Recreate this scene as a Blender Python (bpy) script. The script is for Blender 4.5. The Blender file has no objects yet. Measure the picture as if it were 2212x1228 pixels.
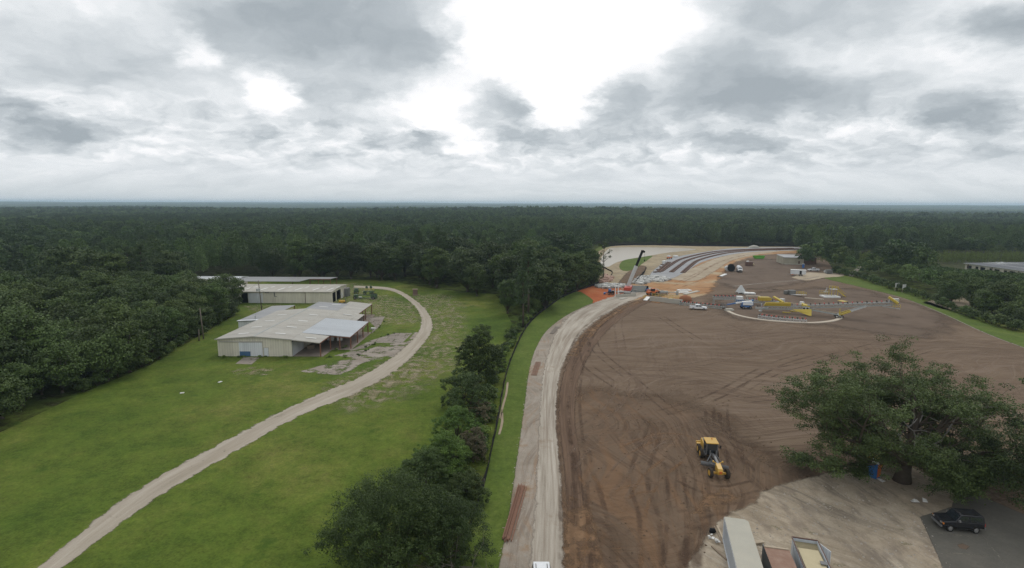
import bpy, bmesh, math, random
import numpy as np
from mathutils import Vector, Matrix
from mathutils.geometry import tessellate_polygon
S = bpy.context.scene
COL = S.collection
rad = math.radians
# ------------------------------------------------------------------ camera
FPX, CAMH, CX, CY = 1150.0, 37.0, 1106.0, 614.0
PITCH = math.atan((614 - 440) / FPX)
ROLL = rad(0.2)
cam_d = bpy.data.cameras.new('camera')
cam_d.sensor_width = 36.0
cam_d.lens = 36.0 * FPX / 2212.0
cam_d.clip_start = 0.5
cam_d.clip_end = 60000.0
cam = bpy.data.objects.new('camera', cam_d)
COL.objects.link(cam)
cam.matrix_world = (Matrix.Translation((0, 0, CAMH)) @ Matrix.Rotation(math.pi / 2 - PITCH, 4, 'X')
                    @ Matrix.Rotation(ROLL, 4, 'Z'))
S.camera = cam


def ray(px, py):
    x, y = px - CX, CY - py
    c, s = math.cos(ROLL), math.sin(ROLL)
    x, y = c * x - s * y, s * x + c * y
    return Vector((x, FPX * math.cos(PITCH) + y * math.sin(PITCH), -FPX * math.sin(PITCH) + y * math.cos(PITCH)))


def G(px, py, z=0.0):
    """ground (or height z) point in metres that the surveyed photo position stands on"""
    d = ray(px, py)
    t = (z - CAMH) / d.z
    return Vector((d.x * t, d.y * t, z))


# ------------------------------------------------------------------ node helpers
def N(nt, typ, ins=None, **props):
    n = nt.nodes.new(typ)
    for k, v in props.items():
        setattr(n, k, v)
    for k, v in (ins or {}).items():
        s = n.inputs[k]
        if isinstance(v, bpy.types.NodeSocket):
            nt.links.new(v, s)
        else:
            s.default_value = v
    return n


def MATH(nt, op, a, b=None, c=None, clamp=False):
    ins = {0: a}
    if b is not None: ins[1] = b
    if c is not None: ins[2] = c
    return N(nt, 'ShaderNodeMath', ins, operation=op, use_clamp=clamp).outputs[0]


def VM(nt, op, a, b=None, c=None):
    ins = {0: a}
    if b is not None: ins[1] = b
    if c is not None: ins[2] = c
    n = N(nt, 'ShaderNodeVectorMath', ins, operation=op)
    return n.outputs['Value'] if op in ('LENGTH', 'DOT_PRODUCT', 'DISTANCE') else n.outputs[0]


def MR(nt, v, a, b, c=0.0, d=1.0, smooth=True):
    return N(nt, 'ShaderNodeMapRange', {0: v, 1: a, 2: b, 3: c, 4: d},
             interpolation_type='SMOOTHSTEP' if smooth else 'LINEAR').outputs[0]


def NOISE(nt, vec, scale, detail=4.0, rough=0.55, dist=0.0):
    return N(nt, 'ShaderNodeTexNoise', {'Vector': vec, 'Scale': scale, 'Detail': detail, 'Roughness': rough,
                                        'Distortion': dist}).outputs[0]


def RAMP(nt, fac, stops, interp='LINEAR'):
    n = N(nt, 'ShaderNodeValToRGB', {0: fac})
    cr = n.color_ramp
    cr.interpolation = interp
    while len(cr.elements) < len(stops):
        cr.elements.new(0.5)
    for e, (p, c) in zip(cr.elements, stops):
        e.position = p
        e.color = (c[0], c[1], c[2], 1.0)
    return n.outputs[0]


def MIX(nt, f, a, b, mode='MIX'):
    n = N(nt, 'ShaderNodeMix', None, data_type='RGBA', blend_type=mode)
    for i, v in ((0, f), (6, a), (7, b)):
        if isinstance(v, bpy.types.NodeSocket):
            nt.links.new(v, n.inputs[i])
        else:
            n.inputs[i].default_value = v if i == 0 else (tuple(v) + (1.0,))[:4]
    return n.outputs[2]


# ------------------------------------------------------------------ world: daylight sky behind a broken cloud deck
SUN_EL, SUN_AZ = rad(52), rad(20)
W = bpy.data.worlds.new('World')
S.world = W
W.use_nodes = True
nt = W.node_tree
nt.nodes.clear()
sky = N(nt, 'ShaderNodeTexSky', None, sky_type='NISHITA', sun_disc=False, sun_elevation=SUN_EL,
        sun_rotation=SUN_AZ, dust_density=2.0)
D0 = N(nt, 'ShaderNodeTexCoord').outputs['Generated']
sep = N(nt, 'ShaderNodeSeparateXYZ', {0: D0})
zz = MATH(nt, 'MAXIMUM', sep.outputs[2], 0.0)
KZ = 0.34
den = MATH(nt, 'ADD', zz, KZ)
UV = N(nt, 'ShaderNodeCombineXYZ', {0: MATH(nt, 'DIVIDE', sep.outputs[0], den),
                                    1: MATH(nt, 'DIVIDE', sep.outputs[1], den)}).outputs[0]
# domain warp gives the billowing edges
wn = N(nt, 'ShaderNodeTexNoise', {'Vector': UV, 'Scale': 3.4, 'Detail': 5.0, 'Roughness': 0.6}).outputs[1]
UVW = VM(nt, 'MULTIPLY_ADD', VM(nt, 'SUBTRACT', wn, (0.5, 0.5, 0.5)), (0.30, 0.30, 0.0), UV)
wn2 = N(nt, 'ShaderNodeTexNoise', {'Vector': UV, 'Scale': 12.0, 'Detail': 5.0, 'Roughness': 0.6}).outputs[1]
UVW = VM(nt, 'MULTIPLY_ADD', VM(nt, 'SUBTRACT', wn2, (0.5, 0.5, 0.5)), (0.085, 0.085, 0.0), UVW)
fb = NOISE(nt, UVW, 2.2, 9.0, 0.55)
fb2 = NOISE(nt, VM(nt, 'ADD', UVW, (7.3, 2.1, 0.0)), 6.0, 7.0, 0.58)
acc = MATH(nt, 'MULTIPLY_ADD', MATH(nt, 'SUBTRACT', fb, 0.5), 0.80, 0.50)
acc = MATH(nt, 'MULTIPLY_ADD', MATH(nt, 'SUBTRACT', fb2, 0.5), 0.42, acc)
# rows of small cumulus low in the sky
puff = NOISE(nt, VM(nt, 'ADD', UVW, (2.9, 11.7, 0.0)), 11.0, 4.0, 0.5)
band = MATH(nt, 'MULTIPLY', MR(nt, sep.outputs[2], 0.03, 0.07), MR(nt, sep.outputs[2], 0.20, 0.12))
acc = MATH(nt, 'MULTIPLY_ADD', MATH(nt, 'MULTIPLY', MATH(nt, 'SUBTRACT', puff, 0.5), band), 0.75, acc)


def sky_uv(px, py):
    d = ray(px, py).normalized()
    return d.x / (max(d.z, 0) + KZ), d.y / (max(d.z, 0) + KZ)


BANKS = [  # cloud banks (+) and clear gaps (-): bearing/elevation surveyed from the photo, spread, weight
    (1210, 30, 240, 150, -0.75), (1130, 120, 170, 90, -0.45), (590, 195, 62, 52, -0.60), (1215, 225, 62, 55, -0.42),
    (415, 105, 55, 45, -0.26), (950, 225, 130, 45, -0.38), (1000, 300, 70, 40, -0.30), (1400, 60, 110, 40, -0.18), (720, 120, 60, 20, -0.06),
    (760, 50, 300, 100, 0.42), (930, 110, 110, 45, 0.14), (480, 20, 200, 60, 0.16),
    (200, 120, 200, 110, 0.22), (20, 230, 110, 110, 0.34), (90, 300, 160, 40, 0.24), (230, 280, 130, 35, 0.12),
    (740, 210, 120, 60, 0.22), (560, 285, 120, 24, 0.14), (700, 345, 130, 20, 0.12),
    (1090, 215, 85, 52, 0.42), (1150, 300, 90, 32, 0.25), (815, 300, 50, 22, 0.30), (915, 300, 55, 22, 0.36),
    (1335, 200, 55, 60, 0.34), (1330, 290, 130, 40, 0.22),
    (1560, 190, 180, 85, 0.34), (1720, 200, 160, 80, 0.22), (1600, 310, 140, 30, 0.30), (1900, 200, 130, 75, 0.34),
    (2110, 245, 170, 52, 0.50), (2190, 60, 120, 80, 0.55), (1800, 40, 300, 70, 0.16), (2090, 110, 70, 40, -0.10),
    (1900, 310, 120, 25, 0.12), (2150, 330, 120, 24, 0.12),
]
for (px, py, rx, ry, w) in BANKS:
    u, v = sky_uv(px, py)
    ua, _ = sky_uv(px - rx, py); ub, _ = sky_uv(px + rx, py)
    _, va = sky_uv(px, py - ry); _, vb = sky_uv(px, py + ry)
    su = 2 / max(abs(ub - ua), 1e-3); sv = 2 / max(abs(vb - va), 1e-3)
    q = VM(nt, 'MULTIPLY_ADD', UVW, (su, sv, 0.0), (-u * su, -(va + vb) / 2 * sv, 0.0))
    acc = MATH(nt, 'MULTIPLY_ADD', MR(nt, VM(nt, 'LENGTH', q), 1.45, 0.25), w, acc)
# towards the horizon the deck closes into thin pale streaks
low = MR(nt, sep.outputs[2], 0.085, 0.02)
st = NOISE(nt, VM(nt, 'MULTIPLY', UVW, (0.9, 2.8, 1.0)), 3.0, 7.0, 0.58)
accl = MATH(nt, 'MULTIPLY_ADD', MATH(nt, 'SUBTRACT', st, 0.5), 0.60, 0.50)
acc = N(nt, 'ShaderNodeMix', {0: low, 2: acc, 3: accl}, data_type='FLOAT').outputs[0]
acc = MATH(nt, 'MULTIPLY_ADD', MATH(nt, 'SUBTRACT', acc, 0.47), 1.06, 0.465)
cloud = RAMP(nt, acc, [(0.22, (1.06, 1.06, 1.07)), (0.36, (0.95, 0.96, 0.98)), (0.45, (0.83, 0.86, 0.885)),
                       (0.58, (0.695, 0.735, 0.765)), (0.76, (0.52, 0.567, 0.603)), (1.0, (0.385, 0.432, 0.47))])
hz = MR(nt, sep.outputs[2], 0.055, 0.0)
cloud = MIX(nt, MATH(nt, 'MULTIPLY', hz, 0.75), cloud, (0.66, 0.70, 0.715))
blue = MR(nt, acc, -0.15, -0.5)
BG = 0.1
skyc = VM(nt, 'MULTIPLY', cloud, (1 / BG, 1 / BG, 1 / BG))
skymix = MIX(nt, MATH(nt, 'MULTIPLY', blue, 0.03), skyc, sky.outputs[0])
below = MR(nt, sep.outputs[2], -0.02, -0.001, 1.0, 0.0)
skymix = MIX(nt, below, skymix, (0.6, 0.7, 0.6))
bg = N(nt, 'ShaderNodeBackground', {0: skymix, 1: BG})
wo = N(nt, 'ShaderNodeOutputWorld', {0: bg.outputs[0]})
# ------------------------------------------------------------------ sun through the cloud, exposure
sd = bpy.data.lights.new('sun', 'SUN')
sd.energy = 0.9
sd.angle = rad(14)
sd.color = (1.0, 0.96, 0.90)
so = bpy.data.objects.new('sun', sd)
COL.objects.link(so)
sv_ = Vector((math.sin(SUN_AZ) * math.cos(SUN_EL), math.cos(SUN_AZ) * math.cos(SUN_EL), math.sin(SUN_EL)))
so.rotation_euler = (-sv_).to_track_quat('-Z', 'Y').to_euler()
so.location = sv_ * 200
S.view_settings.view_transform = 'Standard'
S.view_settings.look = 'None'
S.view_settings.exposure = 0.0
S.view_settings.gamma = 1.0
S.cycles.use_denoising = True
S.cycles.denoiser = 'OPENIMAGEDENOISE'
S.cycles.denoising_prefilter = 'NONE'
S.cycles.max_bounces = 6
S.cycles.diffuse_bounces = 3
S.cycles.glossy_bounces = 3
S.cycles.transmission_bounces = 3
S.cycles.transparent_max_bounces = 16
S.cycles.volume_bounces = 1

# ------------------------------------------------------------------ materials
MATS = {}


def newmat(name):
    m = bpy.data.materials.new(name)
    m.use_nodes = True
    m.node_tree.nodes.clear()
    MATS[name] = m
    return m, m.node_tree


def finish(nt, col, rough=0.7, metal=0.0, bump=None, bstr=0.3, bdist=0.05, spec=0.4, alpha=None):
    b = N(nt, 'ShaderNodeBsdfPrincipled', {'Roughness': rough, 'Metallic': metal, 'Specular IOR Level': spec})
    if isinstance(col, bpy.types.NodeSocket):
        nt.links.new(col, b.inputs['Base Color'])
    else:
        b.inputs['Base Color'].default_value = (*col, 1)
    if bump is not None:
        bn = N(nt, 'ShaderNodeBump', {'Height': bump, 'Strength': bstr, 'Distance': bdist})
        nt.links.new(bn.outputs[0], b.inputs['Normal'])
    sh = b.outputs[0]
    if alpha is not None:
        tr = N(nt, 'ShaderNodeBsdfTransparent')
        sh = N(nt, 'ShaderNodeMixShader', {0: alpha, 1: tr.outputs[0], 2: sh}).outputs[0]
    N(nt, 'ShaderNodeOutputMaterial', {0: sh})


def paint(name, c, rough=0.45, metal=0.0, dirt=0.25, dcol=(0.16, 0.11, 0.075), scale=1.6, ribs=None, spec=0.5):
    """painted or bare surface with worn, dusty patches; ribs = (direction, pitch) for corrugated sheet"""
    m, nt = newmat(name)
    oc = N(nt, 'ShaderNodeTexCoord').outputs['Object']
    n1 = NOISE(nt, oc, scale, 6, 0.62)
    n2 = NOISE(nt, VM(nt, 'MULTIPLY', oc, (1, 1, 0.18)), scale * 2.3, 4, 0.6)
    f = MATH(nt, 'MULTIPLY', MR(nt, MATH(nt, 'ADD', n1, MATH(nt, 'MULTIPLY', n2, 0.6)), 0.62, 1.15), dirt)
    c2 = MIX(nt, f, c, dcol)
    vv = MR(nt, n1, 0.25, 0.75, 0.90, 1.10, False)
    c3 = VM(nt, 'MULTIPLY', c2, N(nt, 'ShaderNodeCombineXYZ', {0: vv, 1: vv, 2: vv}).outputs[0])
    bump = None
    if ribs:
        dv, pitch = ribs
        ph = VM(nt, 'DOT_PRODUCT', oc, dv)
        bump = MATH(nt, 'SINE', MATH(nt, 'MULTIPLY', ph, 2 * math.pi / pitch))
    if ribs:
        # each rolled sheet weathered differently; rib troughs also coloured darker than crests
        cell = MATH(nt, 'FLOOR', MATH(nt, 'DIVIDE', VM(nt, 'DOT_PRODUCT', oc, ribs[0]), ribs[1] * 3.0))
        wn_ = N(nt, 'ShaderNodeTexWhiteNoise', {'W': cell}, noise_dimensions='1D').outputs[0]
        k = MATH(nt, 'MULTIPLY_ADD', MATH(nt, 'SUBTRACT', wn_, 0.5), 0.13, 1.0)
        rb = MATH(nt, 'MULTIPLY_ADD', bump, 0.06, k)
        c3 = VM(nt, 'MULTIPLY', c3, N(nt, 'ShaderNodeCombineXYZ', {0: rb, 1: rb, 2: rb}).outputs[0])
    finish(nt, c3, rough, metal, bump, 0.35, 0.03, spec)
    return m


def plain(name, c, rough=0.5, metal=0.0, spec=0.5):
    m, nt = newmat(name)
    oc = N(nt, 'ShaderNodeTexCoord').outputs['Object']
    n1 = NOISE(nt, oc, 3.0, 5, 0.6)
    k = MR(nt, n1, 0.2, 0.8, 0.85, 1.15, False)
    c3 = VM(nt, 'MULTIPLY', c, N(nt, 'ShaderNodeCombineXYZ', {0: k, 1: k, 2: k}).outputs[0])
    finish(nt, c3, rough, metal, None, spec=spec)
    return m


def ground(name, stops, s1=0.12, s2=1.2, stretch=(1, 1, 1), edge_amp=0.9, edge_scale=0.5, bump=0.4, spots=None, streak=None,
           uvmode=False, soft=0.25, cover=None, fine=0.30, streak2=None, joints=None, amax=1.0, scores=None, brough=0.65, con=0.20, mott=0.0):
    """earth, gravel, grass: three scales of noise through a colour ramp; ragged border from the 'edge' attribute"""
    m, nt = newmat(name)
    P = N(nt, 'ShaderNodeNewGeometry').outputs['Position']
    Q = VM(nt, 'MULTIPLY', P, stretch)
    if uvmode:
        Q = VM(nt, 'MULTIPLY', N(nt, 'ShaderNodeUVMap').outputs[0], stretch)
    a = NOISE(nt, Q, s1, 5, 0.6, 0.3)
    b = NOISE(nt, Q, s2, 6, brough)
    c = NOISE(nt, P, 5.5, 3, 0.7)
    f = MATH(nt, 'ADD', MATH(nt, 'MULTIPLY', a, 0.55), MATH(nt, 'MULTIPLY', b, 0.45 - fine * 0.3))
    f = MATH(nt, 'ADD', f, MATH(nt, 'MULTIPLY', c, fine * 0.3))
    f = MR(nt, f, 0.5 - con, 0.5 + con, 0, 1, False)
    col = RAMP(nt, f, stops)
    if streak:
        sc, strength, scol = streak
        U = N(nt, 'ShaderNodeUVMap').outputs[0] if uvmode else P
        t = NOISE(nt, VM(nt, 'MULTIPLY', U, sc), 1.0, 5, 0.6, 0.25)
        col = MIX(nt, MATH(nt, 'MULTIPLY', MR(nt, t, 0.46, 0.66), strength), col, scol)
    if streak2:
        sc, strength, scol = streak2
        t = NOISE(nt, VM(nt, 'MULTIPLY', P, sc), 1.0, 4, 0.6, 0.4)
        col = MIX(nt, MATH(nt, 'MULTIPLY', MR(nt, t, 0.44, 0.68), strength), col, scol)
    if mott:
        n1 = NOISE(nt, P, 1.1, 3, 0.7); n2 = NOISE(nt, VM(nt, 'ADD', P, (9, 4, 2)), 3.6, 2, 0.6); n3 = NOISE(nt, VM(nt, 'ADD', P, (3, 8, 1)), 0.22, 3, 0.6)
        s_ = MATH(nt, 'ADD', MATH(nt, 'ADD', n1, n2), MATH(nt, 'MULTIPLY', n3, 0.8))
        k_ = MR(nt, s_, 0.95, 1.85, 1 - mott, 1 + mott, False)
        col = VM(nt, 'MULTIPLY', col, N(nt, 'ShaderNodeCombineXYZ', {0: k_, 1: k_, 2: k_}).outputs[0])
    hgt = None
    if scores:      # drag and blade lines left by machines, each direction in its own patches
        wv = VM(nt, 'MULTIPLY_ADD', VM(nt, 'SUBTRACT', N(nt, 'ShaderNodeTexNoise', {'Vector': P, 'Scale': 0.022, 'Detail': 2.0}).outputs[1], (0.5, 0.5, 0.5)), (34, 34, 0), P)
        for i, (ang, along, across, mscale, strength, scol) in enumerate(scores):
            ca, sa = math.cos(rad(ang)), math.sin(rad(ang))
            q = N(nt, 'ShaderNodeCombineXYZ', {0: VM(nt, 'DOT_PRODUCT', wv, (ca * along, sa * along, 0)), 1: VM(nt, 'DOT_PRODUCT', wv, (-sa * across, ca * across, 0)), 2: 3.7 * i}).outputs[0]
            t = NOISE(nt, q, 1.0, 4, 0.65)
            mk = MR(nt, NOISE(nt, VM(nt, 'ADD', P, (31.0 * i, 17.0 * i, 0)), mscale, 2, 0.5), 0.40, 0.62)
            fac = MATH(nt, 'MULTIPLY', MATH(nt, 'MULTIPLY', MR(nt, t, 0.48, 0.64), mk), strength)
            col = MIX(nt, fac, col, scol)
            hgt = fac if hgt is None else MATH(nt, 'ADD', hgt, fac)
    if joints:
        br = N(nt, 'ShaderNodeTexBrick', {'Vector': P, 'Scale': 1.0, 'Mortar Size': 0.07, 'Brick Width': joints[0], 'Row Height': joints[1], 'Color1': (1, 1, 1, 1), 'Color2': (0.86, 0.85, 0.84, 1), 'Mortar': (0.42, 0.44, 0.33, 1)})
        col = MIX(nt, 1.0, col, br.outputs[0], 'MULTIPLY')
    if spots:
        ss, lo, hi, scol = spots
        t = NOISE(nt, P, ss, 6, 0.7)
        col = MIX(nt, MR(nt, t, lo, hi), col, scol)
    al = None
    if edge_amp is not None:
        e = N(nt, 'ShaderNodeAttribute', None, attribute_name='edge').outputs['Fac']
        en = NOISE(nt, P, edge_scale, 6, 0.65)
        al = MATH(nt, 'MULTIPLY_ADD', MATH(nt, 'SUBTRACT', en, 0.5), edge_amp * 2, e)
        al = MR(nt, al, 0.5 - soft, 0.5 + soft)
        if cover:
            cs, lo, hi = cover
            cn = NOISE(nt, P, cs, 6, 0.68)
            al = MATH(nt, 'MULTIPLY', al, MR(nt, cn, lo, hi))
    if al is not None and amax < 1: al = MATH(nt, 'MULTIPLY', al, amax)
    bh = MATH(nt, 'ADD', b, MATH(nt, 'MULTIPLY', c, 0.5))
    if hgt is not None: bh = MATH(nt, 'SUBTRACT', bh, hgt)
    finish(nt, col, 0.95, 0, bh, bump, 0.12, 0.15, al)
    return m


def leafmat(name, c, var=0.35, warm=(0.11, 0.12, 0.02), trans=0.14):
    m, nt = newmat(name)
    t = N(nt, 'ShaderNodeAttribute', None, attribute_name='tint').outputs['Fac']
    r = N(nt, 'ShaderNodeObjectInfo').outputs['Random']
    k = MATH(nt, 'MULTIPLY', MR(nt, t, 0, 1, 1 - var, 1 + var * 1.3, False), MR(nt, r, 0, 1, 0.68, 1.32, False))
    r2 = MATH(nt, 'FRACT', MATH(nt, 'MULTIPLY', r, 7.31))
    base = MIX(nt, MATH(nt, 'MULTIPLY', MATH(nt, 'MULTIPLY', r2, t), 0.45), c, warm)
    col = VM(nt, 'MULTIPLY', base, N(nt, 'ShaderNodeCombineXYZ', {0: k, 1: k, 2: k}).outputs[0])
    d = N(nt, 'ShaderNodeBsdfPrincipled', {'Base Color': col, 'Roughness': 0.55, 'Specular IOR Level': 0.25})
    tl = N(nt, 'ShaderNodeBsdfTranslucent', {'Color': col})
    mx = N(nt, 'ShaderNodeMixShader', {0: trans, 1: d.outputs[0], 2: tl.outputs[0]})
    N(nt, 'ShaderNodeOutputMaterial', {0: mx.outputs[0]})
    return m


# ------------------------------------------------------------------ mesh helpers
class MB:
    def __init__(self):
        self.v, self.f = [], []

    def add(self, vs, fs):
        k = len(self.v)
        self.v += [tuple(p) for p in vs]
        self.f += [tuple(i + k for i in q) for q in fs]
        return self

    def box(self, x0, x1, y0, y1, z0, z1):
        return self.add([(x0, y0, z0), (x1, y0, z0), (x1, y1, z0), (x0, y1, z0), (x0, y0, z1), (x1, y0, z1), (x1, y1, z1), (x0, y1, z1)],
                        [(0, 3, 2, 1), (4, 5, 6, 7), (0, 1, 5, 4), (1, 2, 6, 5), (2, 3, 7, 6), (3, 0, 4, 7)])

    def beam(self, p, q, w, h=None):
        h = h or w
        p, q = Vector(p), Vector(q)
        d = (q - p).normalized()
        up = Vector((0, 0, 1)) if abs(d.z) < 0.95 else Vector((1, 0, 0))
        s = d.cross(up).normalized(); u = s.cross(d).normalized()
        vs = []
        for c in (p, q):
            for a, b in ((-1, -1), (1, -1), (1, 1), (-1, 1)):
                vs.append(c + s * a * w / 2 + u * b * h / 2)
        return self.add(vs, [(0, 3, 2, 1), (4, 5, 6, 7), (0, 1, 5, 4), (1, 2, 6, 5), (2, 3, 7, 6), (3, 0, 4, 7)])

    def tube(self, pts, rs, n=7, cap=True):
        pts = [Vector(p) for p in pts]
        if not isinstance(rs, (list, tuple)):
            rs = [rs] * len(pts)
        k = len(self.v)
        for i, p in enumerate(pts):
            d = (pts[min(i + 1, len(pts) - 1)] - pts[max(i - 1, 0)])
            d = d.normalized() if d.length > 1e-9 else Vector((0, 0, 1))
            up = Vector((0, 0, 1)) if abs(d.z) < 0.9 else Vector((1, 0, 0))
            s = d.cross(up).normalized(); u = s.cross(d)
            for j in range(n):
                a = 2 * math.pi * j / n
                self.v.append(tuple(p + (s * math.cos(a) + u * math.sin(a)) * rs[i]))
        for i in range(len(pts) - 1):
            for j in range(n):
                a, b = k + i * n + j, k + i * n + (j + 1) % n
                self.f.append((a, b, b + n, a + n))
        if cap:
            self.f.append(tuple(k + j for j in reversed(range(n))))
            self.f.append(tuple(k + (len(pts) - 1) * n + j for j in range(n)))
        return self

    def cyl(self, c, axis, r, w, n=16, r2=None):
        c, a = Vector(c), Vector(axis).normalized()
        return self.tube([c - a * w / 2, c + a * w / 2], [r, r if r2 is None else r2], n)

    def prism(self, prof, y0, y1):
        """profile in x,z pushed along y"""
        n = len(prof)
        vs = [(x, y0, z) for x, z in prof] + [(x, y1, z) for x, z in prof]
        fs = [tuple(range(n)), tuple(reversed(range(n, 2 * n)))] + [(i, i + n, (i + 1) % n + n, (i + 1) % n) for i in range(n)]
        return self.add(vs, fs)

    def hull(self, prof, hw):
        """profile in x,z with half width hw(z)"""
        n = len(prof)
        vs = [(x, -hw(z), z) for x, z in prof] + [(x, hw(z), z) for x, z in prof]
        fs = [tuple(range(n)), tuple(reversed(range(n, 2 * n)))] + [(i, i + n, (i + 1) % n + n, (i + 1) % n) for i in range(n)]
        return self.add(vs, fs)

    def slab(self, pts, t):
        """polygon of 3-D points with thickness t along its normal (downwards)"""
        pts = [Vector(p) for p in pts]
        nrm = (pts[1] - pts[0]).cross(pts[2] - pts[0]).normalized()
        n = len(pts)
        vs = pts + [p - nrm * t for p in pts]
        fs = [tuple(range(n)), tuple(reversed(range(n, 2 * n)))] + [(i, i + n, (i + 1) % n + n, (i + 1) % n) for i in range(n)]
        return self.add(vs, fs)

    def build(self, name, mat, parent=None, smooth=False, bevel=0.0, loc=None):
        me = bpy.data.meshes.new(name)
        me.from_pydata(self.v, [], self.f)
        bm = bmesh.new(); bm.from_mesh(me)
        bmesh.ops.recalc_face_normals(bm, faces=bm.faces)
        bm.to_mesh(me); bm.free()
        if smooth:
            me.polygons.foreach_set('use_smooth', [True] * len(me.polygons))
        o = bpy.data.objects.new(name, me)
        COL.objects.link(o)
        me.materials.append(MATS[mat] if isinstance(mat, str) else mat)
        if parent is not None:
            o.parent = parent
        if loc is not None:
            o.location = loc
        if bevel:
            b = o.modifiers.new('edge', 'BEVEL'); b.width = bevel; b.segments = 2; b.limit_method = 'ANGLE'
        return o


def tag(o, label=None, cat=None, group=None, kind=None):
    if label: o['label'] = label
    if cat: o['category'] = cat
    if group: o['group'] = group
    if kind: o['kind'] = kind
    return o


def thing(name, label, cat, loc=(0, 0, 0), rz=0.0, group=None):
    o = bpy.data.objects.new(name, None)
    o.empty_display_size = 0.5
    COL.objects.link(o)
    o.location = loc
    o.rotation_euler = (0, 0, rz)
    return tag(o, label, cat, group)


def copy_tree(o, parent=None):
    c = o.copy()
    COL.objects.link(c)
    c.parent = parent
    for ch in list(o.children):
        copy_tree(ch, c)
    return c


def link_mesh(name, me, parent=None):
    o = bpy.data.objects.new(name, me)
    COL.objects.link(o)
    if parent is not None:
        o.parent = parent
    return o


def catmull(pts, step):
    pts = [Vector(p) for p in pts]
    P = [pts[0] * 2 - pts[1]] + pts + [pts[-1] * 2 - pts[-2]]
    out = []
    for i in range(1, len(P) - 2):
        a, b, c, d = P[i - 1:i + 3]
        n = max(1, int((c - b).length / step))
        for k in range(n):
            t = k / n
            out.append(0.5 * ((2 * b) + (c - a) * t + (2 * a - 5 * b + 4 * c - d) * t * t + (3 * b - a - 3 * c + d) * t ** 3))
    out.append(pts[-1])
    return out


def set_edge(me, vals):
    at = me.attributes.new('edge', 'FLOAT', 'POINT')
    at.data.foreach_set('value', vals)


def sheet(name, pix, z, mat, border=1.0, kind='structure', world=False, step=3.0, smooth=True):
    """a lying sheet: inner polygon + border ring, 'edge' falls 1 -> 0 over the ring"""
    pts = [Vector((p[0], p[1], 0)) for p in pix] if world else [Vector((*G(*p).xy, 0)) for p in pix]
    if smooth:
        pts = catmull(pts + [pts[0]], step)[:-1]
    ar = sum(pts[i].x * pts[(i + 1) % len(pts)].y - pts[(i + 1) % len(pts)].x * pts[i].y for i in range(len(pts)))
    if ar < 0: pts.reverse()
    n = len(pts)
    outer = []
    for i in range(n):
        d = (pts[(i + 1) % n] - pts[i - 1]); d = d.normalized() if d.length > 1e-6 else Vector((1, 0, 0))
        outer.append(pts[i] + Vector((d.y, -d.x, 0)) * border)
    vs = [(p.x, p.y, z) for p in pts] + [(p.x, p.y, z) for p in outer]
    tri = tessellate_polygon([[Vector((p.x, p.y, 0)) for p in pts]])
    fs = [tuple(t) for t in tri] + [(i, n + i, n + (i + 1) % n, (i + 1) % n) for i in range(n)]
    me = bpy.data.meshes.new(name)
    me.from_pydata(vs, [], fs)
    bm = bmesh.new(); bm.from_mesh(me)
    for f in bm.faces:
        f.normal_update()
        if f.normal.z < 0: f.normal_flip()
    bm.to_mesh(me); bm.free()
    set_edge(me, [1.0] * n + [0.0] * n)
    me.materials.append(MATS[mat])
    o = link_mesh(name, me)
    o['kind'] = kind
    return o


def ribbon(name, left, right, z, mat, kind='structure', world=False, step=2.0, cross=6, feather=0.18):
    """a lying strip between two edge lines; uv = (metres along, 0..1 across)"""
    def rs(L):
        Q = [Vector((p[0], p[1], 0)) for p in L] if world else [Vector((*G(*p).xy, 0)) for p in L]
        return catmull(Q, 0.5)
    def resample(Q, n):
        d = [0.0]
        for i in range(1, len(Q)): d.append(d[-1] + (Q[i] - Q[i - 1]).length)
        out = []; j = 0
        for k in range(n):
            s = d[-1] * k / (n - 1)
            while j < len(d) - 2 and d[j + 1] < s: j += 1
            t = (s - d[j]) / max(d[j + 1] - d[j], 1e-9)
            out.append(Q[j].lerp(Q[j + 1], min(max(t, 0), 1)))
        return out, d[-1]
    A, B = rs(left), rs(right)
    L = sum((A[i + 1] - A[i]).length for i in range(len(A) - 1))
    n = max(4, int(L / step))
    A, la = resample(A, n); B, lb = resample(B, n)
    ws = [0, feather] + [feather + (1 - 2 * feather) * i / cross for i in range(1, cross)] + [1 - feather, 1]
    m = len(ws)
    vs, uv, ed = [], [], []
    for i in range(n):
        for w in ws:
            p = A[i].lerp(B[i], w)
            vs.append((p.x, p.y, z)); uv.append((i * L / (n - 1), w)); ed.append(0.0 if w in (0, 1) else 1.0)
    for j in range(m):
        ed[j] = min(ed[j], 0.5); ed[(n - 1) * m + j] = 0.0
    fs = [(i * m + j, (i + 1) * m + j, (i + 1) * m + j + 1, i * m + j + 1) for i in range(n - 1) for j in range(m - 1)]
    me = bpy.data.meshes.new(name)
    me.from_pydata(vs, [], fs)
    ul = me.uv_layers.new(name='UVMap')
    for lp in me.loops: ul.data[lp.index].uv = uv[lp.vertex_index]
    set_edge(me, ed)
    bm = bmesh.new(); bm.from_mesh(me)
    for f in bm.faces:
        f.normal_update()
        if f.normal.z < 0: f.normal_flip()
    bm.to_mesh(me); bm.free()
    me.materials.append(MATS[mat])
    o = link_mesh(name, me)
    o['kind'] = kind
    return o


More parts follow.
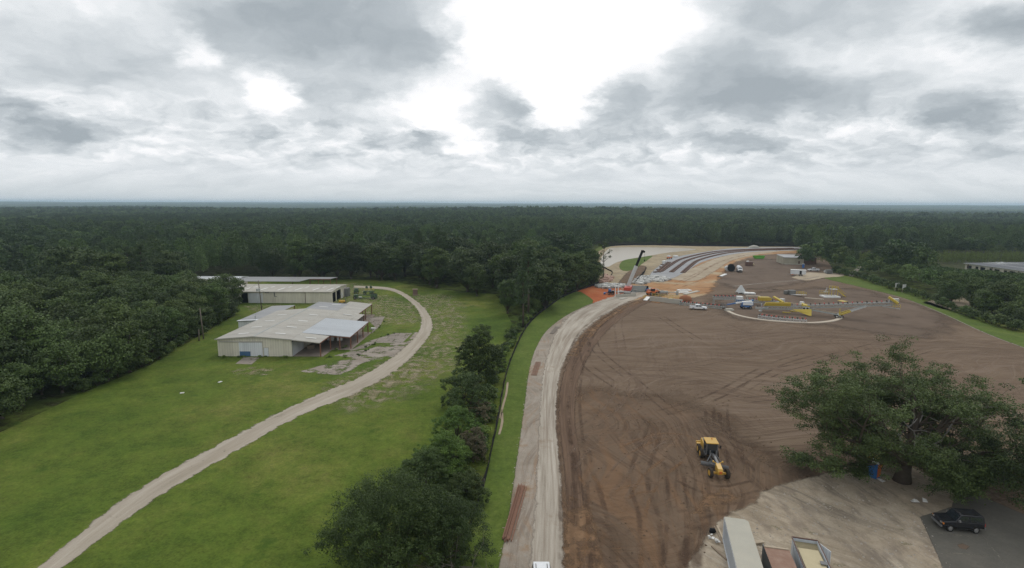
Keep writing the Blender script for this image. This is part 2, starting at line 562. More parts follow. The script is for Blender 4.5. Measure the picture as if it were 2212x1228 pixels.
def strip(name, line, width, z, mat, world=False, step=2.0, wid2=None, kind='structure', feather=0.3):
    """ribbon of a given width in metres around a centre line"""
    Q = [Vector((p[0], p[1], 0)) for p in line] if world else [Vector((*G(*p).xy, 0)) for p in line]
    Q = catmull(Q, step)
    A, B = [], []
    for i, p in enumerate(Q):
        d = (Q[min(i + 1, len(Q) - 1)] - Q[max(i - 1, 0)]).normalized()
        s = Vector((-d.y, d.x, 0))
        w = width if wid2 is None else width + (wid2 - width) * i / (len(Q) - 1)
        A.append(p + s * w / 2); B.append(p - s * w / 2)
    return ribbon(name, A, B, z, mat, kind, True, step, 2, feather)
# ------------------------------------------------------------------ materials of the place
ground('grass', [(0.0, (0.040, 0.074, 0.009)), (0.28, (0.066, 0.104, 0.013)), (0.52, (0.092, 0.128, 0.018)), (0.76, (0.132, 0.148, 0.030)), (1.0, (0.19, 0.172, 0.062))],
       0.035, 0.30, edge_amp=None, bump=1.0, fine=0.45, brough=0.80, con=0.16, mott=0.42, spots=(0.16, 0.56, 0.72, (0.050, 0.090, 0.011)))
ground('forest_floor', [(0.0, (0.030, 0.034, 0.014)), (0.5, (0.042, 0.046, 0.018)), (1.0, (0.065, 0.060, 0.028))], 0.05, 0.5, edge_amp=0.6, edge_scale=0.3)
ground('sod', [(0.0, (0.062, 0.098, 0.016)), (0.5, (0.088, 0.128, 0.022)), (1.0, (0.125, 0.150, 0.036))], 0.12, 1.1, edge_amp=0.5, edge_scale=0.9, bump=0.6, fine=0.6, mott=0.30)
ground('dirt', [(0.0, (0.117, 0.078, 0.050)), (0.4, (0.158, 0.110, 0.073)), (0.7, (0.193, 0.139, 0.095)), (1.0, (0.24, 0.178, 0.125))], 0.028, 0.16, edge_amp=0.9,
       edge_scale=0.35, streak=((0.03, 0.75, 1), 0.45, (0.118, 0.076, 0.050)), streak2=((0.010, 0.22, 1), 0.40, (0.20, 0.145, 0.105)), fine=0.45, bump=0.9, scores=[(4, 0.035, 1.3, 0.03, 0.75, (0.105, 0.068, 0.046)), (38, 0.04, 1.5, 0.025, 0.6, (0.21, 0.155, 0.112)), (-28, 0.04, 1.4, 0.03, 0.6, (0.110, 0.072, 0.050)), (80, 0.04, 1.4, 0.03, 0.55, (0.118, 0.078, 0.054)), (12, 0.02, 0.5, 0.02, 0.6, (0.205, 0.150, 0.110))])
ground('dirt_red', [(0.0, (0.108, 0.072, 0.047)), (0.5, (0.146, 0.101, 0.068)), (1.0, (0.21, 0.148, 0.100))], 0.06, 0.5, edge_amp=1.1, edge_scale=0.07,
       streak=((0.55, 0.07, 1), 0.35, (0.19, 0.118, 0.072)), fine=0.45, bump=1.0, soft=0.45, scores=[(84, 0.05, 1.6, 0.05, 0.75, (0.080, 0.050, 0.032)), (60, 0.05, 1.5, 0.05, 0.65, (0.190, 0.125, 0.080)), (115, 0.05, 1.6, 0.05, 0.65, (0.085, 0.053, 0.035)), (20, 0.06, 1.6, 0.05, 0.6, (0.175, 0.110, 0.070)), (95, 0.03, 0.7, 0.04, 0.6, (0.20, 0.115, 0.062))])
ground('dirt_dark', [(0.0, (0.090, 0.062, 0.044)), (0.5, (0.136, 0.098, 0.071)), (1.0, (0.18, 0.132, 0.098))], 0.05, 0.3, edge_amp=1.0, edge_scale=0.1,
       streak=((0.04, 0.6, 1), 0.3, (0.17, 0.12, 0.09)), soft=0.5)
ground('clay', [(0.0, (0.26, 0.125, 0.055)), (0.45, (0.36, 0.19, 0.085)), (0.75, (0.42, 0.26, 0.14)), (1.0, (0.50, 0.35, 0.21))], 0.05, 0.25, (0.6, 1, 1), edge_amp=1.1, edge_scale=0.14,
       streak=((0.05, 0.35, 1), 0.55, (0.22, 0.12, 0.065)), soft=0.4, spots=(0.05, 0.48, 0.62, (0.40, 0.31, 0.20)))
ground('clay_dull', [(0.0, (0.16, 0.095, 0.053)), (0.5, (0.215, 0.13, 0.073)), (1.0, (0.29, 0.185, 0.11))], 0.3, 1.2, edge_amp=1.2, edge_scale=0.25, soft=0.5, cover=(0.35, 0.36, 0.60), bump=1.0)
ground('clay_red', [(0.0, (0.28, 0.075, 0.026)), (0.5, (0.37, 0.105, 0.038)), (1.0, (0.44, 0.20, 0.09))], 0.12, 0.6, edge_amp=0.7, edge_scale=0.3)
ground('sand', [(0.0, (0.26, 0.20, 0.135)), (0.45, (0.37, 0.30, 0.215)), (0.75, (0.45, 0.375, 0.28)), (1.0, (0.54, 0.46, 0.36))], 0.06, 0.5, edge_amp=0.7, edge_scale=0.4,
       streak=((0.12, 0.5, 1), 0.35, (0.27, 0.21, 0.15)), fine=0.5)
ground('sand_lot', [(0.0, (0.18, 0.145, 0.102)), (0.35, (0.315, 0.255, 0.185)), (0.65, (0.42, 0.35, 0.265)), (1.0, (0.54, 0.465, 0.37))], 0.14, 0.9, edge_amp=0.7, edge_scale=0.5,
       streak=((0.7, 0.22, 1), 0.6, (0.18, 0.145, 0.115)), fine=0.8, spots=(0.45, 0.57, 0.72, (0.15, 0.13, 0.075)), bump=1.0, scores=[(128, 0.07, 0.9, 0.06, 0.6, (0.46, 0.40, 0.32)), (118, 0.06, 0.8, 0.05, 0.65, (0.17, 0.14, 0.11)), (140, 0.05, 1.2, 0.06, 0.5, (0.25, 0.20, 0.14))])
ground('gravel_road', [(0.0, (0.21, 0.175, 0.135)), (0.35, (0.35, 0.305, 0.25)), (0.7, (0.46, 0.41, 0.345)), (1.0, (0.55, 0.50, 0.44))], 0.5, 2.0, (0.10, 9.0, 1), edge_amp=1.0, edge_scale=0.4,
       streak=((0.035, 7.0, 1), 0.75, (0.25, 0.20, 0.155)), uvmode=True, fine=0.5, spots=(0.10, 0.56, 0.70, (0.27, 0.21, 0.155)), bump=0.9)
ground('gravel_shoulder', [(0.0, (0.18, 0.148, 0.118)), (0.4, (0.275, 0.235, 0.19)), (0.7, (0.345, 0.30, 0.25)), (1.0, (0.42, 0.37, 0.31))], 0.12, 0.8, edge_amp=0.7, edge_scale=0.6,
       spots=(0.12, 0.54, 0.68, (0.27, 0.18, 0.11)), fine=0.6, scores=[(82, 0.05, 1.6, 0.08, 0.7, (0.36, 0.31, 0.26)), (74, 0.06, 1.4, 0.07, 0.6, (0.17, 0.125, 0.095)), (95, 0.05, 1.5, 0.09, 0.6, (0.28, 0.185, 0.115))])
ground('track_gravel', [(0.0, (0.23, 0.195, 0.15)), (0.35, (0.335, 0.29, 0.23)), (0.7, (0.42, 0.37, 0.305)), (1.0, (0.51, 0.46, 0.39))], 0.4, 1.8, (0.12, 6.0, 1), edge_amp=1.2, edge_scale=0.5,
       streak=((0.05, 5.0, 1), 0.5, (0.31, 0.26, 0.20)), uvmode=True, fine=0.6)
ground('bare_patch', [(0.0, (0.20, 0.175, 0.085)), (0.5, (0.31, 0.265, 0.165)), (1.0, (0.44, 0.38, 0.28))], 0.2, 1.5, edge_amp=1.3, edge_scale=0.10, soft=0.6, cover=(0.5, 0.42, 0.64), fine=0.6, amax=0.7)
ground('thin_soil', [(0.0, (0.22, 0.18, 0.14)), (0.5, (0.29, 0.25, 0.21)), (1.0, (0.37, 0.33, 0.285))], 0.2, 1.0, edge_amp=0.9, edge_scale=0.35, soft=0.3, cover=(0.35, 0.38, 0.54), fine=0.8)
ground('concrete', [(0.0, (0.20, 0.17, 0.145)), (0.5, (0.27, 0.235, 0.20)), (1.0, (0.34, 0.30, 0.26))], 0.25, 1.5, edge_amp=0.35, edge_scale=0.9, cover=(0.45, 0.34, 0.46), fine=0.5, joints=(4.6, 3.4))
ground('slab_floor', [(0.0, (0.17, 0.135, 0.11)), (0.5, (0.23, 0.19, 0.16)), (1.0, (0.29, 0.24, 0.20))], 0.25, 1.2, edge_amp=0.2, edge_scale=0.6)
ground('ballast', [(0.0, (0.23, 0.23, 0.235)), (0.5, (0.31, 0.31, 0.315)), (1.0, (0.38, 0.375, 0.37))], 0.1, 1.2, edge_amp=0.6, edge_scale=0.4, fine=0.5)
ground('asphalt', [(0.0, (0.088, 0.082, 0.070)), (0.5, (0.118, 0.110, 0.094)), (1.0, (0.165, 0.150, 0.125))], 0.18, 1.5, edge_amp=0.3, edge_scale=0.8,
       spots=(0.35, 0.62, 0.75, (0.16, 0.14, 0.105)), fine=0.6)
ground('straw_bank', [(0.0, (0.20, 0.15, 0.092)), (0.4, (0.31, 0.245, 0.155)), (0.75, (0.40, 0.325, 0.215)), (1.0, (0.50, 0.42, 0.30))], 0.08, 0.5, streak=((0.25, 0.08, 1), 0.5, (0.22, 0.175, 0.12)), edge_amp=0.8, edge_scale=0.2,
       spots=(0.22, 0.52, 0.66, (0.25, 0.22, 0.17)))
ground('tyre_mark', [(0.0, (0.075, 0.047, 0.032)), (0.5, (0.105, 0.066, 0.045)), (1.0, (0.145, 0.092, 0.062))], 0.4, 1.5, (0.4, 6, 1), edge_amp=0.9, edge_scale=0.35,
       uvmode=True, soft=0.5, cover=(0.14, 0.38, 0.64), amax=0.5)
ground('tyre_mark_pale', [(0.0, (0.17, 0.115, 0.08)), (0.5, (0.215, 0.15, 0.108)), (1.0, (0.27, 0.19, 0.14))], 0.4, 1.5, (0.4, 6, 1), edge_amp=0.9, edge_scale=0.35,
       uvmode=True, soft=0.5, cover=(0.12, 0.40, 0.62), amax=0.55)
ground('clay_mark', [(0.0, (0.20, 0.105, 0.055)), (0.5, (0.26, 0.145, 0.075)), (1.0, (0.33, 0.20, 0.115))], 0.4, 1.5, (0.4, 6, 1), edge_amp=0.9, edge_scale=0.35,
       uvmode=True, soft=0.5, cover=(0.13, 0.40, 0.62), amax=0.40)
ground('rut_band', [(0.0, (0.080, 0.050, 0.034)), (0.45, (0.118, 0.076, 0.052)), (0.8, (0.17, 0.112, 0.076)), (1.0, (0.27, 0.175, 0.11))], 0.9, 2.2, (0.06, 9, 1), edge_amp=0.8, edge_scale=0.35,
       uvmode=True, soft=0.4, streak=((0.05, 14, 1), 0.6, (0.21, 0.135, 0.085)), bump=1.0)
ground('line_paint', [(0.0, (0.2, 0.18, 0.14)), (1.0, (0.34, 0.31, 0.25))], 0.5, 2, edge_amp=0.6, edge_scale=1.5, cover=(1.2, 0.40, 0.58), amax=0.7)
# pond: murky, faintly rippled
m, nt = newmat('pond_water')
P = N(nt, 'ShaderNodeNewGeometry').outputs['Position']
rp = NOISE(nt, VM(nt, 'MULTIPLY', P, (0.5, 1.2, 1)), 0.8, 4, 0.6)
finish(nt, (0.40, 0.35, 0.28), 0.30, 0, rp, 0.35, 0.3, 0.45)
# stones
m, nt = newmat('riprap')
P = N(nt, 'ShaderNodeNewGeometry').outputs['Position']
c = RAMP(nt, N(nt, 'ShaderNodeNewGeometry').outputs['Random Per Island'], [(0.0, (0.22, 0.215, 0.20)), (0.5, (0.40, 0.395, 0.375)), (1.0, (0.60, 0.585, 0.55))])
finish(nt, c, 0.9)
leafmat('leaf_oak', (0.060, 0.095, 0.026), warm=(0.115, 0.135, 0.030))
leafmat('leaf_live_oak', (0.084, 0.125, 0.035), warm=(0.10, 0.118, 0.034), var=0.45)
leafmat('leaf_broad', (0.049, 0.082, 0.020), warm=(0.105, 0.125, 0.026))
leafmat('leaf_dark', (0.037, 0.062, 0.018), warm=(0.080, 0.096, 0.022), var=0.5)
leafmat('leaf_far_mid', (0.070, 0.116, 0.036), warm=(0.09, 0.115, 0.03))
leafmat('leaf_far_dark', (0.044, 0.076, 0.027), warm=(0.055, 0.08, 0.024))
leafmat('leaf_far_light', (0.108, 0.158, 0.050), warm=(0.12, 0.14, 0.04))
leafmat('leaf_pine', (0.046, 0.080, 0.026), warm=(0.088, 0.118, 0.034))
leafmat('leaf_vine', (0.058, 0.105, 0.020), warm=(0.10, 0.15, 0.025))
leafmat('leaf_reed', (0.095, 0.125, 0.030), warm=(0.14, 0.15, 0.05))
leafmat('leaf_weed', (0.105, 0.155, 0.030), warm=(0.11, 0.135, 0.028), var=0.45)
leafmat('twig_dry', (0.105, 0.092, 0.050), warm=(0.14, 0.12, 0.07), trans=0.05)
plain('clod', (0.125, 0.085, 0.058), 0.95, spec=0.1)
plain('pebble', (0.36, 0.32, 0.27), 0.9, spec=0.1)
plain('bark', (0.085, 0.068, 0.052), 0.9, spec=0.1)
plain('bark_pale', (0.20, 0.175, 0.15), 0.9, spec=0.1)
plain('deadwood', (0.27, 0.25, 0.225), 0.9, spec=0.1)
paint('wall_cream', (0.66, 0.62, 0.52), 0.5, dirt=0.3, ribs=((1, 1, 0), 0.62), scale=0.5)
paint('roof_tan', (0.38, 0.36, 0.315), 0.5, dirt=0.65, dcol=(0.24, 0.205, 0.165), scale=0.30, ribs=((0, 1, 0), 0.7))
paint('roof_tan_b', (0.40, 0.375, 0.32), 0.5, dirt=0.6, dcol=(0.25, 0.21, 0.165), scale=0.30, ribs=((1, 0, 0), 0.7))
paint('wall_tan', (0.42, 0.39, 0.30), 0.5, dirt=0.4, ribs=((1, 1, 0), 0.62), scale=0.5)
paint('roof_grey', (0.275, 0.275, 0.28), 0.45, dirt=0.3, dcol=(0.2, 0.17, 0.14), scale=0.25, ribs=((0, 1, 0), 0.7))
paint('roof_zinc', (0.43, 0.45, 0.47), 0.35, 0.2, dirt=0.3, dcol=(0.3, 0.3, 0.3), scale=0.3, ribs=((0, 1, 0), 0.9))
paint('trim', (0.42, 0.40, 0.36), 0.5)
paint('white_sheet', (0.66, 0.68, 0.70), 0.4, dirt=0.2, ribs=((1, 1, 0), 0.5), scale=0.4)
plain('skylight', (0.62, 0.61, 0.57), 0.3)
plain('interior_shade', (0.012, 0.012, 0.013), 0.9, spec=0.0)  # near-black: the shade inside openings is put into the colour
paint('blue_panel', (0.05, 0.13, 0.25), 0.5)
paint('rust_steel', (0.20, 0.085, 0.05), 0.8, dirt=0.6, dcol=(0.10, 0.045, 0.03))
paint('rust_rail', (0.25, 0.12, 0.07), 0.7, dirt=0.6, dcol=(0.11, 0.055, 0.038), scale=2)
paint('white_paint', (0.74, 0.75, 0.76), 0.28, dirt=0.12, scale=1.2)
paint('black_paint', (0.016, 0.017, 0.021), 0.25, dirt=0.25, dcol=(0.06, 0.05, 0.04), scale=1.2)
plain('glass', (0.02, 0.025, 0.03), 0.08, spec=0.8)
plain('rubber', (0.022, 0.021, 0.020), 0.85, spec=0.2)
plain('rubber_dusty', (0.055, 0.045, 0.037), 0.95, spec=0.1)
plain('chrome', (0.55, 0.55, 0.56), 0.25, 0.8)
plain('headlamp', (0.75, 0.75, 0.72), 0.15)
plain('lamp_red', (0.45, 0.02, 0.015), 0.3)
plain('lamp_amber', (0.60, 0.19, 0.02), 0.3)
paint('yellow_paint', (0.58, 0.34, 0.045), 0.4, dirt=0.3, scale=1.4)
paint('yellow_bright', (0.52, 0.385, 0.045), 0.45, dirt=0.2, scale=1.4)
paint('machine_grey', (0.15, 0.155, 0.16), 0.5, dirt=0.35)
paint('steel_grey', (0.34, 0.37, 0.36), 0.45, 0.1, dirt=0.2)
paint('steel_pale', (0.52, 0.53, 0.52), 0.45, 0.1, dirt=0.2)
paint('orange_paint', (0.62, 0.15, 0.03), 0.4, dirt=0.15)
paint('red_paint', (0.48, 0.05, 0.025), 0.35, dirt=0.2)
paint('blue_paint', (0.04, 0.14, 0.36), 0.4, dirt=0.2)
paint('blue_plastic', (0.03, 0.15, 0.42), 0.4, dirt=0.1)
paint('green_paint', (0.05, 0.10, 0.055), 0.5, dirt=0.35)
paint('lime_paint', (0.12, 0.42, 0.04), 0.5, dirt=0.25)
paint('brown_paint', (0.11, 0.055, 0.04), 0.6, dirt=0.4)
paint('container_roof', (0.37, 0.35, 0.285), 0.5, dirt=0.35, dcol=(0.33, 0.29, 0.22), scale=0.5)
paint('container_side', (0.50, 0.54, 0.58), 0.4, dirt=0.35, dcol=(0.25, 0.2, 0.17), scale=0.7)
paint('container_rust', (0.25, 0.145, 0.10), 0.8, dirt=0.6, dcol=(0.33, 0.24, 0.19), scale=0.9)
paint('container_grey', (0.14, 0.15, 0.145), 0.6, dirt=0.4)
paint('tarp_tan', (0.50, 0.43, 0.275), 0.9, dirt=0.3, dcol=(0.36, 0.29, 0.18), scale=0.9)
paint('wood', (0.26, 0.20, 0.145), 0.9, dirt=0.4)
paint('wood_pale', (0.46, 0.38, 0.28), 0.9, dirt=0.3)
paint('pole_wood', (0.16, 0.135, 0.11), 0.9, dirt=0.4)
paint('precast', (0.46, 0.44, 0.38), 0.85, dirt=0.3)
paint('stone_kerb', (0.52, 0.45, 0.36), 0.9, dirt=0.3)
plain('cloth_black', (0.018, 0.018, 0.020), 0.9, spec=0.1)
plain('wire', (0.03, 0.03, 0.03), 0.6)
plain('board_white', (0.74, 0.74, 0.72), 0.5)
plain('print_grey', (0.20, 0.22, 0.27), 0.6)
paint('tie_wood', (0.10, 0.065, 0.052), 0.95, dirt=0.3)
paint('roof_dark', (0.15, 0.157, 0.17), 0.95, spec=0.05, dirt=0.3, dcol=(0.22, 0.2, 0.18), scale=0.12, ribs=((1, 0, 0), 1.0))
plain('letter_white', (0.55, 0.57, 0.57), 0.6)
plain('rust_brown_box', (0.16, 0.10, 0.08), 0.8)
paint('litter_white', (0.68, 0.67, 0.64), 0.6)


# ------------------------------------------------------------------ terrain
def vnoise(x, y, s, seed):
    """smooth value noise for the far, rolling land"""
    x = x / s + seed * 17.31; y = y / s + seed * 5.77
    xi, yi = np.floor(x), np.floor(y)
    fx, fy = x - xi, y - yi
    fx = fx * fx * (3 - 2 * fx); fy = fy * fy * (3 - 2 * fy)
    h = lambda a, b: np.modf(np.abs(np.sin(a * 127.1 + b * 311.7 + seed) * 43758.5453))[0]
    return (h(xi, yi) * (1 - fx) + h(xi + 1, yi) * fx) * (1 - fy) + (h(xi, yi + 1) * (1 - fx) + h(xi + 1, yi + 1) * fx) * fy


def height(x, y):
    x = np.asarray(x, float); y = np.asarray(y, float)
    r = np.hypot(x, y)
    k = np.clip((r - 620) / 900, 0, 1); k = k * k * (3 - 2 * k)
    far = np.clip((r - 3500) / 6000, 0, 1)
    dip = np.clip((r - 1200) / 2500, 0, 1) * 15
    rise = np.clip((r - 5000) / 6500, 0, 1)
    return k * ((vnoise(x, y, 900, 3) - 0.55) * 20 + (vnoise(x, y, 380, 5) - 0.5) * 8) - k * dip + rise * (27 + (vnoise(x, y, 2600, 7) - 0.5) * 20)


rs_ = [0.0] + list(np.geomspace(30, 16000, 120))
na = 160
vs = [(0, 0, 0)]
for r in rs_[1:]:
    for j in range(na):
        a = 2 * math.pi * j / na
        vs.append((r * math.cos(a), r * math.sin(a), 0.0))
va_ = np.array(vs); va_[:, 2] = height(va_[:, 0], va_[:, 1])
fs = [(0, 1 + j, 1 + (j + 1) % na) for j in range(na)]
for i in range(len(rs_) - 2):
    for j in range(na):
        a, b = 1 + i * na + j, 1 + i * na + (j + 1) % na
        fs.append((a, a + na, b + na, b))
me = bpy.data.meshes.new('ground')
me.from_pydata(va_.tolist(), [], fs)
me.materials.append(MATS['grass']); me.materials.append(MATS['forest_floor'])
me.polygons.foreach_set('material_index', [1 if math.hypot(*(va_[list(f)].mean(axis=0)[:2])) > 640 else 0 for f in fs])
set_edge(me, [1.0] * len(va_))
gnd = link_mesh('ground', me)
gnd['kind'] = 'structure'

# ------------------------------------------------------------------ lie of the site (outlines surveyed on the ground)
SILT = [(968, 1275), (985, 1228), (1015, 1142), (1046, 1050), (1062, 975), (1076, 912), (1083, 870), (1091, 825), (1100, 790), (1115, 752), (1135, 712), (1158, 685),
        (1185, 664), (1212, 645), (1245, 630), (1275, 620), (1296, 611)]
ROADL = [(1128, 1290), (1142, 1180), (1152, 1060), (1157, 980), (1163, 890), (1170, 810), (1182, 757), (1200, 712), (1232, 676), (1286, 651), (1345, 633), (1390, 618)]
ROADR = [(1226, 1290), (1223, 1180), (1219, 1060), (1211, 980), (1204, 890), (1212, 815), (1232, 764), (1262, 722), (1305, 686), (1352, 658), (1392, 642), (1430, 626)]
dirt = [(1180, 1300), (1178, 1150), (1178, 980), (1176, 880), (1190, 805), (1216, 750), (1258, 700), (1318, 660), (1365, 636), (1420, 620), (1500, 600), (1550, 578),
        (1610, 557), (1700, 546), (1765, 552), (1795, 580), (1772, 598), (1850, 619), (1950, 644), (2030, 676), (2110, 712), (2212, 752), (2300, 790), (2420, 860), (2500, 1000), (2500, 1300)]
sheet('dirt_field', dirt, 0.008, 'dirt', 1.2)
sheet('churned_soil', [(1222, 1300), (1212, 1100), (1212, 980), (1250, 900), (1330, 870), (1420, 890), (1500, 940), (1580, 1010), (1640, 1070), (1570, 1110), (1500, 1228), (1480, 1300)], 0.012, 'dirt_red', 14.0)
sheet('pad_soil', [(1570, 660), (1600, 640), (1700, 632), (1820, 625), (1900, 645), (2000, 680), (1960, 720), (1850, 705), (1720, 690), (1610, 684)], 0.012, 'dirt_dark', 9.0)
sheet('yard_soil', [(1560, 605), (1600, 575), (1650, 562), (1720, 566), (1760, 590), (1700, 610), (1610, 622)], 0.0125, 'dirt_dark', 9.0)
sheet('sandy_bank', [(1302, 612), (1285, 585), (1292, 548), (1330, 532), (1400, 529.5), (1500, 532), (1600, 533.5), (1722, 533), (1722, 538), (1600, 541), (1540, 552), (1490, 578), (1455, 600), (1400, 618), (1350, 622)], 0.012, 'straw_bank', 3.0)
sheet('clay_ground', [(1300, 650), (1335, 620), (1400, 610), (1450, 601), (1495, 580), (1530, 563), (1590, 548), (1640, 542), (1722, 538.5), (1722, 546), (1640, 551), (1580, 568), (1545, 600), (1520, 632), (1470, 644), (1420, 652), (1380, 648)], 0.016, 'clay', 4.0)
sheet('clay_bank', [(1450, 603), (1505, 578), (1560, 556), (1620, 545.5), (1680, 543), (1640, 549), (1580, 562), (1540, 585), (1500, 606)], 0.019, 'sand', 2.5)
sheet('red_clay', [(1247, 632), (1275, 619), (1310, 618), (1350, 622), (1352, 636), (1322, 643), (1296, 657), (1280, 654), (1268, 643)], 0.020, 'clay_red', 1.5)
sheet('clay_patch', [(1226, 1310), (1228, 1150), (1238, 1075), (1256, 1090), (1275, 1150), (1310, 1310)], 0.0222, 'clay_dull', 1.0)
sheet('clay_patch', [(1500, 1110), (1530, 1080), (1570, 1060), (1590, 1070), (1550, 1100)], 0.0222, 'clay_dull', 1.0)
strip('clay_edge', [(1238, 770), (1256, 738), (1290, 702), (1335, 671), (1385, 650)], 3.4, 0.0225, 'clay_dull', feather=0.3)
ribbon('rutted_verge', ROADR, [(1300, 1300), (1275, 1180), (1262, 1060), (1255, 980), (1245, 890), (1255, 815), (1280, 764), (1310, 722), (1345, 690), (1385, 664), (1420, 648), (1448, 634)], 0.020, 'rut_band', step=1.2)
sheet('gravel_shoulder', [(1050, 1300), (1072, 1228), (1092, 1130), (1106, 1040), (1116, 960), (1126, 890), (1138, 815), (1152, 765), (1180, 718), (1225, 682), (1260, 664), (1292, 655), (1250, 690), (1215, 730),
                          (1190, 790), (1178, 900), (1168, 1000), (1160, 1130), (1150, 1300)], 0.024, 'gravel_shoulder', 0.8)
ribbon('gravel_road', ROADL, ROADR, 0.028, 'gravel_road', step=1.5)
sod = SILT[:15] + [(1268, 640), (1280, 652), (1262, 662), (1225, 680), (1182, 712), (1156, 752), (1141, 800), (1131, 870), (1121, 940), (1112, 1000), (1100, 1080), (1088, 1150), (1072, 1228), (1060, 1290)]
sheet('grass_strip', sod, 0.032, 'sod', 0.5)
sheet('grass_verge', [(1772, 598), (1800, 597), (1830, 601), (1880, 613), (1940, 630), (2000, 651), (2060, 673), (2130, 700), (2212, 724), (2330, 765), (2330, 800), (2212, 751), (2110, 711), (2030, 675), (1950, 643), (1850, 618)], 0.020, 'sod', 0.8)
strip('drain_edge', [(1880, 628), (1950, 645), (2000, 663), (2050, 684), (2110, 712), (2160, 733), (2212, 752), (2300, 788)], 0.45, 0.030, 'concrete', feather=0.1)
strip('pale_kerb_line', [(1583, 619), (1640, 613), (1700, 608), (1740, 603), (1770, 598)], 1.3, 0.030, 'concrete', feather=0.15)
sheet('sand_spill', [(1715, 600), (1740, 590), (1770, 590), (1815, 592), (1815, 597), (1775, 600), (1740, 606)], 0.024, 'sand', 2.0)
sheet('sandy_lot', [(1440, 1330), (1500, 1228), (1545, 1150), (1590, 1115), (1640, 1092), (1655, 1068), (1700, 1052), (1790, 1030), (1850, 1012), (1960, 1010), (2060, 1050), (2080, 1080), (2010, 1110), (1990, 1120),
                    (2020, 1170), (2060, 1228), (2110, 1310)], 0.028, 'sand_lot', 1.2)
sheet('asphalt_drive', [(2062, 1300), (2030, 1200), (1992, 1119), (2060, 1098), (2072, 1068), (2130, 1078), (2250, 1130), (2300, 1300)], 0.036, 'asphalt', 0.4, smooth=False)
for a, b in (((2008, 1150), (2120, 1163)), ((2040, 1195), (2155, 1202))):
    strip('parking_line', [a, b], 0.12, 0.041, 'line_paint', feather=0.1)
strip('asphalt_seam', [(2122, 1160), (2160, 1205), (2190, 1250)], 0.10, 0.041, 'line_paint', feather=0.1)
# pond and its shore
sheet('pond_water', [(1298, 576), (1300, 558), (1310, 543), (1322, 536.2), (1360, 534.8), (1439, 535.5), (1490, 537.5), (1500, 540), (1440, 546.5), (1399, 553.5), (1362, 559.5), (1332, 567), (1312, 577)], 0.05, 'pond_water', 0.3)
sheet('pond_grass', [(1339, 577), (1342, 569), (1352, 562), (1383, 557), (1408, 553), (1398, 562), (1386, 570), (1375, 578), (1354, 586), (1343, 583)], 0.055, 'sod', 0.8)
sheet('spillway_soil', [(1337, 617), (1352, 596), (1372, 580), (1386, 574), (1394, 580), (1378, 596), (1362, 614)], 0.030, 'dirt_red', 1.5)
sheet('ballast_bed', [(1404, 598), (1413, 586), (1430, 572), (1447, 560), (1480, 552), (1519, 545.6), (1560, 539.5), (1598, 536.6), (1722, 534.6), (1722, 540.6), (1640, 543.5), (1578, 550.5), (1519, 565), (1479, 587), (1451, 601), (1425, 603)], 0.034, 'ballast', 1.2)
# the sandy track and the bare ground round it
TL = [(20, 1275), (75, 1228), (280, 1065), (440, 975), (640, 870), (760, 820), (850, 768), (902, 715), (906, 682), (884, 652), (842, 629), (760, 622)]
TR = [(90, 1275), (140, 1228), (332, 1085), (482, 995), (652, 900), (782, 846), (872, 792), (926, 732), (937, 700), (917, 665), (872, 632), (832, 620), (760, 617)]
ribbon('sandy_track', TL, TR, 0.028, 'track_gravel', step=1.5)
sheet('bare_ground', [(905, 640), (960, 640), (985, 680), (975, 730), (950, 790), (900, 830), (760, 880), (740, 870), (860, 800), (930, 740), (940, 700)], 0.010, 'bare_patch', 5.0)
sheet('bare_ground', [(770, 650), (830, 640), (890, 665), (900, 690), (860, 700), (800, 690), (780, 670)], 0.010, 'bare_patch', 3.0)
sheet('bare_ground', [(500, 800), (540, 795), (580, 800), (575, 808), (520, 810)], 0.010, 'bare_patch', 1.5)
sheet('bare_ground', [(530, 662), (600, 660), (640, 664), (560, 672)], 0.010, 'bare_patch', 2.0)
sheet('bare_ground', [(720, 830), (800, 800), (880, 770), (900, 800), (820, 840), (740, 862)], 0.0105, 'bare_patch', 3.0)
sheet('bare_ground', [(650, 618), (760, 612), (800, 622), (770, 640), (766, 660), (730, 668)], 0.010, 'bare_patch', 3.0)


def ZA(x, y):
    return (420 + x / 4.093, 560 + y / 4.093)


sheet('slab_floor', [(-53.3, 125.5), (-46.0, 125.5), (-45.8, 131.5), (-41, 131.5), (-40.6, 150), (-44, 151), (-46, 175), (-53.3, 175)], 0.014, 'slab_floor', 0.3, world=True, smooth=False)
sheet('concrete_apron', [ZA(370, 925), ZA(440, 868), ZA(570, 872), ZA(500, 932)], 0.012, 'concrete', 0.3, smooth=False)
sheet('concrete_pad', [ZA(1370, 815), ZA(1560, 722), ZA(1780, 655), ZA(1925, 655), ZA(1830, 745), ZA(1600, 740), ZA(1500, 790)], 0.018, 'concrete', 0.3, smooth=False)
sheet('concrete_pad', [ZA(1235, 855), ZA(1400, 815), ZA(1540, 800), ZA(1420, 870)], 0.018, 'concrete', 0.3, smooth=False)
sheet('concrete_pad', [ZA(1560, 660), ZA(1600, 600), ZA(1510, 512), ZA(1680, 510), ZA(1640, 590)], 0.018, 'concrete', 0.3, smooth=False)
sheet('gravel_patch', [ZA(960, 990), ZA(1130, 950), ZA(1400, 880), ZA(1560, 800), ZA(1700, 755), ZA(1880, 740), ZA(1980, 640), ZA(2010, 660), ZA(1900, 790), ZA(1750, 860), ZA(1500, 905), ZA(1290, 1015), ZA(1130, 1010)], 0.014, 'thin_soil', 1.2)
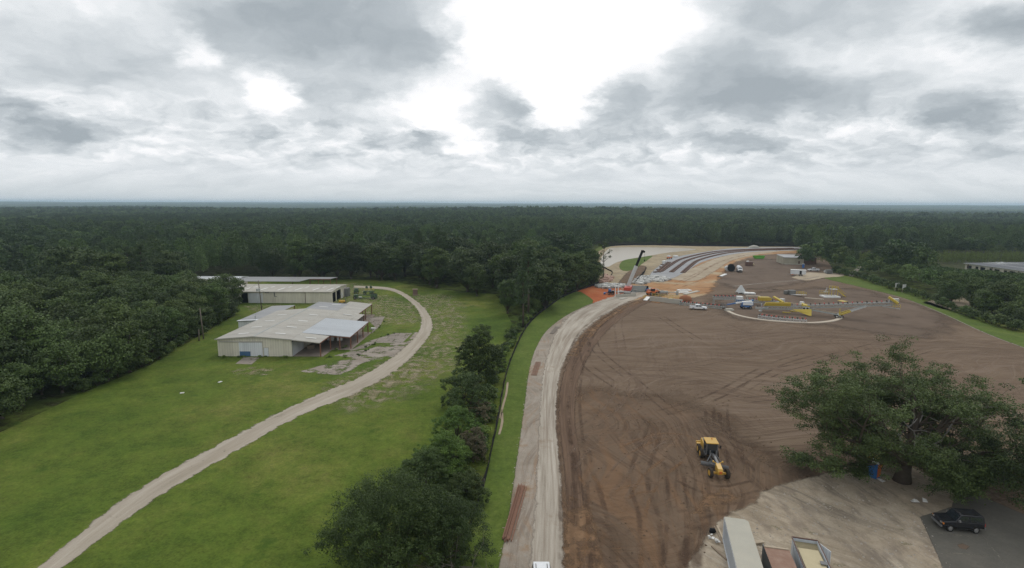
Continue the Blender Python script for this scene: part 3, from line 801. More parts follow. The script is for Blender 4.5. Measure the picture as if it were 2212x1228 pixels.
# little ground seen between the trees on the right
strip('gravel_drive', [(1838, 598), (1846, 588), (1858, 578), (1868, 571)], 3.0, 0.02, 'thin_soil', feather=0.2)
sheet('gravel_drive', [(2000, 655), (2045, 640), (2030, 630), (2055, 632), (2090, 655), (2070, 672), (2040, 668)], 0.02, 'sand', 1.5)

# tyre tracks: pairs of ruts left by the machines
Q0 = lambda L: [(1050 + x / 2.089, 640 + y / 2.089) for x, y in L]
TRACKS = [
    ([(480, 195), (500, 245), (560, 300), (700, 410), (860, 540)], 'tyre_mark', 2.2, 0.7),
    ([(440, 190), (455, 300), (520, 360), (600, 410)], 'tyre_mark', 2.2, 0.8),
    ([(1462, 262), (1330, 300), (1200, 360), (1080, 430), (960, 480), (790, 530)], 'tyre_mark', 2.3, 0.9),
    ([(1900, 190), (1700, 235), (1462, 300), (1300, 345), (1100, 450)], 'tyre_mark', 2.3, 0.7),
    ([(1020, 520), (1030, 580), (1075, 660), (1120, 730), (1150, 800)], 'tyre_mark', 2.3, 0.8),
    ([(1060, 480), (1060, 580), (1105, 680), (1180, 800)], 'tyre_mark', 2.3, 0.7),
    ([(850, 735), (760, 810), (700, 900), (665, 1020), (645, 1240)], 'clay_mark', 2.4, 0.7),
    ([(840, 755), (858, 850), (862, 960), (850, 1240)], 'tyre_mark', 2.2, 0.8),
    ([(770, 560), (740, 660), (700, 760), (690, 860), (735, 1000), (740, 1240)], 'tyre_mark', 2.3, 0.9),
    ([(415, 640), (470, 580), (560, 510), (610, 430), (625, 330), (605, 200), (600, 100), (660, 40)], 'tyre_mark_pale', 2.2, 0.7),
    ([(360, 780), (480, 640), (620, 520), (700, 430)], 'tyre_mark_pale', 2.2, 0.8),
    ([(430, 690), (450, 800), (480, 900), (560, 1240)], 'tyre_mark', 2.2, 1.0),
    ([(520, 1240), (540, 1120), (600, 1040), (690, 1020)], 'tyre_mark', 2.3, 0.8),
    ([(910, 1240), (940, 1120), (975, 1010), (965, 940), (940, 895)], 'tyre_mark', 1.2, 1.6),
    ([(880, 820), (990, 870), (1100, 880), (1240, 850)], 'tyre_mark', 2.3, 0.8),
    ([(900, 1000), (1010, 960), (1150, 960), (1250, 920)], 'tyre_mark', 2.3, 0.9),
    ([(640, 60), (760, 80), (860, 140), (960, 200)], 'tyre_mark', 2.2, 0.7),
    ([(560, 900), (600, 800), (700, 700), (830, 620), (1000, 560)], 'tyre_mark_pale', 2.3, 0.6),
    ([(380, 1240), (372, 1000), (365, 760), (345, 560), (352, 430), (390, 260), (450, 150), (560, 70)], 'tyre_mark', 1.9, 0.8),
    ([(430, 1240), (425, 1000), (420, 760), (400, 520), (405, 400), (440, 250), (500, 140), (620, 50)], 'tyre_mark', 1.9, 0.8),
    ([(470, 1240), (490, 1100), (500, 900), (440, 800)], 'clay_mark', 1.9, 0.9),
    ([(1080, 130), (1250, 190), (1462, 210), (1800, 200)], 'tyre_mark_pale', 2.3, 0.7),
    ([(760, 330), (1000, 300), (1300, 220), (1700, 150)], 'tyre_mark_pale', 2.3, 0.6),
    ([(1180, 470), (1400, 440), (1700, 330), (2000, 240)], 'tyre_mark', 2.3, 0.7),
    ([(620, 700), (760, 640), (900, 640), (980, 700)], 'clay_mark', 2.0, 0.6),
    ([(500, 1010), (580, 930), (640, 880), (760, 860)], 'clay_mark', 2.0, 0.7),
]
for k, (L, mt, gauge, w) in enumerate(TRACKS):
    Q = catmull([Vector((*G(*p).xy, 0)) for p in Q0(L)], 1.2)
    for s in (-1, 1):
        off = []
        for i, p in enumerate(Q):
            d = (Q[min(i + 1, len(Q) - 1)] - Q[max(i - 1, 0)]).normalized()
            off.append((p.x - d.y * s * gauge / 2, p.y + d.x * s * gauge / 2))
        strip('tyre_track', off, w, 0.0235 + 0.00035 * (2 * k + (s > 0)) if L[0][0] > 0 else 0.03, mt, world=True, step=1.2, kind='structure', feather=0.35)
# tracks on the clay bank
for k, L in enumerate(([(1440, 625), (1500, 598), (1545, 572), (1600, 553), (1690, 545)], [(1460, 612), (1515, 586), (1560, 564), (1620, 549)], [(1420, 640), (1470, 622), (1530, 600)], [(1400, 645), (1340, 676), (1300, 700), (1268, 740)])):
    strip('tyre_track', L, 1.6, 0.0345 + 0.0006 * k, 'clay_mark', step=2.0, feather=0.35)
# ------------------------------------------------------------------ foliage
def quads_mesh(name, P, A, B, tint, mat):
    """one small diamond leaf per row: centre P, half axes A and B"""
    n = len(P)
    V = np.empty((n, 4, 3), np.float32)
    V[:, 0] = P - A; V[:, 1] = P - B * 0.9; V[:, 2] = P + A; V[:, 3] = P + B * 0.9
    me = bpy.data.meshes.new(name)
    me.vertices.add(n * 4); me.vertices.foreach_set('co', V.ravel())
    me.loops.add(n * 4); me.loops.foreach_set('vertex_index', np.arange(n * 4, dtype=np.int32))
    me.polygons.add(n); me.polygons.foreach_set('loop_start', np.arange(0, n * 4, 4, dtype=np.int32))
    try: me.polygons.foreach_set('loop_total', np.full(n, 4, np.int32))
    except Exception: pass
    at = me.attributes.new('tint', 'FLOAT', 'POINT')
    at.data.foreach_set('value', np.repeat(tint.astype(np.float32), 4))
    me.update(calc_edges=True)
    me.materials.append(MATS[mat])
    return me


def unit(rng, n):
    v = rng.normal(size=(n, 3)); return v / np.linalg.norm(v, axis=1, keepdims=True)


def leaves(rng, C, R, per, size, up=0.55, aspect=0.6, shell=0.5, tint_c=None):
    """leaves round clump centres C (n,3) with radii R (n,3); the upper, outer side is the denser one"""
    n = len(C)
    idx = np.repeat(np.arange(n), per)
    d = unit(rng, len(idx))
    d[:, 2] = np.where((d[:, 2] < -0.15) & (rng.random(len(idx)) < 0.6), -d[:, 2], d[:, 2])
    rr = shell + (1 - shell) * rng.random(len(idx)) ** 0.6
    rr *= 1 + 0.25 * rng.normal(size=len(idx)) * 0.5
    P = C[idx] + d * R[idx] * rr[:, None]
    nrm = unit(rng, len(idx)) * (1 - up) + d * up * 0.6 + np.array([0, 0, up * 0.5])
    nrm /= np.linalg.norm(nrm, axis=1, keepdims=True)
    t = np.cross(nrm, unit(rng, len(idx))); t /= np.linalg.norm(t, axis=1, keepdims=True)
    b = np.cross(nrm, t)
    s = size * (0.6 + 0.8 * rng.random(len(idx)))
    tc = rng.random(n) if tint_c is None else tint_c
    tint = np.clip(tc[idx] * 0.65 + rng.random(len(idx)) * 0.35, 0, 1)
    return P, t * s[:, None], b * (s * aspect)[:, None], tint


def crown_points(rng, n, rx, rz, zc, lump=0.28, low=-0.55):
    """clump centres over a lumpy, open crown"""
    d = unit(rng, n * 3)
    d = d[d[:, 2] > low][:n]
    lob = unit(rng, 7); lob[:, 2] = np.abs(lob[:, 2]) * 0.9 - 0.2
    g = np.max(d @ lob.T, axis=1)
    k = 1 - lump + lump * 1.5 * np.clip(g, 0, 1) ** 3
    k *= 0.55 + 0.45 * rng.random(len(d)) ** 0.45
    return np.c_[d[:, 0] * rx * k, d[:, 1] * rx * k, zc + d[:, 2] * rz * k]


def limbs(rng, mb, base, targets, r0, fork_z, wob=0.12):
    """trunk to the fork, then a bent limb to each target"""
    f = Vector((base[0] + rng.normal() * 0.15, base[1] + rng.normal() * 0.15, fork_z))
    mb.tube([base, Vector(base).lerp(f, 0.5) + Vector((rng.normal() * 0.08, rng.normal() * 0.08, 0)), f], [r0 * 1.25, r0, r0 * 0.85], 8)
    for t in targets:
        t = Vector(t)
        L = (t - f).length
        m1 = f.lerp(t, 0.35) + Vector(rng.normal(size=3)) * wob * L * 0.5 + Vector((0, 0, 0.10 * L))
        m2 = f.lerp(t, 0.7) + Vector(rng.normal(size=3)) * wob * L * 0.5 + Vector((0, 0, 0.06 * L))
        mb.tube([f, m1, m2, t], [r0 * 0.5, r0 * 0.34, r0 * 0.2, r0 * 0.06], 6)


def broad_tree(seed, H, R, mat, ncl=60, per=60, leaf=0.34, trunk=0.28, bark='bark', lump=0.3, low=-0.5, flat=0.62):
    rng = np.random.default_rng(seed)
    z0 = H * trunk
    rz = (H - z0) / 2 * 1.04
    zc = z0 + rz * 0.94
    C = crown_points(rng, ncl, R * 0.86, rz * 0.9, zc, lump, low)
    rc = R * (0.20 + 0.14 * rng.random(len(C)))
    RR = np.c_[rc, rc, rc * flat]
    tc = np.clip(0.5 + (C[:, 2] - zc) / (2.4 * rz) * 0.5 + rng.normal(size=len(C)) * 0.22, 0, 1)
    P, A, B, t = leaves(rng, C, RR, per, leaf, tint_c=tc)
    P[:, 2] = np.maximum(P[:, 2], 0.25)
    root = bpy.data.objects.new('tree', None); COL.objects.link(root)
    mb = MB()
    sel = rng.choice(len(C), min(len(C), 12), replace=False)
    limbs(rng, mb, (0, 0, -0.1), C[sel], H * 0.021 + 0.05, z0 * 0.9 + 0.4)
    mb.build('trunk', bark, root, True)
    link_mesh('crown', quads_mesh('crown', P, A, B, t, mat), root)
    return root


def pine_tree(seed, H, R, mat='leaf_pine', bare=0.45, nw=16, per=34, leaf=0.42, bark='bark', taper=1.0):
    rng = np.random.default_rng(seed)
    root = bpy.data.objects.new('pine_tree', None); COL.objects.link(root)
    mb = MB()
    lean = rng.normal(size=2) * 0.35
    axis = lambda z: Vector((lean[0] * (z / H) ** 2, lean[1] * (z / H) ** 2, z))
    mb.tube([axis(0) - Vector((0, 0, 0.1)), axis(H * 0.35), axis(H * 0.7), axis(H * 0.97)], [H * 0.016 + 0.06, H * 0.013 + 0.04, H * 0.009 + 0.02, 0.03], 7)
    C, RR = [], []
    for w in range(nw):
        f = w / (nw - 1)
        z = H * (bare + (1 - bare) * f ** 0.9)
        prof = (1 - f) ** 0.75 * taper + 0.12
        if f < 0.15: prof *= 0.7
        for k in range(rng.integers(3, 6)):
            a = rng.random() * 6.283
            L = R * prof * (0.5 + 0.65 * rng.random())
            tip = axis(z) + Vector((math.cos(a) * L, math.sin(a) * L, L * (0.05 + 0.25 * f)))
            mb.tube([axis(z - 0.2), axis(z).lerp(tip, 0.6) + Vector((0, 0, 0.12)), tip], [0.07, 0.045, 0.015], 4, False)
            for q in (0.55, 1.0) if L > R * 0.45 else (0.9,):
                c = axis(z).lerp(tip, q)
                C.append(tuple(c)); s = R * (0.16 + 0.12 * rng.random()); RR.append((s * 1.2, s * 1.2, s * 0.75))
    C.append(tuple(axis(H * 0.98))); RR.append((0.5, 0.5, 0.9))
    C = np.array(C); RR = np.array(RR)
    P, A, B, t = leaves(rng, C, RR, per * 2, leaf * 0.62, aspect=0.30, shell=0.2)
    mb.build('trunk', bark, root, True)
    link_mesh('crown', quads_mesh('crown', P, A, B, t, mat), root)
    return root


def shrub(seed, H, R, mat, ncl=14, per=70, leaf=0.16):
    rng = np.random.default_rng(seed)
    C = crown_points(rng, ncl, R * 0.75, H * 0.42, H * 0.5, 0.35, -0.4)
    rc = R * (0.28 + 0.2 * rng.random(len(C)))
    P, A, B, t = leaves(rng, C, np.c_[rc, rc, rc * 0.8], per, leaf)
    P[:, 2] = np.clip(P[:, 2], 0.02, None)
    root = bpy.data.objects.new('shrub', None); COL.objects.link(root)
    mb = MB()
    for k in range(5):
        c = C[rng.integers(len(C))]
        mb.tube([(0, 0, -0.05), (c[0] * 0.5, c[1] * 0.5, c[2] * 0.6), tuple(c)], [0.05, 0.035, 0.015], 5, False)
    mb.build('stem', 'bark', root, True)
    link_mesh('crown', quads_mesh('crown', P, A, B, t, mat), root)
    return root


# ------------------------------------------------------------------ where woods may stand
def inside(x, y, poly):
    x = np.asarray(x); y = np.asarray(y)
    r = np.zeros(x.shape, bool)
    j = len(poly) - 1
    for i in range(len(poly)):
        xi, yi = poly[i]; xj, yj = poly[j]
        with np.errstate(divide='ignore', invalid='ignore'):
            c = ((yi > y) != (yj > y)) & (x < (xj - xi) * (y - yi) / (yj - yi + 1e-12) + xi)
        r ^= c
        j = i
    return r


GP = lambda L: [tuple(G(*p).xy) for p in L]
SITE = ([(-82, 20), (-83, 84), (-84, 100), (-83, 118), (-88, 148), (-92, 172), (-97, 180), (-100, 191), (-142, 191), (-142, 254), (-110, 258)]
        + GP([(600, 607), (700, 605), (760, 604), (850, 609), (930, 623), (1000, 631), (1068, 636), (1085, 652), (1100, 690), (1120, 720), (1138, 713), (1160, 686), (1186, 665), (1213, 646), (1246, 631), (1276, 621), (1297, 612),
              (1284, 592), (1268, 565), (1276, 545), (1300, 531), (1400, 528), (1500, 530), (1722, 531.5)])
        + GP([(1722, 556), (1716, 575), (1728, 581), (1762, 576), (1800, 590), (1850, 598), (1930, 618), (1962, 628), (2030, 651), (2075, 672), (2140, 694), (2212, 715)]) + [(260, 120), (300, 20)])
loops = [[Vector((620 * math.cos(k * 0.098), 620 * math.sin(k * 0.098), 0)) for k in range(64)], [Vector((x, y, 0)) for x, y in SITE]]
tri = tessellate_polygon(loops)
flat_ = loops[0] + loops[1]
me = bpy.data.meshes.new('forest_floor')
me.from_pydata([(p.x, p.y, 0.005) for p in flat_], [], [tuple(t) for t in tri])
set_edge(me, [1.0] * 64 + [0.45] * len(SITE))
me.materials.append(MATS['forest_floor'])
link_mesh('forest_floor', me)['kind'] = 'structure'
WAREHOUSE = [(226, 150), (225, 252), (228, 300), (212, 318), (196, 340), (200, 374), (420, 374), (420, 150)]
CLEAR2 = GP([(1838, 600), (1848, 572), (1866, 570), (1876, 582)])
rng = np.random.default_rng(11)
def cand(r0, r1, step):
    """jittered grid over the sector the camera side can see"""
    half = rad(49)
    xs = np.arange(-r1, r1, step); ys = np.arange(0, r1, step)
    X, Y = np.meshgrid(xs, ys)
    X = X + (rng.random(X.shape) - 0.5) * step * 0.85; Y = Y + (rng.random(Y.shape) - 0.5) * step * 0.85
    X, Y = X.ravel(), Y.ravel()
    r = np.hypot(X, Y)
    k = (r >= r0) & (r < r1) & (np.abs(np.arctan2(X, Y)) < half + 6.0 / np.maximum(r, 40))
    return X[k], Y[k]


X, Y = cand(60, 640, 7.6)
ok = ~(inside(X, Y, SITE) | inside(X, Y, WAREHOUSE) | inside(X, Y, CLEAR2))
X, Y = X[ok], Y[ok]
dist = np.hypot(X, Y)
order = np.argsort(dist)
X, Y = X[order], Y[order]

# kinds of tree, each built once with trunk and crown
KINDS = {
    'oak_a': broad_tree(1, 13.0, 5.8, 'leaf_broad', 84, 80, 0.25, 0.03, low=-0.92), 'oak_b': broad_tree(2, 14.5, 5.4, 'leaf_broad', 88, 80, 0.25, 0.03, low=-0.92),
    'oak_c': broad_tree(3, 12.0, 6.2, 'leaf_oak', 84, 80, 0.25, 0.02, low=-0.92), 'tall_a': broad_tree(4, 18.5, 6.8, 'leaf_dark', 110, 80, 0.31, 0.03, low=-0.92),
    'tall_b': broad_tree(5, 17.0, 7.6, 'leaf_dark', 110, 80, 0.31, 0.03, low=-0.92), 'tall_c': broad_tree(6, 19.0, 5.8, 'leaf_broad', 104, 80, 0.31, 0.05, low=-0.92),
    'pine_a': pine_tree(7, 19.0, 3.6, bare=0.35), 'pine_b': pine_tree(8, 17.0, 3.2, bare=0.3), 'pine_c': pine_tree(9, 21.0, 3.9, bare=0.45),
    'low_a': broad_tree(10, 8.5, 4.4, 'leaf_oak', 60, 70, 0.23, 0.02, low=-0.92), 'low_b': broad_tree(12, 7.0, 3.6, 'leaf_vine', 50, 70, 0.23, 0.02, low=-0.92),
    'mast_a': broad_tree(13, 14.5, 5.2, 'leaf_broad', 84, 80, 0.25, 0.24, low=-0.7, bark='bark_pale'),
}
used = set()
NTREES = 240


def place_tree(kind, x, y, s, name, label, group, cat='tree', sz=None):
    o = KINDS[kind]
    if kind in used:
        o = copy_tree(o)
    used.add(kind)
    o.name = name
    o.location = (x, y, 0)
    o.rotation_euler = (0, 0, random.random() * 6.28)
    o.scale = (s, s, s * (sz or 1))
    return tag(o, label, cat, group)


random.seed(5)
W_LEFT = [(-84, 100), (-83, 118), (-88, 148), (-92, 172), (-97, 180), (-100, 191)]
def front_dist(x, y):
    best = 1e9
    Lx = [(-82, 20), (-83, 84)] + W_LEFT
    for (x0, y0), (x1, y1) in zip(Lx, Lx[1:]):
        dx, dy = x1 - x0, y1 - y0
        t = min(max(((x - x0) * dx + (y - y0) * dy) / (dx * dx + dy * dy), 0), 1)
        best = min(best, math.hypot(x - x0 - t * dx, y - y0 - t * dy))
    return best


n_ind = 0
far_pts = []
for x, y in zip(X, Y):
    az = math.degrees(math.atan2(x, y))
    if n_ind >= NTREES or abs(az) > 47.5:
        far_pts.append((x, y)); continue  
    q = random.random()
    if x < -70 and y < 196:
        fd = front_dist(x, y)
        if fd < 8:
            lab, grp = 'broadleaf tree in the front row of the left wood, edging the mown grass', 'front row of the left wood'
            kind = random.choice(['oak_a', 'oak_b', 'oak_c']); s = 0.85 + 0.2 * random.random()
        else:
            lab, grp = 'broadleaf tree inside the dense wood left of the sheds, only its top showing', 'inside of the left wood'
            kind = random.choice(['oak_a', 'oak_b', 'oak_c', 'oak_b']); s = 0.9 + 0.3 * random.random()
        if y < 100: s *= 0.86
    elif x < 12:
        if random.random() < 0.38: 
            continue
        if y > 285 or q < 0.15:
            kind = random.choice(['pine_a', 'pine_b', 'pine_c', 'tall_c', 'tall_a'])
        else:
            kind = random.choice(['tall_a', 'tall_b', 'tall_c', 'tall_b', 'oak_b'])
        s = 1.0 + 0.25 * random.random()
        lab, grp = ('tall dark tree in the wood behind the rear shed, left of the sandy track bend', 'wood behind the rear shed') if x < -60 else \
                   ('tall dark tree in the wood beyond the grass, right of the sandy track bend', 'wood beyond the sandy track')
    elif x < 62 and y > 120 and x < 62:
        kind = random.choice(['pine_a', 'pine_b', 'oak_a', 'tall_c', 'low_a', 'oak_b', 'low_b']); s = 0.78 + 0.22 * random.random()
        lab, grp = 'green tree in the thicket left of the pond and crane', 'thicket left of the pond'
    else:
        kind = random.choice(['oak_a', 'oak_b', 'tall_c', 'oak_c', 'tall_a', 'oak_c']); s = 0.68 + 0.26 * random.random()
        if az > 38:
            kind = random.choice(['oak_a', 'oak_c', 'low_a', 'oak_b'])
            hmax = 37 - 29.5 * math.hypot(x, y) / 350.0 - 0.6 if y < 300 else 14
            s = min(s, max(hmax, 4.5) / {'oak_a': 13.2, 'oak_b': 14.7, 'oak_c': 12.2, 'low_a': 8.7}[kind])
        lab, grp = ('leafy tree in the wood between the right grass verge and the dark-roofed warehouse', 'wood along the right verge') if y < 300 else \
                   ('leafy tree in the dark grove right of the small cream shed', 'grove behind the cream shed')
    name = 'pine_tree' if kind.startswith('pine') else 'tree'
    place_tree(kind, x, y, s, name, lab, grp)
    n_ind += 1

# trees that stand on their own in the open, each placed where the photo has it
def solo(kind, px, py, s, label, name='tree', group=None, sz=None):
    g = G(px, py)
    return place_tree(kind, g.x, g.y, s, name, label, group, sz=sz)


solo('pine_c', 1130, 707, 0.80, 'tall loose-crowned pine with a pale trunk at the bend of the silt fence', 'pine_tree')
solo('mast_a', 1177, 664, 0.95, 'round green tree on a straight trunk, just right of the pale-trunked pine', 'tree')
solo('tall_c', 1096, 678, 0.70, 'leafy tree behind the pale-trunked pine, at the corner of the mown grass')
solo('oak_a', 1222, 634, 0.85, 'leafy tree behind the tip of the sod strip, beside the black fence')
solo('low_a', 1150, 676, 0.7, 'low bushy tree between the pale-trunked pine and the round tree')
solo('tall_a', 1030, 640, 0.8, 'dark round-crowned tree at the grass edge left of the pale-trunked pine')
solo('tall_b', 700, 602, 1.0, 'wide dark oak directly behind the flat canopy of the rear shed')
solo('tall_b', 590, 600, 0.95, 'wide dark oak above the left end of the rear shed')
solo('tall_a', 800, 600, 0.95, 'broad dark tree just left of where the sandy track bends away')
solo('tall_c', 940, 614, 0.9, 'dark tree directly behind the small brown box on the grass')
for (px, py) in ((20, 908), (62, 880), (105, 856), (150, 838), (-25, 925), (196, 824), (245, 806), (292, 790), (338, 770), (380, 750), (415, 734), (448, 716), (478, 702), (505, 688)):
    solo(random.choice(['oak_a', 'oak_c', 'low_a', 'oak_b']), px - 14, py - 3, 0.62 + 0.2 * random.random(), 'broadleaf tree in the front row of the left wood, edging the mown grass', group='front row of the left wood')
# sparse tall dead-limbed tree at the pond's near corner
rng = np.random.default_rng(77)
root = thing('tree', 'tall thin tree with sparse leaves standing against the pond', 'tree', tuple(G(1303, 603)))
mb = MB()
mb.tube([(0, 0, -0.1), (0.2, 0, 6), (-0.1, 0.2, 12), (0.2, 0, 17)], [0.28, 0.22, 0.15, 0.04], 7)
C = []
for k in range(24):
    z = 8 + 9.5 * rng.random(); a = rng.random() * 6.28; L = 1.2 + 2.6 * rng.random() * (1.15 - (z - 8) / 14)
    t = (math.cos(a) * L, math.sin(a) * L, z + 0.6 * L)
    mb.tube([(0, 0, z - 0.4), (t[0] * 0.5, t[1] * 0.5, z + 0.3 * L), t], [0.09, 0.05, 0.02], 5, False); C.append(t)
mb.build('trunk', 'bark', root, True)
C = np.array(C); P, A, B, t = leaves(rng, C, np.tile([0.8, 0.8, 0.7], (len(C), 1)), 26, 0.30)
link_mesh('crown', quads_mesh('crown', P, A, B, t, 'leaf_broad'), root)

# ------------------------------------------------------------------ the big live oak on the dirt field
rng = np.random.default_rng(21)
og = G(1948, 1040)
oak = thing('oak_tree', 'large spreading oak with dead grey limbs standing on the dirt field', 'tree', (og.x, og.y, 0))
tr, dead, C, RR, TC = MB(), MB(), [], [], []
dead_on = False


def grow(p, d, L, r, lvl, leafy=True):
    """one limb: bends outward, forks, carries leaf sprays towards its ends"""
    n = 5
    pts, rr = [Vector(p)], [r]
    d = d.normalized()
    for i in range(n):
        d = (d + Vector(rng.normal(size=3)) * ((0.26 if dead_on else 0.19) if lvl else 0.13) + Vector((0, 0, (0.05 if lvl < 2 else -0.02)))).normalized()
        pts.append(pts[-1] + d * (L / n)); rr.append(r * (1 - 0.62 * (i + 1) / n))
    (dead if dead_on else tr).tube(pts, rr, 8 if lvl < 2 else 5, False)
    if lvl >= 2:
        for q in range(2, n + 1):
            hub = math.hypot(pts[q].x, pts[q].y)
            if rng.random() < ((0.54 if hub > 4.5 else 0.14) if leafy else 0.03):
                s = 0.55 + 0.50 * rng.random()
                C.append(tuple(pts[q] + Vector(rng.normal(size=3)) * 0.35 + Vector((0, 0, 0.15)))); RR.append((s * 1.15, s * 1.15, s * 0.72)); TC.append(rng.random())
    if lvl < 3:
        for k in range([5, 4, 3][lvl] if leafy else 3):
            i = rng.integers(2, n + 1) if k else n
            a = rng.normal() * 0.75
            dd = (pts[i] - pts[i - 1]).normalized()
            side = dd.cross(Vector((0, 0, 1))).normalized()
            nd = (dd * math.cos(a) + side * math.sin(a) + Vector((0, 0, rng.normal() * 0.34 + 0.05))).normalized()
            grow(pts[i], nd, L * (0.50 + 0.22 * rng.random()), rr[i] * 0.68, lvl + 1, leafy and rng.random() > 0.06)


tr.tube([(0, 0, -0.2), (0.1, 0, 1.5), (0.15, 0.05, 3.4)], [1.15, 0.85, 0.8], 12)
top = Vector((0.15, 0.05, 3.2))
LIMBS = [  # bearing, rise, length: read off the photo's limbs
    (179, 0.14, 11.4), (163, 0.40, 9.6), (142, 0.55, 8.8), (114, 0.72, 7.6), (82, 0.66, 7.4), (54, 0.62, 8.4), (32, 0.42, 9.8), (12, 0.26, 10.6), (-9, 0.14, 9.6),
    (-58, 0.08, 5.0), (-100, 0.04, 4.8), (-132, 0.08, 5.4), (168, 0.03, 7.8), (100, 1.3, 6.4), (152, 1.0, 7.0), (45, 1.0, 7.4), (24, 0.62, 9.6), (-22, 0.30, 9.0), (2, 0.75, 9.2)]
for b, rise, L in LIMBS:
    grow(top, Vector((math.cos(rad(b)), math.sin(rad(b)), rise)), L, 0.42 + 0.12 * rng.random(), 0)
for b, rise, L in ((78, 1.4, 8.4), (50, 1.1, 8.8), (28, 0.8, 9.4), (8, 0.6, 9.0), (112, 1.2, 7.6)):
    dead, dead_on = MB(), True
    grow(top, Vector((math.cos(rad(b)), math.sin(rad(b)), rise)), L, 0.20, 1, False)
    dead.build('dead_limb', 'deadwood', oak, True)
dead_on = False
# ivy-covered stem hanging in front of the trunk's left side
for k in range(46):
    q = rng.random()
    C.append((-6.0 + rng.normal() * 0.8, -0.6 + rng.normal() * 0.7, 0.5 + 6.2 * q)); s_ = 0.5 + 0.4 * rng.random(); RR.append((s_, s_, s_ * 0.9)); TC.append(0.1 * rng.random())
tr.build('trunk', 'bark', oak, True)
C = np.array(C); RR = np.array(RR); TC = np.array(TC)
C[:, 2] = np.maximum(C[:, 2], 1.4)
op = ~((C[:, 0] > -4.7) & (C[:, 0] < -2.6) & (C[:, 1] < 1.0) & (C[:, 2] < 3.6))      # the open side above the toilet
C, RR, TC = C[op], RR[op], TC[op]
P, A, B, t = leaves(rng, C, RR, 80, 0.115, shell=0.25, tint_c=np.array(TC))
link_mesh('crown', quads_mesh('crown', P, A, B, t, 'leaf_live_oak'), oak)
oak.scale = (1.0, 1.0, 0.92)
# tree at the right edge of the frame: part of its crown reaches in
rng = np.random.default_rng(23)
eg = G(2262, 1120)
et = thing('oak_tree', 'dark oak reaching in at the right frame edge beside the asphalt drive', 'tree', (eg.x, eg.y, 0))
tr, dead, C, RR, TC = MB(), MB(), [], [], []
dead_on = False
tr.tube([(0, 0, -0.2), (0.1, 0, 1.5), (0.0, 0.05, 3.4)], [0.6, 0.5, 0.45], 10)
for b, rise, L in ((172, 0.35, 5.6), (150, 0.6, 5.6), (195, 0.25, 5.2), (120, 0.8, 5.6), (80, 0.8, 6.0), (20, 0.8, 6.0), (-60, 0.7, 5.0), (-110, 0.6, 4.6), (90, 2.0, 6.5)):
    grow(Vector((0, 0, 3.2)), Vector((math.cos(rad(b)), math.sin(rad(b)), rise)), L, 0.26, 1)
tr.build('trunk', 'bark', et, True)
C = np.array(C); RR = np.array(RR)
P, A, B, t = leaves(rng, C, RR, 110, 0.11, shell=0.3, tint_c=np.array(TC))
link_mesh('crown', quads_mesh('crown', P, A, B, t, 'leaf_dark'), et)

# ------------------------------------------------------------------ near tree row left of the silt fence
def lobed_tree(seed, H, R, mat, nl, ncl, per, leaf, trunk, bark, base=0.35):
    """a crown of several unequal lobes with dips between them, leaf sprays on each lobe"""
    rng = np.random.default_rng(seed)
    C, RR, TC, LC = [], [], [], []
    for k in range(nl):
        a = k * 2.399 + rng.normal() * 0.3; q = math.sqrt((k + 0.5) / nl)
        lr = R * (0.26 + 0.20 * rng.random()) * (1.15 - 0.35 * q)
        top = H * (1.0 - 0.52 * q ** 1.6) * (0.82 + 0.2 * rng.random())
        cx, cy, cz = math.cos(a) * q * (R - lr * 0.6), math.sin(a) * q * (R - lr * 0.6), max(top - lr, lr * 0.7)
        LC.append((cx, cy, cz))
        n = max(8, int(ncl * (lr / R) ** 2 * 5))
        d = unit(rng, n); d[:, 2] = np.where(d[:, 2] < -0.5, -d[:, 2], d[:, 2])
        depth = (0.62 + 0.42 * rng.random(n))[:, None]
        c = np.array([cx, cy, cz]) + d * depth * np.array([lr, lr, lr * 0.95])
        s = lr * (0.20 + 0.16 * rng.random(n))
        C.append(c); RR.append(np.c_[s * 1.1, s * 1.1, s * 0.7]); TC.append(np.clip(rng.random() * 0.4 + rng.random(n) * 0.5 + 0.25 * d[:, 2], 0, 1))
        # skirt down to the ground
        m = n // 3
        zz_ = rng.random(m) * max(cz - 0.3, 0.2) + 0.3
        ang = rng.random(m) * 6.283
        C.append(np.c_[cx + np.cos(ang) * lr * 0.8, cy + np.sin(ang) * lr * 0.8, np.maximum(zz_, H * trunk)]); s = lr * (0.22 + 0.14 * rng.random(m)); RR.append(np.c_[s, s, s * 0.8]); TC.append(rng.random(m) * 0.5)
    C = np.vstack(C); RR = np.vstack(RR); TC = np.hstack(TC)
    P, A, B, t = leaves(rng, C, RR, per, leaf, shell=0.2, tint_c=TC)
    P[:, 2] = np.maximum(P[:, 2], 0.06)
    root = bpy.data.objects.new('tree', None); COL.objects.link(root)
    mb = MB(); limbs(rng, mb, (0, 0, -0.1), np.array(LC), H * 0.022 + 0.05, max(H * trunk, 0.8))
    mb.build('trunk', bark, root, True)
    link_mesh('crown', quads_mesh('crown', P, A, B, t, mat), root)
    return root


def near_tree(seed, px, py, H, R, mat, label, ncl, per, leaf, trunk=0.15, lump=0.4, bark='bark', name='tree', low=-0.7, flat=0.7, nl=11):
    o = lobed_tree(seed, H, R, mat, nl, ncl, per, leaf, trunk * 0.6, bark)
    o.name = name
    o.location = G(px, py)
    return tag(o, label, 'tree' if name != 'shrub' else 'shrub')


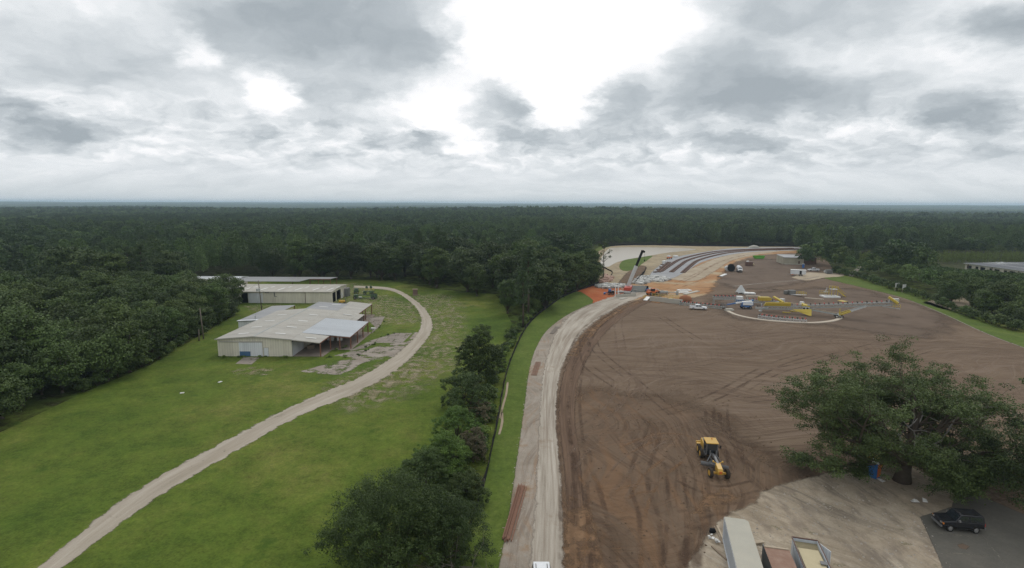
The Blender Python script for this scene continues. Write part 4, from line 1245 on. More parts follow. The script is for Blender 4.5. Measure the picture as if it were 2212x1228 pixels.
bt = near_tree(31, 845, 1236, 11.6, 7.8, 'leaf_broad', 'large dark bushy tree at the bottom edge, left of the silt fence', 60, 75, 0.085, 0.06, 0.38, nl=22)
near_tree(32, 955, 1225, 9.4, 5.4, 'leaf_broad', 'smaller grey-green tree beside the silt fence, with bare pale branches low down', 50, 75, 0.075, 0.1, 0.4, nl=14)
near_tree(33, 1035, 826, 12.6, 5.6, 'leaf_broad', 'lone dark tree with a leaning bare trunk beside the grassy field', 46, 90, 0.11, 0.30, 0.5, low=-0.45, nl=17)
near_tree(34, 1000, 872, 7.8, 5.0, 'leaf_dark', 'dark low tree between the lone tree and the vine-covered mound', 34, 70, 0.11, 0.1, 0.45, nl=9)
near_tree(35, 1018, 902, 8.4, 4.2, 'leaf_oak', 'dark tangled tree close against the silt fence above the dry vines', 34, 70, 0.11, 0.1, 0.45, nl=8)
near_tree(36, 955, 1020, 6.4, 4.6, 'leaf_vine', 'bright green vine-covered mound above the big bottom tree', 40, 80, 0.085, 0.02, 0.4, name='shrub', low=-0.6, nl=11)
near_tree(37, 985, 960, 7.4, 4.2, 'leaf_vine', 'vine-draped thicket tree left of the dry brown vines', 36, 75, 0.09, 0.04, 0.45, low=-0.6, nl=9)
near_tree(38, 1020, 990, 5.2, 3.0, 'twig_dry', 'brown tangle of dry vines against the silt fence', 34, 70, 0.075, 0.02, 0.4, name='shrub', low=-0.7, nl=8)
near_tree(39, 1042, 915, 5.0, 2.4, 'twig_dry', 'narrow brown tangle of dry vines under the dark trees', 30, 70, 0.075, 0.02, 0.4, name='shrub', low=-0.7, nl=6)
near_tree(40, 920, 1050, 5.6, 3.8, 'leaf_oak', 'leafy mound at the left of the vine-covered thicket', 40, 75, 0.085, 0.03, 0.4, name='shrub', low=-0.6, nl=10)
near_tree(41, 1010, 1080, 4.4, 3.2, 'leaf_oak', 'leafy scrub mound beside the silt fence, above the grey-green tree', 36, 75, 0.08, 0.03, 0.4, name='shrub', low=-0.6, nl=8)
# bare branches low on the right of the bottom tree
rng = np.random.default_rng(55)
mb = MB()
tree2 = [o for o in COL.objects if o.get('label', '').startswith('smaller grey-green')][0]
def twig(p, d, L, r, lvl):
    pts = [Vector(p)]
    for i in range(4):
        d = (d + Vector(rng.normal(size=3)) * 0.16).normalized(); pts.append(pts[-1] + d * L / 4)
    mb.tube(pts, [r, r * 0.8, r * 0.6, r * 0.42, r * 0.2], 5, False)
    if lvl < 2:
        for k in range(4):
            i = rng.integers(1, 5)
            twig(pts[i], d + Vector(rng.normal(size=3)) * 0.55, L * 0.55, r * 0.5, lvl + 1)
for d, L in (((0.75, -0.6, 0.62), 5.4), ((1.0, -0.35, 0.25), 5.8), ((0.6, -0.8, 0.35), 4.6), ((0.3, -0.9, 0.7), 5.0)):
    twig((0.6, -1.4, 1.2), Vector(d).normalized(), L, 0.07, 0)
mb.build('bare_branch', 'bark_pale', tree2, True)

# low weeds and bushes along the fence, each its own shrub
SHR = [shrub(61, 1.6, 1.3, 'leaf_weed'), shrub(62, 2.3, 1.6, 'leaf_oak'), shrub(63, 1.2, 1.4, 'leaf_vine'), shrub(64, 2.0, 1.2, 'leaf_broad')]
sused = set()
def place_shrub(k, x, y, s, label, group):
    o = SHR[k] if k not in sused else copy_tree(SHR[k])
    sused.add(k)
    o.name = 'shrub'; o.location = (x, y, 0); o.rotation_euler = (0, 0, random.random() * 6.28); o.scale = (s, s, s)
    return tag(o, label, 'shrub', group)


SL = catmull([Vector((*G(*p).xy, 0)) for p in SILT], 2.2)
for i, p in enumerate(SL):
    if p.y < 52 or p.y > 240: continue
    d = (SL[min(i + 1, len(SL) - 1)] - SL[i - 1]).normalized()
    nl = Vector((-d.y, d.x, 0))
    for q in range(2 if p.y < 170 else 1):
        w = 1.3 + 2.6 * random.random()
        place_shrub(random.randrange(4), p.x + nl.x * w, p.y + nl.y * w, 0.6 + 0.5 * random.random(), 'green weed bush growing close along the outer side of the black silt fence', 'weed bushes along the silt fence')
# scrub at the foot of the woods
random.seed(8)
for k in range(46):
    t = k / 45
    i = min(int(t * (len(W_LEFT) - 1)), len(W_LEFT) - 2); f = t * (len(W_LEFT) - 1) - i
    x = W_LEFT[i][0] + (W_LEFT[i + 1][0] - W_LEFT[i][0]) * f; y = W_LEFT[i][1] + (W_LEFT[i + 1][1] - W_LEFT[i][1]) * f
    place_shrub(random.choice([1, 3, 3]), x - 0.2 - 1.2 * random.random(), y + random.random() * 2, 1.0 + 0.6 * random.random(), 'dark bush at the foot of the left wood, against the mown grass', 'bushes at the foot of the left wood')
VL = [tuple(G(*p).xy) for p in [(1800, 592), (1850, 602), (1900, 618), (1960, 637), (2030, 659), (2075, 681), (2140, 703), (2212, 725)]]
for k in range(40):
    t = k / 39.0 * (len(VL) - 1.001); i = int(t); f = t - i
    x = VL[i][0] + (VL[i + 1][0] - VL[i][0]) * f; y = VL[i][1] + (VL[i + 1][1] - VL[i][1]) * f
    place_shrub(random.choice([1, 3, 1]), x + 1.5 + random.random() * 2, y + 4 + random.random() * 2, 1.1 + 0.7 * random.random(), 'dark bush at the foot of the right wood, along the grass verge', 'bushes along the right verge')

# weeds along the slabs and wall feet of the long shed
random.seed(31)
for k in range(44):
    if k < 16: x, y = -71.2 + 17.5 * random.random(), 124.9 - 0.7 * random.random()
    else:
        q = random.choice([((1560, 722), (1780, 655)), ((1240, 800), (1330, 785)), ((1500, 790), (1600, 745)), ((1420, 870), (1540, 800)), ((1590, 655), (1690, 520)), ((1120, 870), (1370, 865))])
        t = random.random(); g = G(*[420 + (q[0][0] + (q[1][0] - q[0][0]) * t) / 4.093, 560 + (q[0][1] + (q[1][1] - q[0][1]) * t) / 4.093])
        x, y = g.x + random.uniform(-.5, .5), g.y + random.uniform(-.8, .8)
    place_shrub(random.choice([0, 2]), x, y, 0.14 + 0.24 * random.random(), 'small green weed at the foot of the long shed or between its slabs', 'weeds round the long shed')

# slim pale saplings (reedy thicket) left of the rock beds: a mass of stems
rng = np.random.default_rng(90)
def reed_mass(name, poly, n, h0, h1, mat, label):
    xs = [p[0] for p in poly]; ys = [p[1] for p in poly]
    x = rng.uniform(min(xs), max(xs), n); y = rng.uniform(min(ys), max(ys), n)
    k = inside(x, y, poly); x, y = x[k], y[k]
    P, A, B, T = [], [], [], []
    for a, b in zip(x, y):
        h = rng.uniform(h0, h1)
        m = int(10 + h * 3)
        z = h * (0.12 + 0.88 * rng.random(m) ** 0.8)
        p = np.c_[a + rng.normal(size=m) * 0.28, b + rng.normal(size=m) * 0.28, z]
        u = np.c_[rng.normal(size=m) * 0.25, rng.normal(size=m) * 0.25, np.ones(m)]; u /= np.linalg.norm(u, axis=1, keepdims=True)
        w = np.cross(u, unit(rng, m)); w /= np.linalg.norm(w, axis=1, keepdims=True)
        P.append(p); A.append(u * 0.55); B.append(w * 0.13); T.append(np.full(m, rng.random()) * 0.6 + rng.random(m) * 0.4)
    o = link_mesh(name, quads_mesh(name, np.vstack(P), np.vstack(A), np.vstack(B), np.hstack(T), mat))
    return tag(o, label, 'undergrowth', None, 'stuff')


reed_mass('reed_thicket', GP([(1225, 632), (1255, 622), (1290, 608), (1292, 580), (1262, 585), (1235, 600)]), 900, 4, 8.5, 'leaf_reed', 'pale green reedy thicket of slim stems left of the rock beds')
reed_mass('tall_grass', [(205, 316), (212, 330), (330, 338), (420, 336), (420, 372), (260, 372), (196, 352)], 2600, 3.5, 6.5, 'leaf_reed', 'pale tall grass behind the dark-roofed warehouse')

# clods and stones turned up on the bare field
rng = np.random.default_rng(64)
def clods(name, label, poly, n, s0, s1, mat, z):
    P_ = GP(poly); xs = [p[0] for p in P_]; ys = [p[1] for p in P_]
    x = rng.uniform(min(xs), max(xs), n); y = rng.uniform(min(ys), max(ys), n)
    k = inside(x, y, P_); x, y = x[k], y[k]
    base = np.array([(1, 0, 0), (.3, .9, 0), (-.8, .6, 0), (-.8, -.6, 0), (.3, -.9, 0), (0.1, 0.1, .75)])
    F = [(0, 1, 5), (1, 2, 5), (2, 3, 5), (3, 4, 5), (4, 0, 5)]
    vs, fs = [], []
    for i, (a, b) in enumerate(zip(x, y)):
        s = s0 + (s1 - s0) * rng.random() ** 3; q = rng.random() * 6.28
        R_ = np.array([[math.cos(q), -math.sin(q), 0], [math.sin(q), math.cos(q), 0], [0, 0, 1]])
        v_ = (base * (0.7 + 0.6 * rng.random((6, 3)))) @ R_.T * s + (a, b, z)
        k0 = len(vs); vs += v_.tolist(); fs += [tuple(j + k0 for j in f) for f in F]
    me = bpy.data.meshes.new(name); me.from_pydata(vs, [], fs); me.materials.append(MATS[mat])
    tag(link_mesh(name, me), label, 'clods', None, 'stuff')
clods('dirt_clods', 'loose dirt clods strewn over the near brown field', [(1235, 1240), (1225, 1000), (1240, 860), (1500, 820), (1640, 900), (1700, 1020), (1600, 1090), (1500, 1230)], 1500, 0.04, 0.19, 'clod', 0.02)
clods('loose_stones', 'loose stones on the pale sandy lot', [(1500, 1228), (1590, 1115), (1700, 1052), (1850, 1020), (1990, 1120), (2060, 1228)], 1500, 0.04, 0.16, 'pebble', 0.028)
clods('loose_stones', 'loose stones on the shoulder of the gravel road', [(1065, 1240), (1092, 1130), (1116, 960), (1138, 815), (1175, 800), (1165, 1000), (1150, 1240)], 1200, 0.04, 0.15, 'pebble', 0.024)

# ------------------------------------------------------------------ the far forest: one mass nobody could count
def lod_tree(seed, H, R, n, leaf, mat, pine=False):
    rng = np.random.default_rng(seed)
    if pine:
        z = H * (0.34 + 0.66 * rng.random(n)); rr = R * np.sin(np.clip((z / H - 0.25) / 0.75, 0, 1) ** 0.8 * 2.75 + 0.25) ** 0.7 * (0.45 + 0.55 * rng.random(n)); a = rng.random(n) * 6.283
        P = np.c_[np.cos(a) * rr, np.sin(a) * rr, z]
        nrm = unit(rng, n) * 0.6 + np.array([0, 0, 0.4]); tint = rng.random(n) * 0.6 + 0.2
    else:
        C = crown_points(rng, 26, R * 0.85, H * 0.42, H * 0.56, 0.3, -0.6)
        i = rng.integers(0, len(C), n); d = unit(rng, n); d[:, 2] = np.abs(d[:, 2]) - 0.2
        P = C[i] + d * R * 0.30; nrm = d * 0.6 + unit(rng, n) * 0.5
        tint = np.clip(rng.random(len(C))[i] * 0.6 + rng.random(n) * 0.4, 0, 1)
    nrm /= np.linalg.norm(nrm, axis=1, keepdims=True)
    t = np.cross(nrm, unit(rng, n)); t /= np.linalg.norm(t, axis=1, keepdims=True); b = np.cross(nrm, t)
    s = leaf * (0.6 + 0.8 * rng.random(n))[:, None]
    return quads_mesh('forest_tree', P, t * s, b * s * (0.5 if pine else 0.7), tint, mat)


def lod_patch(seed, n, W_, mat):
    """a piece of canopy for the far distance"""
    rng = np.random.default_rng(seed)
    P, A, B, T = [], [], [], []
    for k in range(n):
        x, y = (rng.random(2) - 0.5) * W_
        h = 9 + 9 * rng.random(); R = 2.5 + 2.5 * rng.random(); m = 10
        d = unit(rng, m); d[:, 2] = np.abs(d[:, 2])
        P.append(np.c_[x + d[:, 0] * R, y + d[:, 1] * R, h + d[:, 2] * R * 0.9])
        t = np.cross(d, unit(rng, m)); t /= np.linalg.norm(t, axis=1, keepdims=True)
        A.append(t * 2.3); B.append(np.cross(d, t) * 1.8); T.append(np.full(m, rng.random()))
    return quads_mesh('forest_patch', np.vstack(P), np.vstack(A), np.vstack(B), np.hstack(T), mat)




def forest_mass(name, pts, scales, kinds, label):
    """points -> instances of the given crown meshes, as one far-off mass"""
    pts = np.asarray(pts, np.float32)
    me = bpy.data.meshes.new(name)
    me.vertices.add(len(pts)); me.vertices.foreach_set('co', pts.ravel())
    a = me.attributes.new('sc', 'FLOAT', 'POINT'); a.data.foreach_set('value', np.asarray(scales, np.float32))
    rr = np.random.default_rng(len(pts))
    a = me.attributes.new('rot', 'FLOAT', 'POINT'); a.data.foreach_set('value', (rr.random(len(pts)) * 6.283).astype(np.float32))
    a = me.attributes.new('pick', 'INT', 'POINT'); a.data.foreach_set('value', kinds.astype(np.int32))
    o = link_mesh(name, me)
    ng = bpy.data.node_groups.new(name, 'GeometryNodeTree')
    ng.interface.new_socket('Geometry', in_out='INPUT', socket_type='NodeSocketGeometry')
    ng.interface.new_socket('Geometry', in_out='OUTPUT', socket_type='NodeSocketGeometry')
    gi = ng.nodes.new('NodeGroupInput'); go = ng.nodes.new('NodeGroupOutput')
    def attr(nm, typ):
        n = ng.nodes.new('GeometryNodeInputNamedAttribute'); n.data_type = typ; n.inputs[0].default_value = nm
        return n.outputs[0]
    ci = ng.nodes.new('GeometryNodeCollectionInfo'); ci.inputs[0].default_value = FOREST[name]
    ci.inputs['Separate Children'].default_value = True; ci.inputs['Reset Children'].default_value = True
    iop = ng.nodes.new('GeometryNodeInstanceOnPoints')
    ng.links.new(gi.outputs[0], iop.inputs['Points']); ng.links.new(ci.outputs[0], iop.inputs['Instance'])
    iop.inputs['Pick Instance'].default_value = True
    ng.links.new(attr('pick', 'INT'), iop.inputs['Instance Index'])
    cx = ng.nodes.new('ShaderNodeCombineXYZ'); ng.links.new(attr('rot', 'FLOAT'), cx.inputs[2])
    e2r = ng.nodes.new('FunctionNodeEulerToRotation'); ng.links.new(cx.outputs[0], e2r.inputs[0]); ng.links.new(e2r.outputs[0], iop.inputs['Rotation'])
    ng.links.new(attr('sc', 'FLOAT'), iop.inputs['Scale'])
    ng.links.new(iop.outputs[0], go.inputs[0])
    md = o.modifiers.new('forest', 'NODES'); md.node_group = ng
    return tag(o, label, 'forest', None, 'stuff')


FOREST = {}
for nm, mats in (('forest', None), ('far_forest', None), ('distant_forest', None)):
    c = bpy.data.collections.new(nm + '_kinds'); FOREST[nm] = c
mesh_l1 = [lod_tree(101, 14, 4.6, 1100, 0.40, 'leaf_far_mid'), lod_tree(102, 16, 5.0, 1100, 0.42, 'leaf_far_dark'), lod_tree(103, 12, 4.4, 1000, 0.38, 'leaf_far_light'),
           lod_tree(104, 16, 3.6, 1100, 0.38, 'leaf_far_mid', True), lod_tree(105, 14, 3.3, 1000, 0.38, 'leaf_far_dark', True)]
for i, mm in enumerate(mesh_l1):
    o = bpy.data.objects.new('a%d_kind' % i, mm); FOREST['forest'].objects.link(o)
mesh_l2 = [lod_tree(111, 14, 5.0, 240, 0.95, 'leaf_far_mid'), lod_tree(112, 15, 5.4, 240, 1.0, 'leaf_far_dark'), lod_tree(113, 12, 4.8, 220, 0.95, 'leaf_far_light'),
           lod_tree(114, 15, 3.9, 220, 0.9, 'leaf_far_mid', True), lod_tree(115, 13, 3.6, 220, 0.9, 'leaf_far_dark', True)]
for i, mm in enumerate(mesh_l2):
    o = bpy.data.objects.new('a%d_kind' % i, mm); FOREST['far_forest'].objects.link(o)
mesh_l3 = [lod_patch(121, 60, 90, 'leaf_far_mid'), lod_patch(122, 60, 90, 'leaf_far_light'), lod_patch(123, 60, 90, 'leaf_far_dark')]
for i, mm in enumerate(mesh_l3):
    o = bpy.data.objects.new('a%d_kind' % i, mm); FOREST['distant_forest'].objects.link(o)


def pick_kinds(x, y, rg):
    pine = vnoise(x, y, 230, 9) * 0.6 + vnoise(x, y, 90, 4) * 0.4
    q = rg.random(len(x))
    tone = vnoise(x, y, 310, 15) * 0.65 + vnoise(x, y, 70, 16) * 0.35
    k = np.where(pine > 0.57, np.where(tone + (q - 0.5) * 0.5 > 0.5, 3, 4), np.where(tone + (q - 0.5) * 0.55 < 0.40, 1, np.where(tone + (q - 0.5) * 0.55 < 0.62, 0, 2)))
    s = np.where(pine > 0.52, 0.75 + 0.25 * vnoise(x, y, 160, 12), 0.62) + 0.75 * rg.random(len(x)) ** 1.3 * np.where(pine > 0.52, 0.5, 1)
    return k, s


rg = np.random.default_rng(4)
fx = np.array(far_pts)
x1, y1 = cand(640, 1500, 9.2)
xx = np.r_[fx[:, 0], x1]; yy = np.r_[fx[:, 1], y1]
keep = ~((np.abs(xx - 90) < 0))
k, s = pick_kinds(xx, yy, rg)
r_ = np.hypot(xx, yy); az_ = np.degrees(np.arctan2(xx, yy))
cap = np.where((az_ > 38) & (r_ < 372), np.maximum(37 - 29.5 * r_ / 352 - 1.0, 3.5) / 15.0, 9)
k = np.where(cap < 5, 0, k); s = np.minimum(s, cap)
# low growth closing the edge of the wood behind the pond
ex = rg.uniform(40, 330, 420); ey = rg.uniform(0, 1, 420)
P_ = np.array([G(1300 + 422 * q, 530.5).xy[:] for q in ey]); ex = P_[:, 0] + rg.normal(size=420) * 2; ey2 = P_[:, 1] + 3 + rg.random(420) * 16
xx = np.r_[xx, ex]; yy = np.r_[yy, ey2]; k = np.r_[k, rg.integers(0, 3, 420)]; s = np.r_[s, 0.35 + 0.3 * rg.random(420)]
forest_mass('forest', np.c_[xx, yy, height(xx, yy)], s, k, 'dense dark green forest spreading behind the pond and the sheds')
x2, y2 = cand(1500, 4200, 15.0)
# a few pale clearings far out on the left
clr = (np.abs(y2 - 1750) < 45) & (x2 > -880) & (x2 < -480)
x2, y2 = x2[~clr], y2[~clr]
k, s = pick_kinds(x2, y2, rg)
forest_mass('far_forest', np.c_[x2, y2, height(x2, y2)], s * 1.25, k, 'bluish green forest plain in the middle distance')
x3, y3 = cand(4200, 13000, 75.0)
forest_mass('distant_forest', np.c_[x3, y3, height(x3, y3)], np.full(len(x3), 1.15), rg.integers(0, 3, len(x3)), 'hazy blue-green forest along the horizon')
# ------------------------------------------------------------------ sheds on the left
def roof_slab(p, t, name, mat, parent):
    return MB().slab(p, t).build(name, mat, parent)


A = thing('warehouse', 'long low cream metal shed with stepped open canopies on red posts', 'shed', (-71.4, 125.5, 0))
wall = MB()
wall.add([(0, 0, 0), (18, 0, 0), (18, 0, 4.3), (9, 0, 5.0), (0, 0, 4.3), (0, 0.15, 0), (18, 0.15, 0), (18, 0.15, 4.3), (9, 0.15, 5.0), (0, 0.15, 4.3)],
         [(0, 1, 2, 3, 4), (5, 9, 8, 7, 6), (0, 5, 6, 1), (1, 6, 7, 2), (0, 4, 9, 5)])
wall.box(0, 0.15, 0.16, 34.5, 0, 4.28)
wall.box(17.85, 18, 7.5, 13, 0, 4.2); wall.box(17.85, 18, 19, 26, 0, 4.2); wall.box(17.85, 18, 32, 45.4, 0, 4.2)
wall.box(8.4, 17.8, 45.3, 45.45, 0, 4.3); wall.box(0.16, 8.4, 34.35, 34.5, 0, 4.3); wall.box(8.25, 8.4, 34.6, 45.3, 0, 4.5)
wall.build('wall', 'wall_cream', A)
rf = MB()
rf.slab([(-0.35, -0.4, 4.34), (9, -0.4, 5.06), (9, 34.6, 5.06), (-0.35, 34.6, 4.34)], 0.1)
rf.slab([(9.004, -0.4, 5.06), (18, -0.4, 4.36), (18, 34.6, 4.36), (9.004, 34.6, 5.06)], 0.1)
rf.build('roof', 'roof_tan', A)
MB().slab([(8.3, 34.62, 5.06), (18, 34.62, 4.36), (18, 45.6, 4.36), (8.3, 45.6, 5.06)], 0.1).build('grey_roof', 'roof_grey', A)
cn = MB()
CANS = [(18.0, 25.0, -0.4, 6.4, 3.55), (18.0, 25.0, 24.2, 33.4, 3.6), (18.0, 24.6, 33.5, 49.6, 3.6)]
for (xa, xb, ya, yb, zb) in CANS:
    cn.slab([(xa + 0.01, ya, 4.33), (xb, ya, zb), (xb, yb, zb), (xa + 0.01, yb, 4.33)], 0.09)
cn.slab([(25.01, 24.25, 3.58), (26.6, 24.25, 3.45), (26.6, 33.2, 3.45), (25.01, 33.2, 3.58)], 0.09)
cn.slab([(17.2, 45.7, 4.4), (18.0, 45.7, 4.34), (18.0, 49.6, 4.34), (17.2, 49.6, 4.4)], 0.09)
cn.build('canopy_roof', 'roof_tan', A)
MB().slab([(18.01, 6.5, 4.36), (30.2, 6.5, 3.25), (30.2, 24.1, 3.25), (18.01, 24.1, 4.36)], 0.09).build('zinc_canopy', 'roof_zinc', A)
for (x, z) in ((3.2, 4.62), (12.4, 4.82)):
    for y in (3.5, 10.5, 18, 26):
        sx = 0.07 if x < 9 else -0.078
        MB().slab([(x, y, z + 0.05), (x + 2.6, y, z + 0.05 + 2.6 * sx), (x + 2.6, y + 0.75, z + 0.05 + 2.6 * sx), (x, y + 0.75, z + 0.05)], 0.03).build('skylight', 'skylight', A)
for (x, y) in ((11, 38), (13.5, 42.5)):
    MB().slab([(x, y, 5.06 - (x - 8.3) * 0.0722 + 0.05), (x + 2.8, y, 5.06 - (x - 5.5) * 0.0722 + 0.05), (x + 2.8, y + 0.7, 5.06 - (x - 5.5) * 0.0722 + 0.05), (x, y + 0.7, 5.06 - (x - 8.3) * 0.0722 + 0.05)], 0.03).build('skylight', 'skylight', A)
for (x, y) in ((20.5, 2.2), (21, 30)):
    MB().slab([(x, y, 4.16), (x + 2.6, y, 3.87), (x + 2.6, y + 0.7, 3.87), (x, y + 0.7, 4.16)], 0.03).build('skylight', 'skylight', A)
tm = MB()
tm.beam((-0.4, -0.45, 4.3), (9, -0.45, 5.02), 0.14, 0.26); tm.beam((9, -0.45, 5.02), (18.0, -0.45, 4.3), 0.14, 0.26)
tm.beam((18.1, -0.45, 4.22), (25.0, -0.45, 3.48), 0.12, 0.2)
tm.build('roof_trim', 'trim', A)
MB().box(8.85, 9.15, -0.42, 34.6, 5.06, 5.10).box(8.45, 8.6, 34.7, 45.5, 5.06, 5.10).build('ridge_cap', 'steel_grey', A)
MB().slab([(11.2, 13.6, 4.935), (18.0, 13.6, 4.395), (18.0, 23.9, 4.395), (11.2, 23.9, 4.935)], 0.012).slab([(18.3, 24.4, 4.345), (24.8, 24.4, 3.655), (24.8, 28.6, 3.655), (18.3, 28.6, 4.345)], 0.012).build('roof_patch', 'roof_tan', A)
rt = MB()
rt.beam((25.05, -0.3, 3.40), (25.05, 6.4, 3.40), 0.1, 0.2); rt.beam((30.2, 6.6, 3.10), (30.2, 24.0, 3.10), 0.1, 0.2); rt.beam((25.1, 6.46, 3.35), (30.1, 6.46, 3.05), 0.1, 0.2)
rt.beam((24.6, 33.6, 3.45), (24.6, 49.5, 3.45), 0.1, 0.2); rt.beam((18.2, -0.25, 4.05), (24.9, -0.25, 3.35), 0.1, 0.14)
rt.build('eave_beam', 'rust_steel', A)
for (x, y, h) in ((24.9, 0, 3.4), (25.2, 6.3, 3.3), (27.5, 6.6, 3.1), (30.1, 7.2, 3.0), (30.1, 13.2, 3.0), (30.1, 18.5, 3.0), (30.1, 23.6, 3.0), (26.4, 24.6, 3.3), (26.4, 32.8, 3.3), (24.5, 33.8, 3.4), (24.5, 41.5, 3.4), (24.5, 49.2, 3.4), (21.5, 49.2, 3.7)):
    MB().box(x - 0.12, x + 0.12, y - 0.12, y + 0.12, 0, h).build('post', 'rust_steel', A)
MB().box(5.2, 7.95, -0.12, -0.005, 0.05, 3.45).build('sliding_door', 'white_sheet', A)
MB().box(8.0, 10.85, -0.16, -0.005, 0.05, 3.45).build('sliding_door', 'white_sheet', A)
MB().box(5.3, 7.9, -0.15, -0.122, 0.06, 1.25).build('door_patch', 'blue_panel', A)
MB().box(0.6, 11.0, -0.16, -0.004, 3.52, 3.72).build('door_rail', 'trim', A)
sd_ = MB().box(11.2, 12.25, -0.05, -0.004, 0.02, 2.1).build('side_door', 'white_sheet', A)
MB().box(11.1, 11.19, -0.07, -0.004, 0, 2.2).box(12.26, 12.35, -0.07, -0.004, 0, 2.2).box(11.1, 12.35, -0.07, -0.004, 2.11, 2.2).build('frame', 'trim', sd_)
MB().box(18.01, 18.07, 0.3, 3.8, 0.05, 3.5).build('sliding_door', 'white_sheet', A)
MB().box(18.01, 18.07, 3.85, 7.2, 0.05, 3.5).build('sliding_door', 'white_sheet', A)
MB().box(17.2, 17.6, 13.0, 19.0, 0, 4.1).build('opening', 'interior_shade', A)  # dark slab behind the wall gap, painted shade of the inside
# wing behind
A2 = thing('annex', 'grey-roofed lean-to wing with a white trim edge behind the long shed', 'shed', (-78.6, 149.5, 0))
MB().box(0, 7.1, 0, 0.15, 0, 3.3).box(0, 0.15, 0.16, 22.2, 0, 3.25).box(7.0, 7.12, 0.16, 13, 0, 3.5).build('wall', 'white_sheet', A2)
MB().slab([(-0.3, -0.3, 3.4), (7.3, -0.3, 3.72), (7.3, 22.6, 3.72), (-0.3, 22.6, 3.4)], 0.1).build('roof', 'roof_grey', A2)
MB().slab([(-0.3, -0.35, 3.46), (7.2, -0.35, 3.78), (7.2, 2.0, 3.78), (4.2, 0.8, 3.65), (-0.3, 0.9, 3.46)], 0.04).build('trim_sheet', 'white_sheet', A2)
MB().box(7.0, 7.2, 22.2, 22.4, 0, 3.6).build('post', 'rust_steel', A2)
MB().tube([(4.4, 1.2, 3.6), (4.4, 1.2, 4.6)], 0.12, 8).build('vent_pipe', 'steel_grey', A2)
# rear shed
B = thing('warehouse', 'wide cream metal shed with two dark doorways in its gable end', 'shed', (-112, 195, 0))
w = MB()
w.box(0, 11.2, 0, 0.15, 0, 4.3); w.box(13.8, 45, 0, 0.15, 0, 4.3); w.box(11.2, 13.8, 0, 0.15, 3.8, 4.3)
w.add([(45, 0.16, 3.75), (45, 9.2, 3.75), (45, 18, 3.75), (45, 18, 4.3), (45, 9, 4.9), (45, 0.16, 4.3), (44.85, 0.16, 3.75), (44.85, 9.2, 3.75), (44.85, 18, 3.75), (44.85, 18, 4.3), (44.85, 9, 4.9), (44.85, 0.16, 4.3)],
      [(0, 1, 2, 3, 4, 5), (6, 11, 10, 9, 8, 7), (0, 6, 7, 1), (1, 7, 8, 2)])
w.box(44.85, 45, 0.16, 0.9, 0, 3.74); w.box(44.85, 45, 4.6, 5.4, 0, 3.74); w.box(44.85, 45, 10.6, 18, 0, 3.74)
w.box(0, 44.8, 17.85, 18, 0, 4.3)
w.build('wall', 'wall_cream', B)
MB().slab([(-0.3, -0.35, 4.36), (45.3, -0.35, 4.36), (45.3, 9, 5.0), (-0.3, 9, 5.0)], 0.1).slab([(-0.3, 9.004, 5.0), (45.3, 9.004, 5.0), (45.3, 18.3, 4.36), (-0.3, 18.3, 4.36)], 0.1).build('roof', 'roof_tan_b', B)
MB().box(44.3, 44.6, 0.9, 4.6, 0, 3.7).build('doorway', 'interior_shade', B)  # black slabs stand in for the unlit inside of the shed
MB().box(44.3, 44.6, 5.4, 10.6, 0, 3.7).build('doorway', 'interior_shade', B)
MB().box(11.3, 13.7, 0.5, 0.8, 0, 3.8).build('doorway', 'interior_shade', B)
MB().box(14.0, 16.7, -0.12, -0.004, 0.05, 3.75).build('sliding_door', 'white_sheet', B)
MB().box(16.75, 19.3, -0.12, -0.004, 0.05, 3.75).build('sliding_door', 'white_sheet', B)
MB().box(45.004, 45.06, 11.2, 12.2, 0, 2.1).build('side_door', 'white_sheet', B)
MB().box(-0.3, 45.3, -0.47, -0.36, 4.14, 4.34).build('gutter', 'trim', B)
MB().box(35.1, 35.22, -0.14, -0.004, 0, 4.1).build('downpipe', 'brown_paint', B)
MB().box(23.6, 23.9, -0.14, -0.004, 2.6, 4.1).box(23.7, 24.6, -0.14, -0.004, 2.4, 2.58).box(20.3, 21.8, -0.12, -0.004, 3.85, 4.1).build('conduit', 'machine_grey', B)
for y in (2.0,):
    for x in (4, 10.5, 17, 23.6, 30.2, 36.8, 42.2):
        MB().slab([(x, y, 4.36 + (y + 0.35) * 0.0684 + 0.04), (x + 0.8, y, 4.36 + (y + 0.35) * 0.0684 + 0.04), (x + 2.0, y + 4.0, 4.36 + (y + 4.35) * 0.0684 + 0.04), (x + 1.2, y + 4.0, 4.36 + (y + 4.35) * 0.0684 + 0.04)], 0.03).build('skylight', 'skylight', B)
        MB().slab([(x + 2.2, y + 4.7, 4.36 + (y + 5.05) * 0.0684 + 0.04), (x + 3.0, y + 4.7, 4.36 + (y + 5.05) * 0.0684 + 0.04), (x + 3.7, y + 6.4, 4.36 + (y + 6.75) * 0.0684 + 0.04), (x + 2.9, y + 6.4, 4.36 + (y + 6.75) * 0.0684 + 0.04)], 0.03).build('skylight', 'skylight', B)
MB().box(45.1, 46.4, 14.5, 17.8, 0, 3.2).build('lean_to', 'machine_grey', B)
